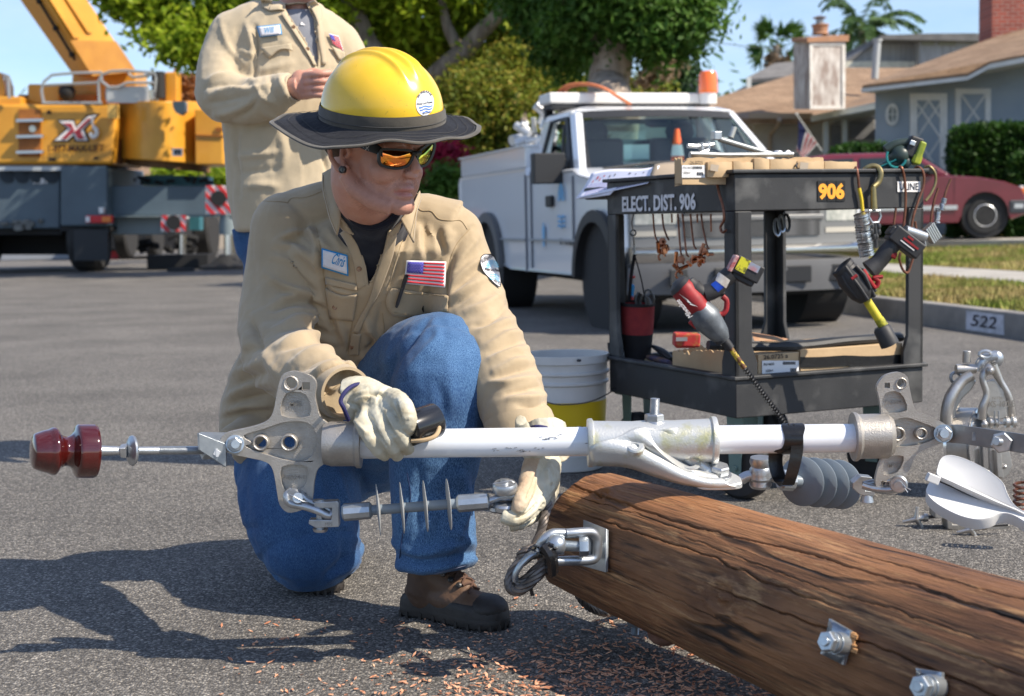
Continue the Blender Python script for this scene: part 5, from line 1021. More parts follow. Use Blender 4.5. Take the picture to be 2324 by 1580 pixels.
def bil(c,n_,m_,f=None):
 out=[]
 for i in range(n_+1):
  v=i/n_;row=[]
  for j in range(m_+1):
   u=j/m_;p=(c[0]*(1-u)+c[1]*u)*(1-v)+(c[3]*(1-u)+c[2]*u)*v
   row.append(p+(f(u,v)if f else Vector((0,0,0))))
  out.append(row)
 return out
cB=[FL(505,92,-.10),FL(760,60,-.30),FL(700,150,-.04),FL(470,180,-.01)]
sheetp('brown_paper','curled brown paper lying under the white printed sheets on the cart',bil(cB,6,8,lambda u,v:UP*(.010*math.sin(3*u+1))),M('kraft_paper',(.34,.27,.19),rough=.9))
def papc(dx,dy,dz):return[FL(160+dx,130+dy,-.10),FL(535+dx,84+dy,-.10),FL(470+dx,184+dy,.012),FL(70+dx,270+dy,.028)]
def papf(u,v):return UP*(.006*math.sin(6*u)*(1-v)-.006*math.sin(math.pi*v))
pgrid=bil(papc(0,0,0),10,14,papf);pe=sheetp('printed_sheet','white printed sheets draped over the left rim of the cart, lifted at the edge',pgrid,ppm)
c2=[FL(250,215,.022),FL(330,200,.020),FL(265,250,.035),FL(180,262,.033)];sheetp('under_sheet','corner of a second printed sheet folded under the first',bil([FL(140,240,.01),FL(300,205,.010),FL(262,248,.022),FL(90,272,.02)],4,6),ppm)
mb=MB();r_=random.Random(8)
def onp(u,v):
 c=papc(0,0,0);return(c[0]*(1-u)+c[1]*u)*(1-v)+(c[3]*(1-u)+c[2]*u)*v+papf(u,v)+Vector((0,-.0025,.0025))
for i in range(9):
 v=.46+i*.055;u=.06+.05*(i>4)
 while u<.92:
  w_=r_.uniform(.012,.04);mb.face([onp(u,v),onp(u+w_,v),onp(u+w_,v+.022),onp(u,v+.022)]);u+=w_+.012
mb.build('printed_line',M('print_violet',(.38,.36,.62),rough=.8),pe)['kind']='stuff'
mb=MB()
for u,v,w_,h_ in((.14,.20,.03,.10),(.20,.28,.015,.10),(.24,.20,.02,.05),(.10,.30,.012,.1)):mb.face([onp(u,v),onp(u+w_,v),onp(u+w_,v+h_),onp(u,v+h_)])
mb.build('red_chart',M('print_red',(.60,.12,.14),rough=.8),pe)
mb=MB()
for u,v,w_,h_ in((.33,.22,.02,.08),(.40,.18,.015,.08),(.60,.15,.03,.06),(.70,.20,.015,.05),(.80,.18,.02,.04)):mb.face([onp(u,v),onp(u+w_,v),onp(u+w_,v+h_),onp(u,v+h_)])
mb.build('dark_chart',M('print_dark',(.12,.12,.16),rough=.8),pe)
T=PX(z4,4.55);ts=thing('cordless_saw','black and teal cordless tool with yellow green battery on the cart top','power tool',T(1440,980))
mb=MB();mb.ball(T(1420,985,0),(.036,.036,.036),18);mb.tube(cr_path([T(1330,950),T(1390,915),T(1480,900)],4),.016,12);mb.tube(cr_path([T(1470,1050),T(1430,1020),T(1380,1040),T(1290,1072)],4),interp([.030,.03,.022,.017],13),14);mb.build('body',M('tool_dark_green',(.022,.035,.03),(.03,.05,.045),sc=10,rough=.4),ts)
mb=MB();mb.tube([T(1400+62*math.cos(a),990+70*math.sin(a),.036)for a in[k*.3+.3 for k in range(12)]],.004,6);mb.tube([T(1290,1060,.015),T(1400,1010,.03)],.003,6);mb.build('teal_line',M('line_teal',(.02,.22,.22),rough=.4),ts)
mt=Matrix.Rotation(R(20),3,'Y');mb=MB();mb.box(T(1500,935),(.045,.06,.07),mt);mb.build('battery',mk,ts,bevel=.008);mb=MB();mb.box(T(1535,970,.01),(.022,.056,.075),mt);mb.box(T(1520,1010,.01),(.03,.05,.03),mt);mb.build('battery_shell',M('yellow_green',(.38,.42,.03),(.20,.26,.03),sc=30,rough=.5),ts,bevel=.006);mb=MB();mb.box(T(1502,905,.03),(.018,.01,.016),mt);mb.build('glint_plate',alu,ts,bevel=.002)
q1_,fr=torn_box('cardboard_box','open cardboard box with scorched torn flap left of the near post, on the lower tray',612,900,1098,1262,-.03,.25,5,group=None,f=lambda x,y,o,**k:FL(x,y,o),D_=CR,rough=10)
mb=MB();
lbx=thing('label_box','cardboard box with white printed label and handwritten number on the lower tray','cardboard box',FR(1080,1262,-.03));A_,B_=FR(1076,1275,-.03),FR(1300,1275,-.03);zt=FR(1190,1118,-.03).z
mb.rings([[A_,B_,B_+CL*.2,A_+CL*.2],[Vector((p.x,p.y,zt))for p in(A_,B_,B_+CL*.2,A_+CL*.2)]]);lbo=mb.build('body',card,lbx,bevel=.002)
lb_=flab(lbo,1096,1158,1298,1262,-.028)
text('26.0725 a','handwriting',ink,lbo,FR(1105,1152,-.027),CR,UP,.014,w=.088,bold=.015,lift=.001);text('P614650','lettering',ink,lb_,FR(1106,1187,-.027),CR,UP,.008,bold=.02,lift=.001);text('38864','lettering',ink,lb_,FR(1115,1222,-.027),CR,UP,.008,lift=.001)
mb=MB()
for k in range(14):x=1212+k*5;mb.prism([FR(x,1164,-.026),FR(x+2.5,1164,-.026),FR(x+2.5,1180,-.026),FR(x,1180,-.026)],-CL*.0005)
for k in range(5):x=1254+k*7;mb.prism([FR(x,1200,-.026),FR(x+4,1200,-.026),FR(x+4,1222,-.026),FR(x,1222,-.026)],-CL*.0005)
for k in range(3):y=1232+k*8;mb.prism([FR(1112,y,-.026),FR(1190-k*20,y,-.026),FR(1190-k*20,y+2,-.026),FR(1112,y+2,-.026)],-CL*.0005)
mb.build('barcode',ink,lb_)
tb=thing('taped_box','long cardboard box bound with wide black tape on the right of the lower tray','cardboard box',FR(1310,1262,-.03));A_,B_=FR(1308,1275,-.028),FR(1868,1275,-.028);zt=FR(1500,1085,-.03).z
mb=MB();mb.rings([[A_,B_,B_+CL*.3,A_+CL*.3],[Vector((p.x,p.y,zt))for p in(A_,B_,B_+CL*.3,A_+CL*.3)]]);tbo=mb.build('body',card,tb,bevel=.003)
glb=M('black_tape',(.012,.012,.013),rough=.28,bump=.001,bsc=60)
mb=MB();n_=16;rr=[]
for k in range(n_+1):
 u=k/n_;x=1306+566*u;wv_=4*math.sin(u*11);rr.append([FR(x,1138-10*u+wv_,-.024),FR(x,1196-14*u+wv_*.6,-.024),FR(x,1196-14*u,-.030),FR(x,1138-10*u,-.030)])
mb.rings(rr);mb.prism([FR(1560,1180,-.023),FR(1660,1180,-.023),FR(1600,1205,-.023)],CL*.003);mb.build('tape_band',glb,tbo)
fm=thing('foam_strip','black rubbery strip lying across the boxes of the lower tray','strip',FR(1300,1075,-.06));mb=MB()
mb.tube(cr_path([FR(800,1072,-.10),FR(1000,1080,-.08),FR(1300,1078,-.05),FR(1550,1050,-.05),FR(1700,1040,-.06),FR(1860,1030,-.09)],5),.0165,8,flat=.85,up=(0,0,1));mb.build('strip',cpl,fm,sharp=20);
fm=thing('black_wedge','flat black panel lying on the boxes at the back of the lower tray','panel',FR(1500,1030,-.2));mb=MB();mb.prism([FR(1150,1060,-.22),FR(1500,1028,-.25),FR(1860,1000,-.22),FR(1862,1020,-.08),FR(1500,1048,-.08),FR(1150,1070,-.1)],UP*-.008);mb.build('panel',cpl,fm)
fm=thing('cardboard_flap','torn brown cardboard flap sticking up behind the black strip','cardboard',FR(1150,1030,-.2));mb=MB();mb.prism([FR(1040,1000,-.25),FR(1160,1022,-.2),FR(1250,1040,-.2),FR(1200,1050,-.15),FR(1060,1050,-.15)],CL*.006);mb.build('flap',M('card_reddish',(.42,.20,.11),(.50,.34,.20),sc=15,rough=.9),fm)
rbt=thing('red_battery','dirty red tool battery lying on the box of the lower tray','battery',FL(680,1080,-.1));mb=MB();mb.box(D(680,1042,-.35),(.080,.06,.042),Matrix.Rotation(.06,3,'Y'));mb.box(D(675,1075,-.35),(.065,.05,.012));ro_=mb.build('body',M('battery_red_dirty',(.42,.03,.03),(.35,.30,.05),sc=25,rough=.5,pos=(.5,.7)),rbt,bevel=.006);mb=MB();mb.box(D(655,1040,-.315),(.035,.003,.012));mb.build('terminal',alu,ro_)
for nm,lb,pts,r,mt_ in(('work_glove','crumpled tan work glove on the lower tray under the tool bag',[(430,1120),(470,1160),(510,1195),(560,1200)],.016,M('glove_tan',(.40,.32,.20),(.28,.20,.12),sc=20,rough=.9)),('hand_grip','black ribbed tool grip lying on the lower tray',[(500,1080),(550,1110),(600,1150)],.016,mk),('blue_rag','blue and brown rag on the lower tray',[(460,1135),(520,1150),(590,1170)],.015,M('rag_blue',(.04,.06,.16),(.24,.14,.08),sc=25,rough=.9)),('black_pouch','dark pouch at the left end of the lower tray',[(330,1175),(380,1180),(430,1185)],.018,mk)):
 e=thing(nm,lb,nm.split('_')[-1],FL(pts[0][0],pts[0][1],-.12));mb=MB();mb.tube(cr_path([FL(x,y,-.12-.02*(nm=='hand_grip'))for x,y in pts],4),interp([r*.6,r,r*1.1,r*.7],(len(pts)-1)*4+1),10,flat=.7);mb.build('body',mt_,e)
e=thing('push_handle','folded black latch handles on the left end of the lower tray','handle',FL(280,1100,0));mb=MB()
for k in range(4):mb.tube(cr_path([FL(255+k*14,1060+k*10,-.02),FL(262+k*16,1110+k*8,-.02),FL(290+k*12,1165,-.02)],4),.006,8)
mb.build('lever',mk,e)
# ================================================================ the bucket
bk_=thing('plastic_bucket','white plastic bucket with yellow label and wire handle behind the kneeling man','bucket',gp((1285,1060)))
bc=pt((1283,900),4.98);bc.z=0;hB=.405
pb=M('bucket_white',(.70,.69,.66),(.58,.57,.54),sc=5,rough=.4)
prof_=[(0,.122),(.004,.130),(.30,.146),(.305,.154),(.312,.154),(.316,.147),(.335,.148),(.340,.157),(.347,.157),(.351,.149),(.375,.150),(.378,.158),(.405,.158),(.405,.148),(.02,.128)]
mb=MB();mb.lathe(bc,(0,0,1),prof_,56,True);mb.build('shell',pb,bk_)
def onb(a,z,o=0):r_=.130+(.016)*z/.3+o;return bc+Vector((math.sin(a)*r_,-math.cos(a)*r_,z))
def band_(a0,a1,za_,zb_,mat,nm,par,o=.0015):
 mb=MB();mb.rings([[onb(a0+(a1-a0)*k/20,za_,o),onb(a0+(a1-a0)*k/20,zb_,o),onb(a0+(a1-a0)*k/20,zb_,-.001),onb(a0+(a1-a0)*k/20,za_,-.001)]for k in range(21)]);return mb.build(nm,mat,par)
lab=band_(-.5,1.45,.10,.245,M('label_yellow',(.72,.50,.01),rough=.45),'label',bk_);band_(-.5,1.45,.075,.10,M('label_orange',(.62,.16,.02),(.70,.30,.02),sc=20,rough=.45),'label_foot',bk_)
band_(-.5,1.45,.055,.075,M('label_pale',(.66,.66,.64),rough=.45),'label_text_band',bk_);band_(-.5,.9,.062,.067,M('print_red',(1,0,0)),'label_line',bk_,.002)
text('Polywater','lettering',M('letter_white',(.78,.78,.76),rough=.5),lab,Vector((0,0,0)),(1,0,0),(0,0,1),.036,bold=.03,lift=0,conform=lambda q:onb(.24+q.x/.14,.128+q.z,.0026))
MB().tube(cr_path([onb(1.45,.36,.012),onb(1.2,.30,.05),onb(.7,.26,.03),onb(.2,.245,.02),onb(-.4,.25,.02),onb(-1.1,.30,.03),onb(-1.5,.36,.012)],6),.0022,6).build('wire_handle',darkst,bk_)
MB().tube(cr_path([onb(1.5,.37,.012),onb(1.35,.42,.05),onb(1.3,.37,.06),onb(1.4,.30,.03)],6),.003,6).build('handle_loop',galv,bk_)
MB().ball(onb(.25,.395,.02),(.008,.006,.006),8).build('handle_ear',darkst,bk_)
# ================================================================ the wooden pole
PA,PB=pt((1330,1202),2.98),pt((2000,1456),2.25)
pax=(PB-PA).normalized();px_,py_,_=frame_of(pax);plen=(PB-PA).length
def prad(s):return .1315+.021*s/plen
wood=M('treated_wood',(.21,.080,.030),(.42,.20,.080),sc=3.2,rough=.62,det=12,pos=(.34,.66),stretch=(.16,1,1),bump=.0)
n,L,b=nodes(wood);tcc=[x for x in n if x.type=='TEX_COORD'][0]
def nse(scale,st,det=8,rgh=.6,dist=0):
 mp_=n.new('ShaderNodeMapping');mp_.inputs['Scale'].default_value=st;q=n.new('ShaderNodeTexNoise');q.inputs['Scale'].default_value=scale;q.inputs['Detail'].default_value=det;q.inputs['Roughness'].default_value=rgh;q.inputs['Distortion'].default_value=dist
 L(tcc.outputs['Object'],mp_.inputs[0]);L(mp_.outputs[0],q.inputs[0]);return q
def ramp(src,p0,p1,c0=(0,0,0,1),c1=(1,1,1,1)):
 r=n.new('ShaderNodeValToRGB');e=r.color_ramp.elements;e[0].position,e[1].position=p0,p1;e[0].color,e[1].color=c0,c1;L(src,r.inputs[0]);return r
def mixc(f,a,c,mode='MIX'):
 q=n.new('ShaderNodeMix');q.data_type='RGBA';q.blend_type=mode;L(f,q.inputs[0]);L(a,q.inputs[6])
 if hasattr(c,'links'):L(c,q.inputs[7])
 else:q.inputs[7].default_value=c
 return q.outputs[2]
base=b.inputs['Base Color'].links[0].from_socket
streak=nse(30,(.10,1,1),12,.78,.5);worn=nse(7,(.30,1,1),12,.72);dark=nse(2.2,(.5,1,1),6,.6);fine=nse(140,(.05,1,1),6,.6)
c=mixc(ramp(dark.outputs[0],.45,.62).outputs[0],base,(.14,.062,.027,1))
c=mixc(ramp(streak.outputs[0],.52,.68).outputs[0],c,(.54,.31,.14,1))
c=mixc(ramp(worn.outputs[0],.61,.72).outputs[0],c,(.50,.30,.14,1))
c=mixc(ramp(fine.outputs[0],.30,.48,(1,1,1,1),(0,0,0,1)).outputs[0],c,(.05,.024,.012,1))
wv=n.new('ShaderNodeTexWave');wv.wave_type='BANDS';wv.bands_direction='Y';wv.inputs['Scale'].default_value=4.2;wv.inputs['Distortion'].default_value=7;wv.inputs['Detail'].default_value=5;wv.inputs['Detail Scale'].default_value=1.2
mpw=n.new('ShaderNodeMapping');mpw.inputs['Scale'].default_value=(.22,1,1);L(tcc.outputs['Object'],mpw.inputs[0]);L(mpw.outputs[0],wv.inputs[0])
crk=ramp(wv.outputs['Fac'],.0,.035,(1,1,1,1),(0,0,0,1));gate=ramp(nse(1.7,(.6,1,1),3).outputs[0],.50,.56)
mg_=n.new('ShaderNodeMath');mg_.operation='MULTIPLY';L(crk.outputs[0],mg_.inputs[0]);L(gate.outputs[0],mg_.inputs[1])
c=mixc(mg_.outputs[0],c,(.012,.007,.004,1));L(c,b.inputs['Base Color'])
h1=n.new('ShaderNodeMath');h1.operation='SUBTRACT';L(streak.outputs[0],h1.inputs[0]);L(mg_.outputs[0],h1.inputs[1]);h2=n.new('ShaderNodeMath');h2.operation='ADD';L(h1.outputs[0],h2.inputs[0]);L(fine.outputs[0],h2.inputs[1])
bpn=n.new('ShaderNodeBump');bpn.inputs['Distance'].default_value=.005;L(h2.outputs[0],bpn.inputs['Height']);L(bpn.outputs[0],b.inputs['Normal'])
pole=thing('utility_pole','brown treated wooden utility pole lying on the road, cracked and worn, running off bottom right','utility pole',PA)
pole.rotation_euler=Matrix((pax,px_,py_)).transposed().to_euler()
def crackline(s,a):
 d=0
 for(s0,s1,a0,wob,w_,dep,sd)in CRK:
  if s0<s<s1:
   ac=a0+wob*.45*fuzz((s*1.6,sd,0))+.030*fuzz((s*22,sd,1));w_=w_*.45;u=abs((a-ac+math.pi)%(2*math.pi)-math.pi)/w_
   if u<1:d+=dep*.75*(1-u)*min(1,(s-s0)*8,(s1-s)*8)
 return d
MBp=MB(True);SEG=620;NS=260;S1=2.05
camdir=(CAM-(PA+pax*.6)).normalized();a_cam=math.atan2(camdir.dot(py_),camdir.dot(px_))
upd=math.atan2(UP.dot(py_),UP.dot(px_));sgn=1 if((upd-a_cam+math.pi)%(2*math.pi)-math.pi)>0 else-1
CRK=[(-.02,2.0,a_cam+sgn*.62,.25,.035,.016,1),(.10,.9,a_cam+sgn*.20,.22,.028,.011,2),(.55,2.0,a_cam-sgn*.10,.22,.03,.013,3),(.25,.7,a_cam+sgn*1.05,.10,.016,.006,4),(.8,1.9,a_cam+sgn*.9,.15,.022,.008,5),(.15,.75,a_cam-sgn*.45,.25,.02,.007,6),(.9,2.0,a_cam-sgn*.6,.2,.025,.009,7),(.02,.5,a_cam+sgn*.45,.12,.015,.006,8),(.4,1.2,a_cam+sgn*.34,.2,.015,.006,9),(1.0,1.9,a_cam+sgn*.15,.2,.02,.007,10)]
rings=[]
for i in range(NS+1):
 s=S1*i/NS;ring=[]
 for k in range(SEG):
  a=2*math.pi*k/SEG;r=prad(s)
  if s<.02:r-=.012*(1-s/.02)**2
  r+=.0055*fuzz((s*1.6,math.cos(a)*.9,math.sin(a)*.9),3)+.0022*fuzz((s*3.5,math.cos(a)*6,math.sin(a)*6),4)
  kn_=math.exp(-(((s-.62)/.045)**2+(((a-(a_cam-sgn*.18)+math.pi)%(2*math.pi)-math.pi)*r/.035)**2));r+=.006*kn_*math.cos(math.sqrt(-math.log(max(kn_,1e-6)))*7)
  kn_=math.exp(-(((s-.14)/.03)**2+(((a-(a_cam+sgn*.62)+math.pi)%(2*math.pi)-math.pi)*r/.022)**2));r+=.005*kn_*math.cos(math.sqrt(-math.log(max(kn_,1e-6)))*7)
  r-=crackline(s,a)
  so_=s+(.035*math.cos(a-upd)*max(0,1-s/.25))
  ring.append(Vector((so_,math.cos(a)*r,math.sin(a)*r)))
 rings.append(ring)
MBp.rings(rings,True,True);MBp.build('timber',wood,pole,sharp=70)
def onpole(p,lift_=0):
 d=(pt(p,1)-CAM).normalized();w0=CAM-PA;best=None
 for it in range(2):
  r=.145 if best is None else prad((best-PA).dot(pax))+lift_
  dd=d-pax*d.dot(pax);ww=w0-pax*w0.dot(pax);A_,B_,C_=dd.dot(dd),2*dd.dot(ww),ww.dot(ww)-r*r
  disc=max(0,B_*B_-4*A_*C_);t=(-B_-math.sqrt(disc))/(2*A_);best=CAM+d*t
 c=PA+pax*(best-PA).dot(pax);return best,(best-c).normalized()
zinc=M('zinc_plate',(.50,.54,.57),(.36,.40,.44),sc=30,rough=.34,metal=.8,rv=.12,det=8,bump=.0002,bsc=200)
castal=M('cast_aluminium',(.46,.43,.39),(.36,.335,.30),sc=30,rough=.42,metal=.65,bump=.0009,bsc=420,det=6,rv=.08)
galvy=M('galvanised_yellow',(.55,.56,.55),(.44,.42,.18),sc=16,rough=.40,metal=.55,pos=(.52,.72),bump=.0006,bsc=260,det=10)
def hexa(mb,c,axis,r,h,rot=0):
 x,y,a=frame_of(axis);c=Vector(c)
 mb.rings([[c+a*h0+(x*math.cos(rot+k*math.pi/3)+y*math.sin(rot+k*math.pi/3))*r*q for k in range(6)]for h0,q in((0,.96),(h*.1,1),(h*.85,1),(h,.88))]);return mb
def screw(mb,p0,p1,r,pitch=.0022,seg=12):
 p0,p1=Vector(p0),Vector(p1);n_=max(2,int((p1-p0).length/pitch));pr=[]
 Lh=(p1-p0).length
 for k in range(n_):pr+=[(Lh*k/n_,r*.88),(Lh*(k+.5)/n_,r)]
 pr+=[(Lh*.995,r*.85),(Lh,r*.6)];mb.lathe(p0,p1-p0,pr,seg);return mb
for i_,(pw,pb_,lb)in enumerate((([(1463,1192),(1555,1246),(1524,1398),(1424,1348)],(1452,1290),'upper square washer'),([(1846,1412),(1960,1430),(1950,1570),(1850,1560)],(1856,1500),'lower square washer'))):
 c0,nn=onpole(z8(*(sum(q[0]for q in pw)/4,sum(q[1]for q in pw)/4)),.020);side=pax.cross(nn).normalized()
 mb=MB();G=[[onpole(z8(*[((pw[0][k]*(1-u)+pw[1][k]*u)*(1-v)+(pw[3][k]*(1-u)+pw[2][k]*u)*v)for k in(0,1)]),.0085)[0]for u in(0,.25,.5,.75,1)]for v in(0,.25,.5,.75,1)];cc_=G[2][2];G=[[p*.45+(p-nn*(p-cc_).dot(nn))*.55 for p in r]for r in G]
 for j in range(4):
  for i in range(4):mb.prism([G[j][i],G[j][i+1],G[j+1][i+1],G[j+1][i]],nn*-.006)
 bmesh.ops.remove_doubles(mb.bm,verts=mb.bm.verts,dist=.0002);wsh=mb.build('washer_plate',zinc,pole)
 wsh.matrix_parent_inverse=Matrix.Identity(4)
bpy.context.view_layer.update()
def relocal(o):
 inv=(pole.matrix_basis.inverted());off=_off(pole)
 for v in o.data.vertices:v.co=inv@(v.co+off)
for o in pole.children:
 if o.name.startswith('washer'):relocal(o)
for pw,po in(((1450,1290),(1560,1300)),((1870,1500),(1900,1480))):
 c0,nn=onpole(z8(*po),.0);c0,nn=onpole(z8(1490 if po[0]<1700 else 1905,1300 if po[0]<1700 else 1496),.024)
 out=(pt(z8(*pw),(c0.y-.035))-c0).normalized();out=(nn*.9+out*.35).normalized()
 mb=MB();mb.cyl(c0-out*.02,c0+out*.004,.0175,seg=22);mb.cyl(c0+out*.005,c0+out*.009,.0155,seg=22);mb.cyl(c0+out*.0095,c0+out*.014,.0165,seg=22);hexa(mb,c0+out*.014,out,.0165,.013,.3);screw(mb,c0+out*.027,c0+out*.031,.008)
 relocal(mb.build('bolt',zinc,pole,bevel=.0008))
mb=MB();c0,nn=onpole(z8(1556,1290),.002);
for k in range(10):a,_=onpole(z8(1550+random.uniform(-6,14),1250+k*9),.001);mb.tube([a,a+nn*.004+pax*random.uniform(.003,.012),a+pax*.015+nn*.001],.0022,5)
relocal(mb.build('splinter',M('fresh_wood',(.55,.30,.13),(.40,.20,.08),sc=60,rough=.8),pole))
mb=MB();c0=pt(z8(600,1150),2.86);mb.cyl(c0,c0+Vector((0,0,-.012)),.026,seg=20);hexa(mb,c0+Vector((0,0,-.012)),(0,0,-1),.020,.022);screw(mb,c0+Vector((0,0,-.034)),pt(z8(598,1262),2.86),.0085);relocal(mb.build('under_bolt',zinc,pole))
# ================================================================ the white crossarm tube with its castings
YP=2.74
ax0,ax1=pt((826,1008),YP),pt((1965,994),YP+.03);axd=(ax1-ax0).normalized()
arm=thing('crossarm','white fibreglass tube arm with a cast grey bracket on each end, over the pole','crossarm',(ax0+ax1)/2)
tubew=M('gloss_white_tube',(.74,.77,.82),(.68,.71,.76),sc=3,rough=.16,coat=.6)
mb=MB();mb.cyl(ax0-axd*.045,ax1+axd*.02,.0283,seg=48);tw=mb.build('tube',tubew,arm)
mb=MB();r_=random.Random(6)
for(x,y)in((1160,1018),(1180,1034),(1190,1035),(1235,988),(1245,994),(1262,986),(1340,1010),(1120,1030),(1222,1022)):
 p=pt((x,y),YP-.03);c_=ax0+axd*(p-ax0).dot(axd);d_=(p-c_).normalized();t_=axd.cross(d_)
 for k in range(3):q=c_+d_*.0286+axd*r_.uniform(-.01,.01)+t_*r_.uniform(-.004,.004);mb.tube([q,q+axd*r_.uniform(.002,.01)+t_*r_.uniform(-.002,.002)],.0006,4)
mb.build('scuff',M('scuff_grey',(.16,.17,.18),rough=.8),tw)['kind']='stuff'
def inset(poly,d):
 n_=len(poly);out=[];ar=sum(poly[i][0]*poly[(i+1)%n_][1]-poly[(i+1)%n_][0]*poly[i][1]for i in range(n_));sg=1 if ar>0 else-1
 for i in range(n_):
  a,b_,c_=poly[i-1],poly[i],poly[(i+1)%n_];e1=(b_[0]-a[0],b_[1]-a[1]);e2=(c_[0]-b_[0],c_[1]-b_[1]);l1,l2=math.hypot(*e1),math.hypot(*e2)
  nx,ny=-(e1[1]/l1+e2[1]/l2)*sg,(e1[0]/l1+e2[0]/l2)*sg;l=math.hypot(nx,ny)or 1;out.append((b_[0]+nx/l*d,b_[1]+ny/l*d))
 return out
def smooth2(poly,n_=3):
 P_=[Vector((x,y,0))for x,y in poly];N=len(P_);out=[]
 for i in range(N):
  a,b_,c_,d_=P_[i-1],P_[i],P_[(i+1)%N],P_[(i+2)%N]
  for k in range(n_):
   t=k/n_;q=.5*((2*b_)+(c_-a)*t+(2*a-5*b_+4*c_-d_)*t*t+(3*b_-a-3*c_+d_)*t**3);out.append((q.x,q.y))
 return out
def casting(zf,Y,outline,pockets,holes,sq,sock,name,lab,facing=-1,txt=(),tilt=None):
 W=lambda x,y,o=0:pt(zf(x,y),Y-o)
 ol=smooth2(outline);mb=MB()
 circ=lambda cx,cy,r,n_=20:[(cx+r*math.cos(2*math.pi*k/n_),cy+r*math.sin(2*math.pi*k/n_))for k in range(n_)]
 hl=[circ(x,y,r*.92)for x,y,r in holes]+[[(x-s,y-s),(x+s,y-s),(x+s,y+s),(x-s,y+s)]for x,y,s in sq]
 mb.prism([W(x,y,-.006)for x,y in ol],(0,.009,0),[[W(x,y,-.006)for x,y in h]for h in hl])
 pk=[smooth2(p,3)for p in pockets]
 mb.prism([W(x,y,.006)for x,y in ol],(0,.0119,0),[[W(x,y,.006)for x,y in h]for h in hl if not any(inside(h[0],q)for q in pk)]+[[W(x,y,.006)for x,y in p]for p in pk])
 co2=mb.build(name,castal,arm,bevel=.0022,bseg=3,sharp=30)
 mb=MB()
 for x,y,r in holes:
  mb.lathe(W(x,y,-.005),(0,-1,0),[(0,r*.92*SPX(Y,zf)),(0,(r*1.4)*SPX(Y,zf)),(.012,r*1.32*SPX(Y,zf)),(.0135,r*1.15*SPX(Y,zf)),(.012,r*.95*SPX(Y,zf))],24,False)
 mb.build('hole_boss',castal,co2)
 for s,x,y,h in txt:text(s,'casting_mark',M('casting_shadow_mark',(.30,.28,.25),rough=.5,metal=.6),co2,W(x,y,-.0025),(1,0,0),(0,0,1),h,lift=.0006,bold=.01)
 return co2
def inside(p,poly):
 c=False;n_=len(poly)
 for i in range(n_):
  a,b_=poly[i],poly[i-1]
  if(a[1]>p[1])!=(b_[1]>p[1])and p[0]<(b_[0]-a[0])*(p[1]-a[1])/(b_[1]-a[1])+a[0]:c=not c
 return c
def SPX(Y,zf):
 a,b_=zf(0,0),zf(100,0);return(b_[0]-a[0])/100*Y/FPX
OL=[(1283,122),(1312,102),(1352,97),(1420,118),(1444,155),(1438,205),(1446,255),(1462,305),(1500,338),(1530,380),(1530,470),(1490,512),(1450,545),(1434,600),(1428,660),(1415,705),(1372,733),(1312,742),(1275,705),(1262,640),(1244,548),(1212,512),(1130,492),(1050,474),(1010,450),(1003,415),(1022,385),(1060,370),(1150,350),(1215,325),(1246,282),(1262,200)]
castl=casting(z6,YP,OL,[[(1305,200),(1395,205),(1412,300),(1285,300)],[(1285,535),(1400,535),(1385,625),(1300,640)],[(1110,392),(1200,362),(1300,330),(1400,332),(1440,380),(1440,450),(1400,500),(1330,508),(1210,475),(1120,440),(1150,425)]],[(1331,150,27),(1193,420,28),(1322,420,30),(1388,662,16)],[(1396,165,17)],None,'end_bracket','',txt=(('MPS',1322,258,.010),('P-6524-1',1290,592,.009)))
def tow(zf,Y):return lambda x,y,o=0:pt(zf(x,y),Y-o)
W6=tow(z6,YP)
mb=MB();s0,s1=pt(z6(1478,428),YP),pt(z6(1648,428),YP);mb.lathe(s0,s1-s0,[(0,.040),(.015,.044),((s1-s0).length-.012,.0435),((s1-s0).length-.008,.0475),((s1-s0).length,.0475),((s1-s0).length,.030)],40);mb.build('socket',castal,castl,sharp=30)
mb=MB();a_=[(898,378,.045),(1020,420,.01),(1034,422,.01),(1034,532,.01),(1022,533,.01),(960,508,.03),(900,430,.045)]
mb.prism([W6(900,380,.03),W6(1024,428,.010),W6(1024,534,.010),W6(902,455,.03)],(.004,-.003,0));mb.prism([W6(1024,428,.010),W6(1036,424,-.006),W6(1036,530,-.006),W6(1024,534,.010)],(-.0045,0,0));mb.prism([W6(900,380,.03),W6(1024,428,.010),W6(1064,376,-.02),W6(920,374,-.02)],(0,0,-.004));stp=mb.build('strap_plate',zinc,arm,bevel=.0008)
mb=MB();hexa(mb,W6(1072,430,.012),(0,-1,0),.0155,.009,.3);mb.cyl(W6(1072,430,.021),W6(1074,431,.030),.0085,seg=16);mb.cyl(W6(1072,430,.008),W6(1072,430,.012),.018,seg=20);mb.build('bolt',zinc,castl,bevel=.0005)
ins=thing('spool_insulator','glossy dark red porcelain spool insulator on a threaded steel pin at the far left','insulator',pt(z6(280,462),2.70))
def q6(x,y=None,o=0.02):return pt(z6(x,462-(x-280)*.006 if y is None else y),2.735-(900-x)/900*.17)
redg=M('porcelain_red',(.085,.007,.005),(.05,.004,.003),sc=6,rough=.10,coat=1.0,det=6)
sp=SPX(2.70,z6);a0,a1=q6(140),q6(427);dl_=(a1-a0).normalized()
mb=MB();mb.lathe(a0,dl_,[((q.x-140)*sp,q.y*sp)for q in cr_path([Vector((x,r,0))for x,r in((140,28),(143,50),(150,72),(160,80),(195,93),(215,98),(232,106),(246,106),(256,96),(268,78),(290,67),(305,68),(320,80),(330,105),(338,117),(350,121),(405,122),(416,120),(424,112),(426,60))],4)],64);mb.build('body',redg,ins,sharp=60)
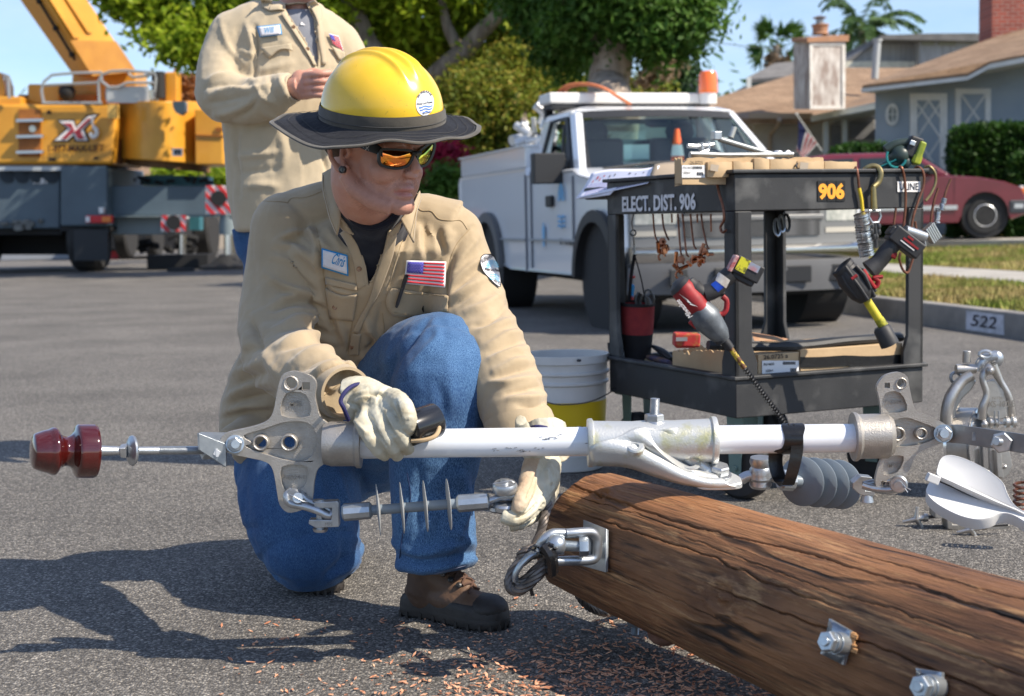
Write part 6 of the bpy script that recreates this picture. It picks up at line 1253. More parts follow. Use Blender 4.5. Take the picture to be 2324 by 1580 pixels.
mb=MB();mb.lathe(a1-dl_*.001,dl_,[(0,100*sp),(.0012,104*sp),(.002,.02)],40);mb.build('glaze_edge',M('raw_clay',(.16,.06,.045),rough=.7),ins)
pin=thing('insulator_pin','grey steel pin with disc collar and threaded end, joining the red spool to the bracket','pin',q6(650))
mb=MB();mb.lathe(q6(425),dl_,[(0,27*sp),(60*sp,23*sp),(120*sp,20*sp)],20);mb.lathe(q6(618),dl_,[(0,19*sp),(110*sp,19*sp)],20);mb.build('shank',galv,pin)
mb=MB();mb.rings([[q6(545)+dl_*h+(Vector((0,0,1))*math.cos(k*math.pi/2+.5)+Vector((0,1,0))*math.sin(k*math.pi/2+.5))*r for k in range(4)]for h,r in((0,20*sp),(8*sp,34*sp),(36*sp,38*sp))]);mb.build('square_collar',galv,pin,bevel=.0015)
mb=MB();mb.lathe(q6(580,460),dl_+Vector((0,.12,0)),[(0,25*sp),(8*sp,50*sp),(18*sp,68*sp),(26*sp,70*sp),(32*sp,66*sp),(36*sp,20*sp)],36);mb.build('disc',galv,pin)
mb=MB();screw(mb,q6(725),q6(932),20*sp,.0016,16);mb.build('thread',galv,pin)
mb=MB();hexa(mb,q6(922),dl_,44*sp,46*sp,.4);mb.build('nut',zinc,pin,bevel=.001)
mb=MB();mb.box(W6(990,470,.022),(.011,.004,.011),Matrix.Rotation(.5,3,'Y'));mb.box(W6(990,470,.0225),(.004,.004,.015));mb.build('star_hole',M('cast_light',(.62,.64,.66),rough=.5),stp)
W8=tow(z8,YP)
sad=thing('pole_saddle','galvanised saddle bracket clamping the white tube onto the pole, with an upright bolt','bracket',W8(700,420))
s0,s1=W8(388,412),W8(960,402);ll=(s1-s0).length
mb=MB();mb.lathe(s0,s1-s0,[(0,.031),(0,.046),(.003,.0475),(.009,.0475),(.012,.0425),(ll*.35,.0405),(ll*.5,.043),(ll*.65,.041),(ll-.013,.043),(ll-.010,.0475),(ll-.003,.0475),(ll,.046),(ll,.031)],44);mb.build('sleeve',galvy,sad,sharp=30)
mb=MB();mb.lathe(W8(688,350),(0,0,1),[(0,.026),(.012,.022),(.016,.019)],24);hexa(mb,W8(684,322),(0,0,1),.0195,.017,.2);screw(mb,W8(684,296),W8(688,214),.0098);mb.build('top_bolt',galv,sad,bevel=.0005)
def web(poly,o0,dep,nm='web'):mb=MB();mb.prism([W8(x,y,o0)for x,y in poly],(0,dep,0));return mb.build(nm,galvy,sad,bevel=.003,bseg=3)
RW=[[(412,505,.030),(560,512,.032),(700,556,.036),(820,588,.042),(940,600,.046),(1060,597,.040)],[(402,425,.046),(560,445,.050),(680,492,.050),(790,548,.050),(900,585,.050),(1000,590,.045)],[(500,395,.040),(600,412,.034),(700,464,.028),(800,522,.028),(890,564,.034),(980,580,.038)],[(600,350,.030),(650,400,.042),(715,462,.042),(800,522,.038),(880,552,.036),(960,570,.034)],[(690,348,.026),(708,400,.018),(752,455,.008),(812,505,.006),(870,535,.012),(930,555,.02)],[(765,348,.026),(790,400,.032),(830,455,.027),(870,495,.02),(905,520,.018),(945,540,.018)],[(850,350,.0),(860,400,-.005),(880,440,-.01),(900,475,-.01),(925,505,-.01),(965,532,0)]]
cols=[cr_path([W8(x,y,o)for x,y,o in r],6)for r in RW];G=[cr_path([c[i]for c in cols],3)for i in range(len(cols[0]))]
mb=MB();vs=[[mb.bm.verts.new(p)for p in r]for r in G]
for i in range(len(vs)-1):
 for j in range(len(vs[0])-1):mb._f((vs[i][j],vs[i][j+1],vs[i+1][j+1],vs[i+1][j]))
wb_=mb.build('web',galvy,sad,sharp=80);sd_=wb_.modifiers.new('s','SOLIDIFY');sd_.thickness=.007;sd_.offset=-1
mb=MB();poly=smooth2([(850,545),(950,520),(1050,552),(1072,575),(1062,592),(960,597),(880,590)]);
def pl8(x,y,z_):
 return hit(z8(x,y),W8(960,575,.03),Vector((.12,-.36,.93)).normalized())
mb.prism([pl8(x,y,0)for x,y in poly],(0,0,-.012));mb.build('foot',galvy,sad,bevel=.003,bseg=3)
mb=MB();c0=pl8(968,553,0);nn=Vector((.12,-.30,.93)).normalized();mb.cyl(c0-nn*.002,c0+nn*.004,.026,seg=28);hexa(mb,c0+nn*.004,nn,.020,.017,.2);mb.build('foot_bolt',galv,sad,bevel=.0008)
mb=MB();mb.lathe(W8(600,443,.046),(0,-.55,.83),[(0,.018),(.008,.0175),(.011,.015),(.011,.007),(.006,.006)],24);mb.lathe(W8(838,500,.02),(0,-.5,.86),[(0,.024),(.004,.022),(.004,.016),(.001,.016)],20,False);mb.build('ear',galvy,sad)
OR=[(1683,140),(1712,112),(1768,99),(1806,118),(1816,165),(1832,235),(1852,272),(1930,305),(1985,338),(1999,372),(1982,405),(1920,428),(1850,462),(1822,520),(1800,570),(1793,612),(1748,642),(1690,628),(1665,590),(1678,520),(1694,468),(1660,440),(1650,380),(1662,300),(1690,285),(1682,215),(1672,170)]
castr=casting(z8,YP+.03,OR,[[(1708,195),(1775,190),(1805,268),(1700,275)],[(1712,480),(1790,472),(1765,540),(1702,555)],[(1738,325),(1800,300),(1880,325),(1940,352),(1940,388),(1860,420),(1775,430),(1738,415)]],[(1773,146,20),(1760,370,24),(1862,368,20),(1700,590,10)],[(1718,158,12)],None,'end_bracket','',txt=(('P-6524-1',1712,240,.008),('MPS',1722,522,.009)))
W8r=tow(z8,YP+.03)
mb=MB();s0,s1=W8r(1565,385),W8r(1738,380);lk=(s1-s0).length;mb.lathe(s0,s1-s0,[(0,.0295),(0,.048),(.006,.0485),(.012,.044),(lk-.01,.0445),(lk,.036)],40);mb.build('socket',castal,castr,sharp=30)
mb=MB();hexa(mb,W8r(1966,371,.012),(-.1,-1,0),.0155,.010,.3);mb.cyl(W8r(1966,371,.022),W8r(1972,372,.034),.0085,seg=16);mb.cyl(W8r(1966,371,.007),W8r(1966,371,.012),.018,seg=20);mb.build('bolt',zinc,castr)
fb=thing('flat_bar','flat grey drilled steel strap bolted to the right end bracket and running off the frame','bar',W8r(2150,390))
mb=MB();Yb=YP+.035
P1=[pt(z8(x,y),Yb-(x-1975)/350*.10)for x,y in((1978,332),(2050,334),(2500,400),(2500,488),(2050,416),(1972,410))]
mb.prism(P1,(0,.006,0));mb.build('strap',M('strap_steel',(.25,.27,.28),(.17,.185,.20),sc=14,rough=.45,metal=.7,bump=.0003,bsc=120),fb,bevel=.001)
def Wb(x,y,o=0):return pt(z8(x,y),Yb-(x-1975)/350*.10-o)
mb=MB();hexa(mb,Wb(2222,408,.001),(-.25,-1,0),.021,.016,.25);screw(mb,Wb(2218,408,.015),Wb(2200,407,.028),.0085);mb.build('nut',galv,fb,bevel=.0008)
mb=MB();mb.box(Wb(2106,384,.0005),(.010,.003,.016));mb.prism([Wb(x,y,.0005)for x,y in((2268,412),(2290,404),(2300,410),(2500,440),(2500,462),(2290,432))],(0,.002,0));mb.build('slot',M('slot_light',(.45,.45,.43),(.20,.20,.20),sc=50,rough=.6),fb)
bt_=thing('black_tape','strip of black electrical tape looped round the white tube, holding the grey ribbed insulator','tape',W8r(1290,420));tpm=M('tape_gloss',(.010,.010,.011),rough=.22,bump=.0012,bsc=45)
cA=ax0+axd*(W8r(1285,390)-ax0).dot(axd)
mb=MB();out=[]
for k in range(18):
 a=math.pi*2*k/17;w_=.020+.003*math.sin(a*3);sk=axd*(.004*math.cos(a))
 o_=(UP*math.cos(a)-Vector((0,1,0))*math.sin(a))*.0298;out.append([cA+o_-axd*w_+sk,cA+o_+axd*w_+sk,cA+o_*1.03+axd*w_+sk,cA+o_*1.03-axd*w_+sk])
mb.rings(out);mb.build('wrap',tpm,bt_)
mb=MB();t0=[W8r(1318,380,.033),W8r(1318,440,.034),W8r(1308,500,.036),W8r(1292,560,.036),W8r(1278,600,.03)];mb.rings([[p-axd*.012+Vector((0,0,0)),p+axd*.012,p+axd*.012+Vector((0,.002,0)),p-axd*.012+Vector((0,.002,0))]for p in cr_path(t0,5)]);mb.rings([[p-axd*.014,p+axd*.014,p+axd*.014+Vector((0,.002,0)),p-axd*.014+Vector((0,.002,0))]for p in cr_path([W8r(1228,430,-.02),W8r(1222,500,-.02),W8r(1240,570,-.01),W8r(1270,605,.02)],5)])
mb.build('tail',tpm,bt_);mb=MB()
for k in range(8):mb.tube([W8r(1262+k*7,336+(k%2)*8,.01),W8r(1270+k*7,342-(k%3)*6,.014)],.0022,5)
mb.prism([W8r(1215,452,.026),W8r(1268,402,.032),W8r(1272,440,.030),W8r(1240,460,.028)],(0,.003,0));mb.build('crumple',tpm,bt_)
grey_r=M('silicone_grey',(.20,.245,.29),(.17,.21,.25),sc=4,rough=.42);
def polymer(label,a,b_,rc,rs,sheds,sl0,sl1,shape,group,shedmat=grey_r,thick=.004):
 t_=thing('ribbed_insulator',label,'insulator',(a+b_)/2,group);d=b_-a;Ld=d.length;u=d.normalized()
 mb=MB();mb.lathe(a,u,[(0,rc),(Ld,rc)],24);mb.build('rod',grey_r,t_)
 for nm,q0,q1 in(('end_sleeve',0,sl0),('end_sleeve',Ld-sl1,Ld)):
  mb=MB();mb.lathe(a+u*q0,u,[(0,rc*1.3),(.004,rc*1.75),(q1-q0-.004,rc*1.7),(q1-q0,rc*1.2)],10);mb.build(nm,zinc,t_,sharp=25)
 for s in sheds:
  mb=MB();mb.lathe(a+u*s,shape(u),[(-thick,rc*1.1),(-thick*.5,rs*.5),(0,rs*.97),(thick*.3,rs),(thick*.7,rs*.97),(thick*1.5,rs*.5),(thick*2.2,rc*1.1)],48);mb.build('shed',shedmat,t_,sharp=50)
 return t_
W7=lambda x,y,o=0:pt(z7(x,y),2.70-o)
a,b_=W7(78,742),W7(752,690);Lz=(b_-a).length;sc_=Lz/math.hypot(674,52)
polymer('slim grey rod insulator with four thin discs, hanging below the white tube',a,b_,.0098,.050,[(x-78)*sc_ for x in(242,350,457,564)],(215-78)*sc_,(752-600)*sc_,lambda u:u+Vector((0,.13,0)),'ribbed insulators',M('silicone_pale',(.34,.35,.35),rough=.4),.0022)
fit=thing('shackle','galvanised shackle hanging from the left casting, carrying the slim rod insulator','shackle',W6(1400,690))
mb=MB();mb.tube(cr_path([W6(1330,640,.02),W6(1308,665,.028),W6(1322,700,.03),W6(1390,715,.03),W6(1450,735,.03),W6(1500,757,.028),W6(1512,735,.02),W6(1470,712,.015),W6(1410,692,.012),W6(1365,655,.012)],5),.0072,12);mb.lathe(W6(1342,672,.02),(0,-1,0),[(0,.017),(.008,.019),(.013,.016)],22);mb.build('bow',galv,fit)
mb=MB();mb.cyl(W6(1350,672,.0),W6(1358,675,.044),.0082,seg=18);mb.cyl(W6(1358,675,.040),W6(1359,675,.045),.010,seg=18);mb.build('pin',galv,fit);mb=MB();mb.tube([W6(1320,660,.046),W6(1340,668,.05),W6(1380,690,.045),W6(1405,694,.044)],.0012,6);mb.build('cotter',galv,fit)
cl=thing('clevis','square galvanised clevis with a vertical pin at the left end of the slim insulator','clevis',W6(1500,745))
mb=MB();mb.prism([W6(1432,696,.032),W6(1540,690,.032),W6(1546,700,.032),W6(1546,808,.032),W6(1440,812,.032),W6(1408,795,.032),W6(1410,775,.032),W6(1510,776,.032),W6(1514,722,.032),W6(1450,722,.032),W6(1432,712,.032)],(0,.024,0));cl_=mb.build('yoke',galv,cl,bevel=.0015)
mb=MB();mb.cyl(W6(1460,682,.02),W6(1462,822,.02),.0075,seg=16);mb.cyl(W6(1462,815,.02),W6(1462,828,.02),.015,.013,22);mb.cyl(W6(1454,684,.02),W6(1454,690,.02),.012,seg=18);mb.build('pin',galv,cl);text('MPS','casting_mark',M('casting_shadow_mark',(.3,.28,.25)),cl_,W6(1484,802,.0335),(1,0,0),(0,0,1),.006)
ey=thing('eye_fitting','galvanised eye and bolt at the right end of the slim insulator, gripped by the glove','fitting',W7(810,665))
mb=MB();mb.tube([W7(745,690),W7(770,684),W7(800,672),W7(850,668),W7(900,664)],[.011,.010,.010,.013,.012],14,flat=.75);mb.build('tongue',galv,ey)
mb=MB();mb.lathe(W7(822,648),(0,-.25,1),[(0,.022),(.004,.024),(.014,.024),(.019,.021)],28);mb.cyl(W7(820,622),W7(818,588),.0085,seg=16);mb.lathe(W7(822,735),(0,-.2,1),[(0,.018),(.005,.0225),(.013,.0225),(.017,.019)],26);mb.lathe(W7(790,730,-.01),(0,-.2,1),[(0,.018),(.005,.0225),(.011,.021)],26);mb.build('bolt',galv,ey);mb=MB();mb.tube([W7(765,612,.02),W7(800,606,.02),W7(850,598,.02),W7(862,606,.02)],.0013,6);mb.build('cotter',galv,ey)
YI=2.98;WI=lambda x,y,o=0:pt(z8(x,y),YI-o)
a,b_=WI(1240,575,.04),WI(1570,603,-.02);dI=(b_-a).normalized()
polymer('thick grey insulator with four broad sheds taped to the white tube behind the pole',a,b_,.013,.053,[((x-1240)/330)*(b_-a).length for x in(1335,1392,1447,1502)],.035,.02,lambda u:Vector((.66,.75,-.05)),'ribbed insulators',grey_r,.007)
e=thing('eye_fitting','galvanised ball clevis with bolt left of the broad sheds, above the pole','fitting',WI(1150,560));mb=MB();mb.lathe(WI(1155,610),(0,-.1,1),[(0,.020),(.006,.024),(.016,.022),(.022,.026),(.030,.024),(.040,.024),(.046,.020),(.056,.024),(.066,.022)],24);mb.cyl(WI(1145,505),WI(1145,486),.009,seg=14);mb.build('bolt',galv,e);mb=MB();mb.tube(cr_path([WI(1070,575),WI(1100,560),WI(1160,555),WI(1210,560),WI(1245,575)],4),.015,14,flat=.8);mb.build('tongue',galv,e)
e=thing('clevis','galvanised clevis at the right end of the broad shed insulator','clevis',WI(1620,610));mb=MB();mb.prism([WI(x,y,.12)for x,y in((1565,590),(1600,560),(1650,565),(1655,585),(1622,590),(1622,625),(1665,630),(1660,650),(1600,645),(1565,615))],(0,.03,0));mb.cyl(WI(1628,640,.11),WI(1628,676,.11),.010,.014,16);mb.build('yoke',galv,e,bevel=.0015)
e=thing('shackle','galvanised shackle joining the right casting to the broad shed insulator','shackle',W8r(1720,600));mb=MB();mb.tube(cr_path([W8r(1610,600,-.01),W8r(1660,615,0),W8r(1720,620,.01),W8r(1770,612,.015)],4),.0075,12);mb.tube(cr_path([W8r(1612,598,-.02),W8r(1660,588,-.02),W8r(1720,582,0),W8r(1762,580,.012)],4),.007,12);mb.lathe(W8r(1768,592,.012),(-.3,-1,0),[(0,.017),(.010,.018),(.014,.015),(.014,.009),(.022,.008)],22);mb.build('bow',galv,e);mb=MB();mb.tube([W8r(1775,585,.03),W8r(1800,610,.04),W8r(1822,622,.04)],.0012,5);mb.tube([W8r(1778,600,.03),W8r(1795,615,.04),W8r(1808,632,.04)],.0012,5);mb.build('cotter',galv,e)
YE=2.67;WE=lambda x,y,o=0:pt(z7(x,y),YE-o)
ep=thing('guy_clevis','galvanised U clevis and curved plate bolted through the end of the pole','clevis',WE(1150,890))
mb=MB();rows=[]
for k in range(9):
 u=k/8;y=782+200*u;a_,n_=onpole(z7(1192-6*u,y),.012);b2_,_=onpole(z7(1284-4*u,y+34),.012);rows.append([a_+n_*.008,b2_,b2_-n_*.006,a_+n_*.002])
mb.rings(rows);mb.build('plate',zinc,ep,bevel=.0008)
mb=MB();mb.tube(cr_path([WE(1100,838,.035),WE(1160,834,.03),WE(1215,834,.02),WE(1240,860,.015),WE(1244,900,.015),WE(1236,945,.015),WE(1200,960,.02),WE(1120,962,.03),WE(1040,965,.04)],5),.0095,14);mb.tube(cr_path([WE(1215,834,.0),WE(1100,838,.03),WE(1040,838,.04),WE(1000,865,.045),WE(978,905,.04)],5),.0095,14)
mb.tube(cr_path([WE(1190,850,.0),WE(1200,895,.0),WE(1192,945,.0)],4),.012,10);mb.build('bow',galv,ep)
mb=MB();mb.ball(WE(1055,890,.06),.0195,20);mb.cyl(WE(1020,890,.05),WE(1092,892,.05),.017,seg=20);screw(mb,WE(1092,893,.045),WE(1165,897,.04),.0105,.002);hexa(mb,WE(1160,897,.04),(1,0,0),.018,.018,.3);mb.build('bolt',zinc,ep)
rope=M('wire_rope',(.10,.085,.075),(.20,.17,.15),sc=30,rough=.45,metal=.6)
sl_=thing('wire_rope_sling','dark twisted steel wire rope looped through the guy clevis and under the pole','wire rope',WE(950,1000))
def ropep(path,r,turns):
 C_=cr_path(path,8);n_=len(C_);
 Lr=sum((C_[i+1]-C_[i]).length for i in range(n_-1));turns=Lr/(r*9)
 xs,prev=[],None
 for i in range(n_):
  t=(C_[min(i+1,n_-1)]-C_[max(i-1,0)]).normalized()
  x=frame_of(t)[0]if prev is None else(prev-t*prev.dot(t)).normalized();prev=x;xs.append((x,t.cross(x)))
 m_=n_*3
 for s in range(5):
  pts_=[]
  for j in range(m_):
   f=j/(m_-1)*(n_-1);i=min(int(f),n_-2);g=f-i;c_=C_[i]*(1-g)+C_[i+1]*g;x=xs[i][0]*(1-g)+xs[i+1][0]*g;y=xs[i][1]*(1-g)+xs[i+1][1]*g
   a=2*math.pi*(turns*j/(m_-1)+s/5);pts_.append(c_+(x*math.cos(a)+y*math.sin(a))*r*.55)
  yield pts_,r*.5
def mkrope(nm,path,r):
 mb=MB()
 for p,rr_ in ropep(path,r,0):mb.tube(p,rr_,7)
 return mb.build(nm,rope,sl_)
mkrope('lower_loop',[WE(1010,980,.05),WE(960,1040,.06),WE(900,1090,.06),WE(858,1095,.05),WE(842,1060,.04),WE(865,1000,.03),WE(930,940,.03),WE(990,920,.03)],.0105)
mkrope('lower_loop',[WE(1010,960,.04),WE(960,1010,.045),WE(905,1060,.045),WE(870,1065,.04)],.0105)
mkrope('upright_run',[WE(990,930,.0),WE(960,900,-.03),WE(985,830,-.05),WE(1000,770,-.06),WE(1020,700,-.10)],.009)
mkrope('side_loop',[WE(960,905,.02),WE(915,918,.03),WE(890,945,.02),WE(905,965,.0)],.009)
mkrope('tail',[pt(z7(1135,1030),2.96),pt(z7(1152,1110),2.95),pt(z7(1200,1170),2.96),pt(z7(1270,1200),3.0),pt(z7(1350,1195),3.05),pt(z7(1420,1190),3.1),pt(z7(1500,1170),3.1)],.0085)
mb=MB();mb.tube(cr_path([WE(1000,925,.05),WE(950,930,.06),WE(905,965,.06),WE(872,1015,.055),WE(868,1045,.05)],5),.0125,12,flat=.5);mb.build('thimble',zinc,sl_)
mb=MB();r_=random.Random(5)
mb.tube(cr_path([WE(1000,895,.07),WE(1030,940,.075),WE(1035,1000,.06)],4),.022,10,flat=.6)
for k in range(14):x,y=r_.uniform(955,1045),r_.uniform(892,930);mb.tube([WE(x,y,.07),WE(x+r_.uniform(-18,18),y+r_.uniform(-16,16),.085)],.0045,5,flat=.4)
mb.tube([WE(945,1040,.06),WE(940,1090,.06),WE(948,1122,.06)],.004,5,flat=.3);mb.build('tape_knot',tpm,sl_)
er=thing('rusty_eye','rusty eye bolt ring hanging under the pole, above the wood chips','eye bolt',pt(z8(725,1245),2.85));rst=M('rust',(.20,.09,.055),(.30,.15,.10),sc=30,rough=.8,metal=.3)
mb=MB();mb.tube([pt(z8(728+52*math.cos(a),1248+42*math.sin(a)),2.80-.03*math.cos(a))for a in[k*.449 for k in range(14)]],.0115,12,closed=True);mb.build('ring',rst,er);mb=MB();mb.tube([pt(z8(700,1205),2.86),pt(z8(720,1150),2.88)],.014,10);mb.build('shank',rst,er)
YB=4.35;WB_=lambda x,y,o=0:pt(zd(x,y),YB-o);spd=SPX(YB,zd)
blk_=thing('pulley_block','cast aluminium stringing block with a grooved wheel standing on the road at right','pulley block',WB_(800,1060));bal=M('cast_bright',(.56,.54,.51),(.44,.42,.39),sc=16,rough=.34,metal=.8,bump=.0006,bsc=200)
def band8(pts,r,nm='frame',flat=1,mat=bal,seg=12):mb=MB();mb.tube(cr_path([WB_(*p)for p in pts],5),[q*spd for q in interp([w_*1.35 for w_ in r],(len(pts)-1)*5+1)],seg,flat=flat);return mb.build(nm,mat,blk_)
mb=MB();mb.prism([WB_(x,y,.02)for x,y in((522,760),(528,610),(560,460),(640,335),(720,280),(760,330),(715,400),(650,460),(610,560),(590,720))],(0,.03,0));mb.build('cheek_plate',bal,blk_,bevel=.006)
whl=MB();whl.lathe(WB_(700,790,-.02),Vector((.80,-.60,.05)),[(-.045,.098),(-.04,.115),(-.02,.100),(0,.094),(.02,.100),(.04,.115),(.045,.098)],48);whl.build('sheave',M('polished_aluminium',(.70,.71,.73),rough=.16,metal=1),blk_,sharp=50)
whl=MB();whl.lathe(WB_(700,790,-.02),Vector((.80,-.60,.05)),[(-.03,.02),(-.03,.112),(.03,.112),(.03,.02)],40);whl.build('sheave_web',bal,blk_)
band8([(545,760,.02),(530,600,.03),(560,450,.03),(640,330,.02),(720,280,.02)],[34,34,34,30,30]);band8([(640,330,-.03),(600,420,-.03),(590,560,-.02),(545,760,.0),(560,860,.02)],[26,28,26,24,20])
band8([(850,215,.04),(800,300,.05),(830,420,.05),(800,520,.05),(790,600,.04)],[30,18,18,22,26]);band8([(870,210,.03),(930,320,.03),(990,430,.03),(1010,540,.02),(1020,640,.0)],[30,17,18,22,26])
mb=MB();mb.prism([WB_(x,y,.035)for x,y in((830,330),(890,310),(960,400),(975,500),(985,600),(860,620),(830,560),(850,430))],(0,.012,0));bp_=mb.build('cheek_plate',bal,blk_,bevel=.003);text('XS-100-B','casting_mark',M('casting_shadow_mark',(.3,.28,.25)),bp_,WB_(838,520,.0365),(1,0,.0),(0,0,1),.020,w=.085,bold=.01);text('NI73H','casting_mark',MATS['casting_shadow_mark'],bp_,WB_(872,462,.0365),(1,0,0),(0,0,1),.009)
mb=MB();mb.cyl(WB_(680,190),WB_(684,100),30*spd,seg=22);mb.cyl(WB_(600,235),WB_(750,235),36*spd,seg=20);mb.lathe(WB_(850,245,.06),(0,-1,0),[(0,34*spd),(.012,30*spd),(.02,12*spd)],20);mb.build('top_boss',bal,blk_,bevel=.002)
mb=MB();mb.tube(cr_path([WB_(760,250),WB_(790,190),WB_(830,150),WB_(900,140)],4),[q*spd for q in interp([34,40,38,46],13)],14);mb.ball(WB_(905,160),(52*spd,40*spd,62*spd),18);mb.tube([WB_(820+46*math.cos(a),125+26*math.sin(a),.02)for a in[k*.6 for k in range(11)]],12*spd,8);mb.build('latch',galv,blk_)
mb=MB();mb.tube([WB_(600+38*math.cos(a),300+40*math.sin(a),-.02)for a in[k*.628 for k in range(10)]],13*spd,8,closed=True);mb.build('lug',galv,blk_)
mb=MB();mb.cyl(WB_(790,640,.03),WB_(1040,640,.03),14*spd,seg=12)
for x in(800,860,900,980,1030):mb.cyl(WB_(x-12,630,.035),WB_(x+12,630,.035),42*spd,seg=20)
mb.ball(WB_(815,645,.05),26*spd,12);mb.build('axle',bal,blk_)
mb=MB()
for x in(890,920):mb.cyl(WB_(x,545,.05),WB_(x,640,.05),7*spd,seg=8)
mb.build('spring_pin',galv,blk_)
mb=MB();mb.prism([WB_(x,y,.02)for x,y in((850,800),(1000,840),(1025,950),(1000,1020),(950,1060),(860,1010))],(0,.02,0));mb.prism([WB_(x,y,.05)for x,y in((900,840),(940,850),(960,1050),(915,1040))],(0,.03,0));mb.lathe(WB_(960,960,.04),(0,-1,0),[(-.015,20*spd),(.008,18*spd),(.012,8*spd)],16);mb.build('foot',bal,blk_,bevel=.003)
band8([(560,700,.0),(640,860,.03),(730,960,.04),(860,1000,.03)],[20,26,26,18],flat=.6)
YG=3.35;WG=lambda x,y,o=0:pt(zd(x,y),YG-o)
bg2=thing('line_guard','white plastic moulded line guard with two rounded wings and a black split, at right','line guard',WG(800,1150));wpl=M('guard_plastic',(.70,.70,.69),(.64,.64,.63),sc=4,rough=.42,bump=.0002,bsc=500)
up1=smooth2([(462,1030),(466,960),(492,900),(545,878),(620,888),(740,935),(870,1010),(955,1085),(985,1160),(1040,1250),(1130,1300),(1300,1330),(1300,1460),(1120,1330),(900,1235),(700,1145),(560,1080)])
lo1=smooth2([(470,1062),(620,1125),(800,1210),(1000,1290),(1150,1345),(1300,1400),(1300,1500),(1150,1410),(1020,1335),(930,1325),(860,1355),(760,1370),(640,1345),(520,1290),(430,1230),(378,1160),(398,1095),(430,1068)])
def wingp(poly,N,P0,bulge,nm):
 c_=(sum(p[0]for p in poly)/len(poly),sum(p[1]for p in poly)/len(poly));mb=MB();rings=[]
 nn=Vector(N).normalized()
 for s,h in((1,-.024),(1.0,0),(.975,.006),(.90,.004),(.6,.001)):
  ring=[]
  for i,(x,y)in enumerate(inset(poly,(1-s)*170)):ring.append(hit(zd(x,y),P0,nn)+nn*h)
  rings.append(ring)
 rr2=[rings[0],rings[1],rings[2],rings[3]]
 mb.rings(rr2,True,True);return mb.build(nm,wpl,bg2,sharp=50,bevel=.001)
wingp(up1,(-.25,-.80,.55),WG(700,1010),.01,'upper_wing');wingp(lo1,(-.1,-.45,.89),WG(700,1230,.02),.01,'lower_wing')
mb=MB();mb.tube([hit(zd(x,y),WG(700,1150,.0),Vector((-.2,-.8,.55)).normalized())for x,y in((465,1052),(600,1112),(800,1205),(1000,1290),(1300,1420))],.009,8,flat=.6);mb.build('black_gasket',blk,bg2)
mb=MB();mb.box(WG(430,1050,.01),(.030,.02,.020),Matrix.Rotation(.4,3,'Y'));mb.build('end_tab',wpl,bg2,bevel=.002)
for i_,(pts_,star,lab)in enumerate((((360,1340,560,1320),(310,1350),'cast clamp with a three pointed star handle lying left under the white guard'),((800,1400,990,1390),(715,1430),'second cast star handled clamp lying just under the white guard'))):
 Yc=3.9-.12*i_;Wc=lambda x,y,o=0:pt(zd(x,y),Yc-o);spc=SPX(Yc,zd);e=thing('star_clamp',lab,'clamp',Wc(*star),'star handled clamps')
 mb=MB();c_=Wc(*star)
 for(dx,dy)in((5,-90),(-100,25),(50,92)):mb.tube([c_,c_+Vector((dx*.5,-dx*.1,-dy*.5))*spc,c_+Vector((dx,-dx*.2,-dy))*spc],[26*spc,17*spc,13*spc],12)
 mb.build('star_handle',bal,e);mb=MB();mb.cyl(c_,Wc(pts_[0]+10,pts_[1]),24*spc,seg=16);mb.cyl(Wc(pts_[0],pts_[1]),Wc(pts_[0]+30,pts_[1]),34*spc,30*spc,20);mb.build('hub',bal,e)
 mb=MB();screw(mb,Wc(pts_[0],pts_[1]),Wc(pts_[2],pts_[3]),14*spc,.003);mb.build('screw',darkst,e)
e=thing('clamp_body','low cast clamp frame lying in shade under the white guard','clamp',pt(zd(700,1400),3.85));Wc=lambda x,y,o=0:pt(zd(x,y),3.85-o);mb=MB();mb.prism([Wc(x,y)for x,y in((440,1290),(520,1275),(720,1330),(960,1370),(1010,1400),(960,1450),(760,1460),(640,1440),(540,1430),(530,1350),(440,1340))],(0,.05,0),[[Wc(x,y)for x,y in((570,1330),(680,1345),(660,1390),(580,1390))]]);mb.build('frame',M('cast_dull',(.34,.33,.31),(.24,.23,.21),sc=14,rough=.5,metal=.6),e,bevel=.004)
e=thing('copper_spring','coiled copper fitting at the right edge beside the white guard','spring',pt(zd(1100,1150),3.6));mb=MB();mb.tube([pt(zd(1096,1080),3.6)+Vector((.02*math.cos(k*.7),.02*math.sin(k*.7),-.0016*k))for k in range(60)],.004,6);mb.build('coil',copper,e)
kc=thing('black_sleeve','short black plastic sleeve with a tan rim gripped in the right glove on the tube','sleeve',pt(z7(460,340),2.68))
a,b_=pt(z7(380,362),2.66),pt(z7(504,318),2.70);mb=MB();mb.lathe(a,b_-a,[(0,.030),(.002,.0335),((b_-a).length-.004,.0345),((b_-a).length,.0325),((b_-a).length,.028)],48);mb.build('shell',M('gloss_black',(.012,.012,.013),rough=.2,coat=.3),kc)
mb=MB();mb.tube(cr_path([pt(z7(395,415),2.645),pt(z7(450,412),2.64),pt(z7(500,395),2.645),pt(z7(520,362),2.66),pt(z7(514,335),2.68)],5),.0042,8);mb.build('tan_rim',M('tan_wood',(.45,.32,.18),rough=.7),kc)
cw=rng.random;N_=1700
px_c=1162+rng.normal(0,1,N_)*270+260;py_c=1600-np.abs(rng.normal(0,1,N_))*95
V,F=[],[]
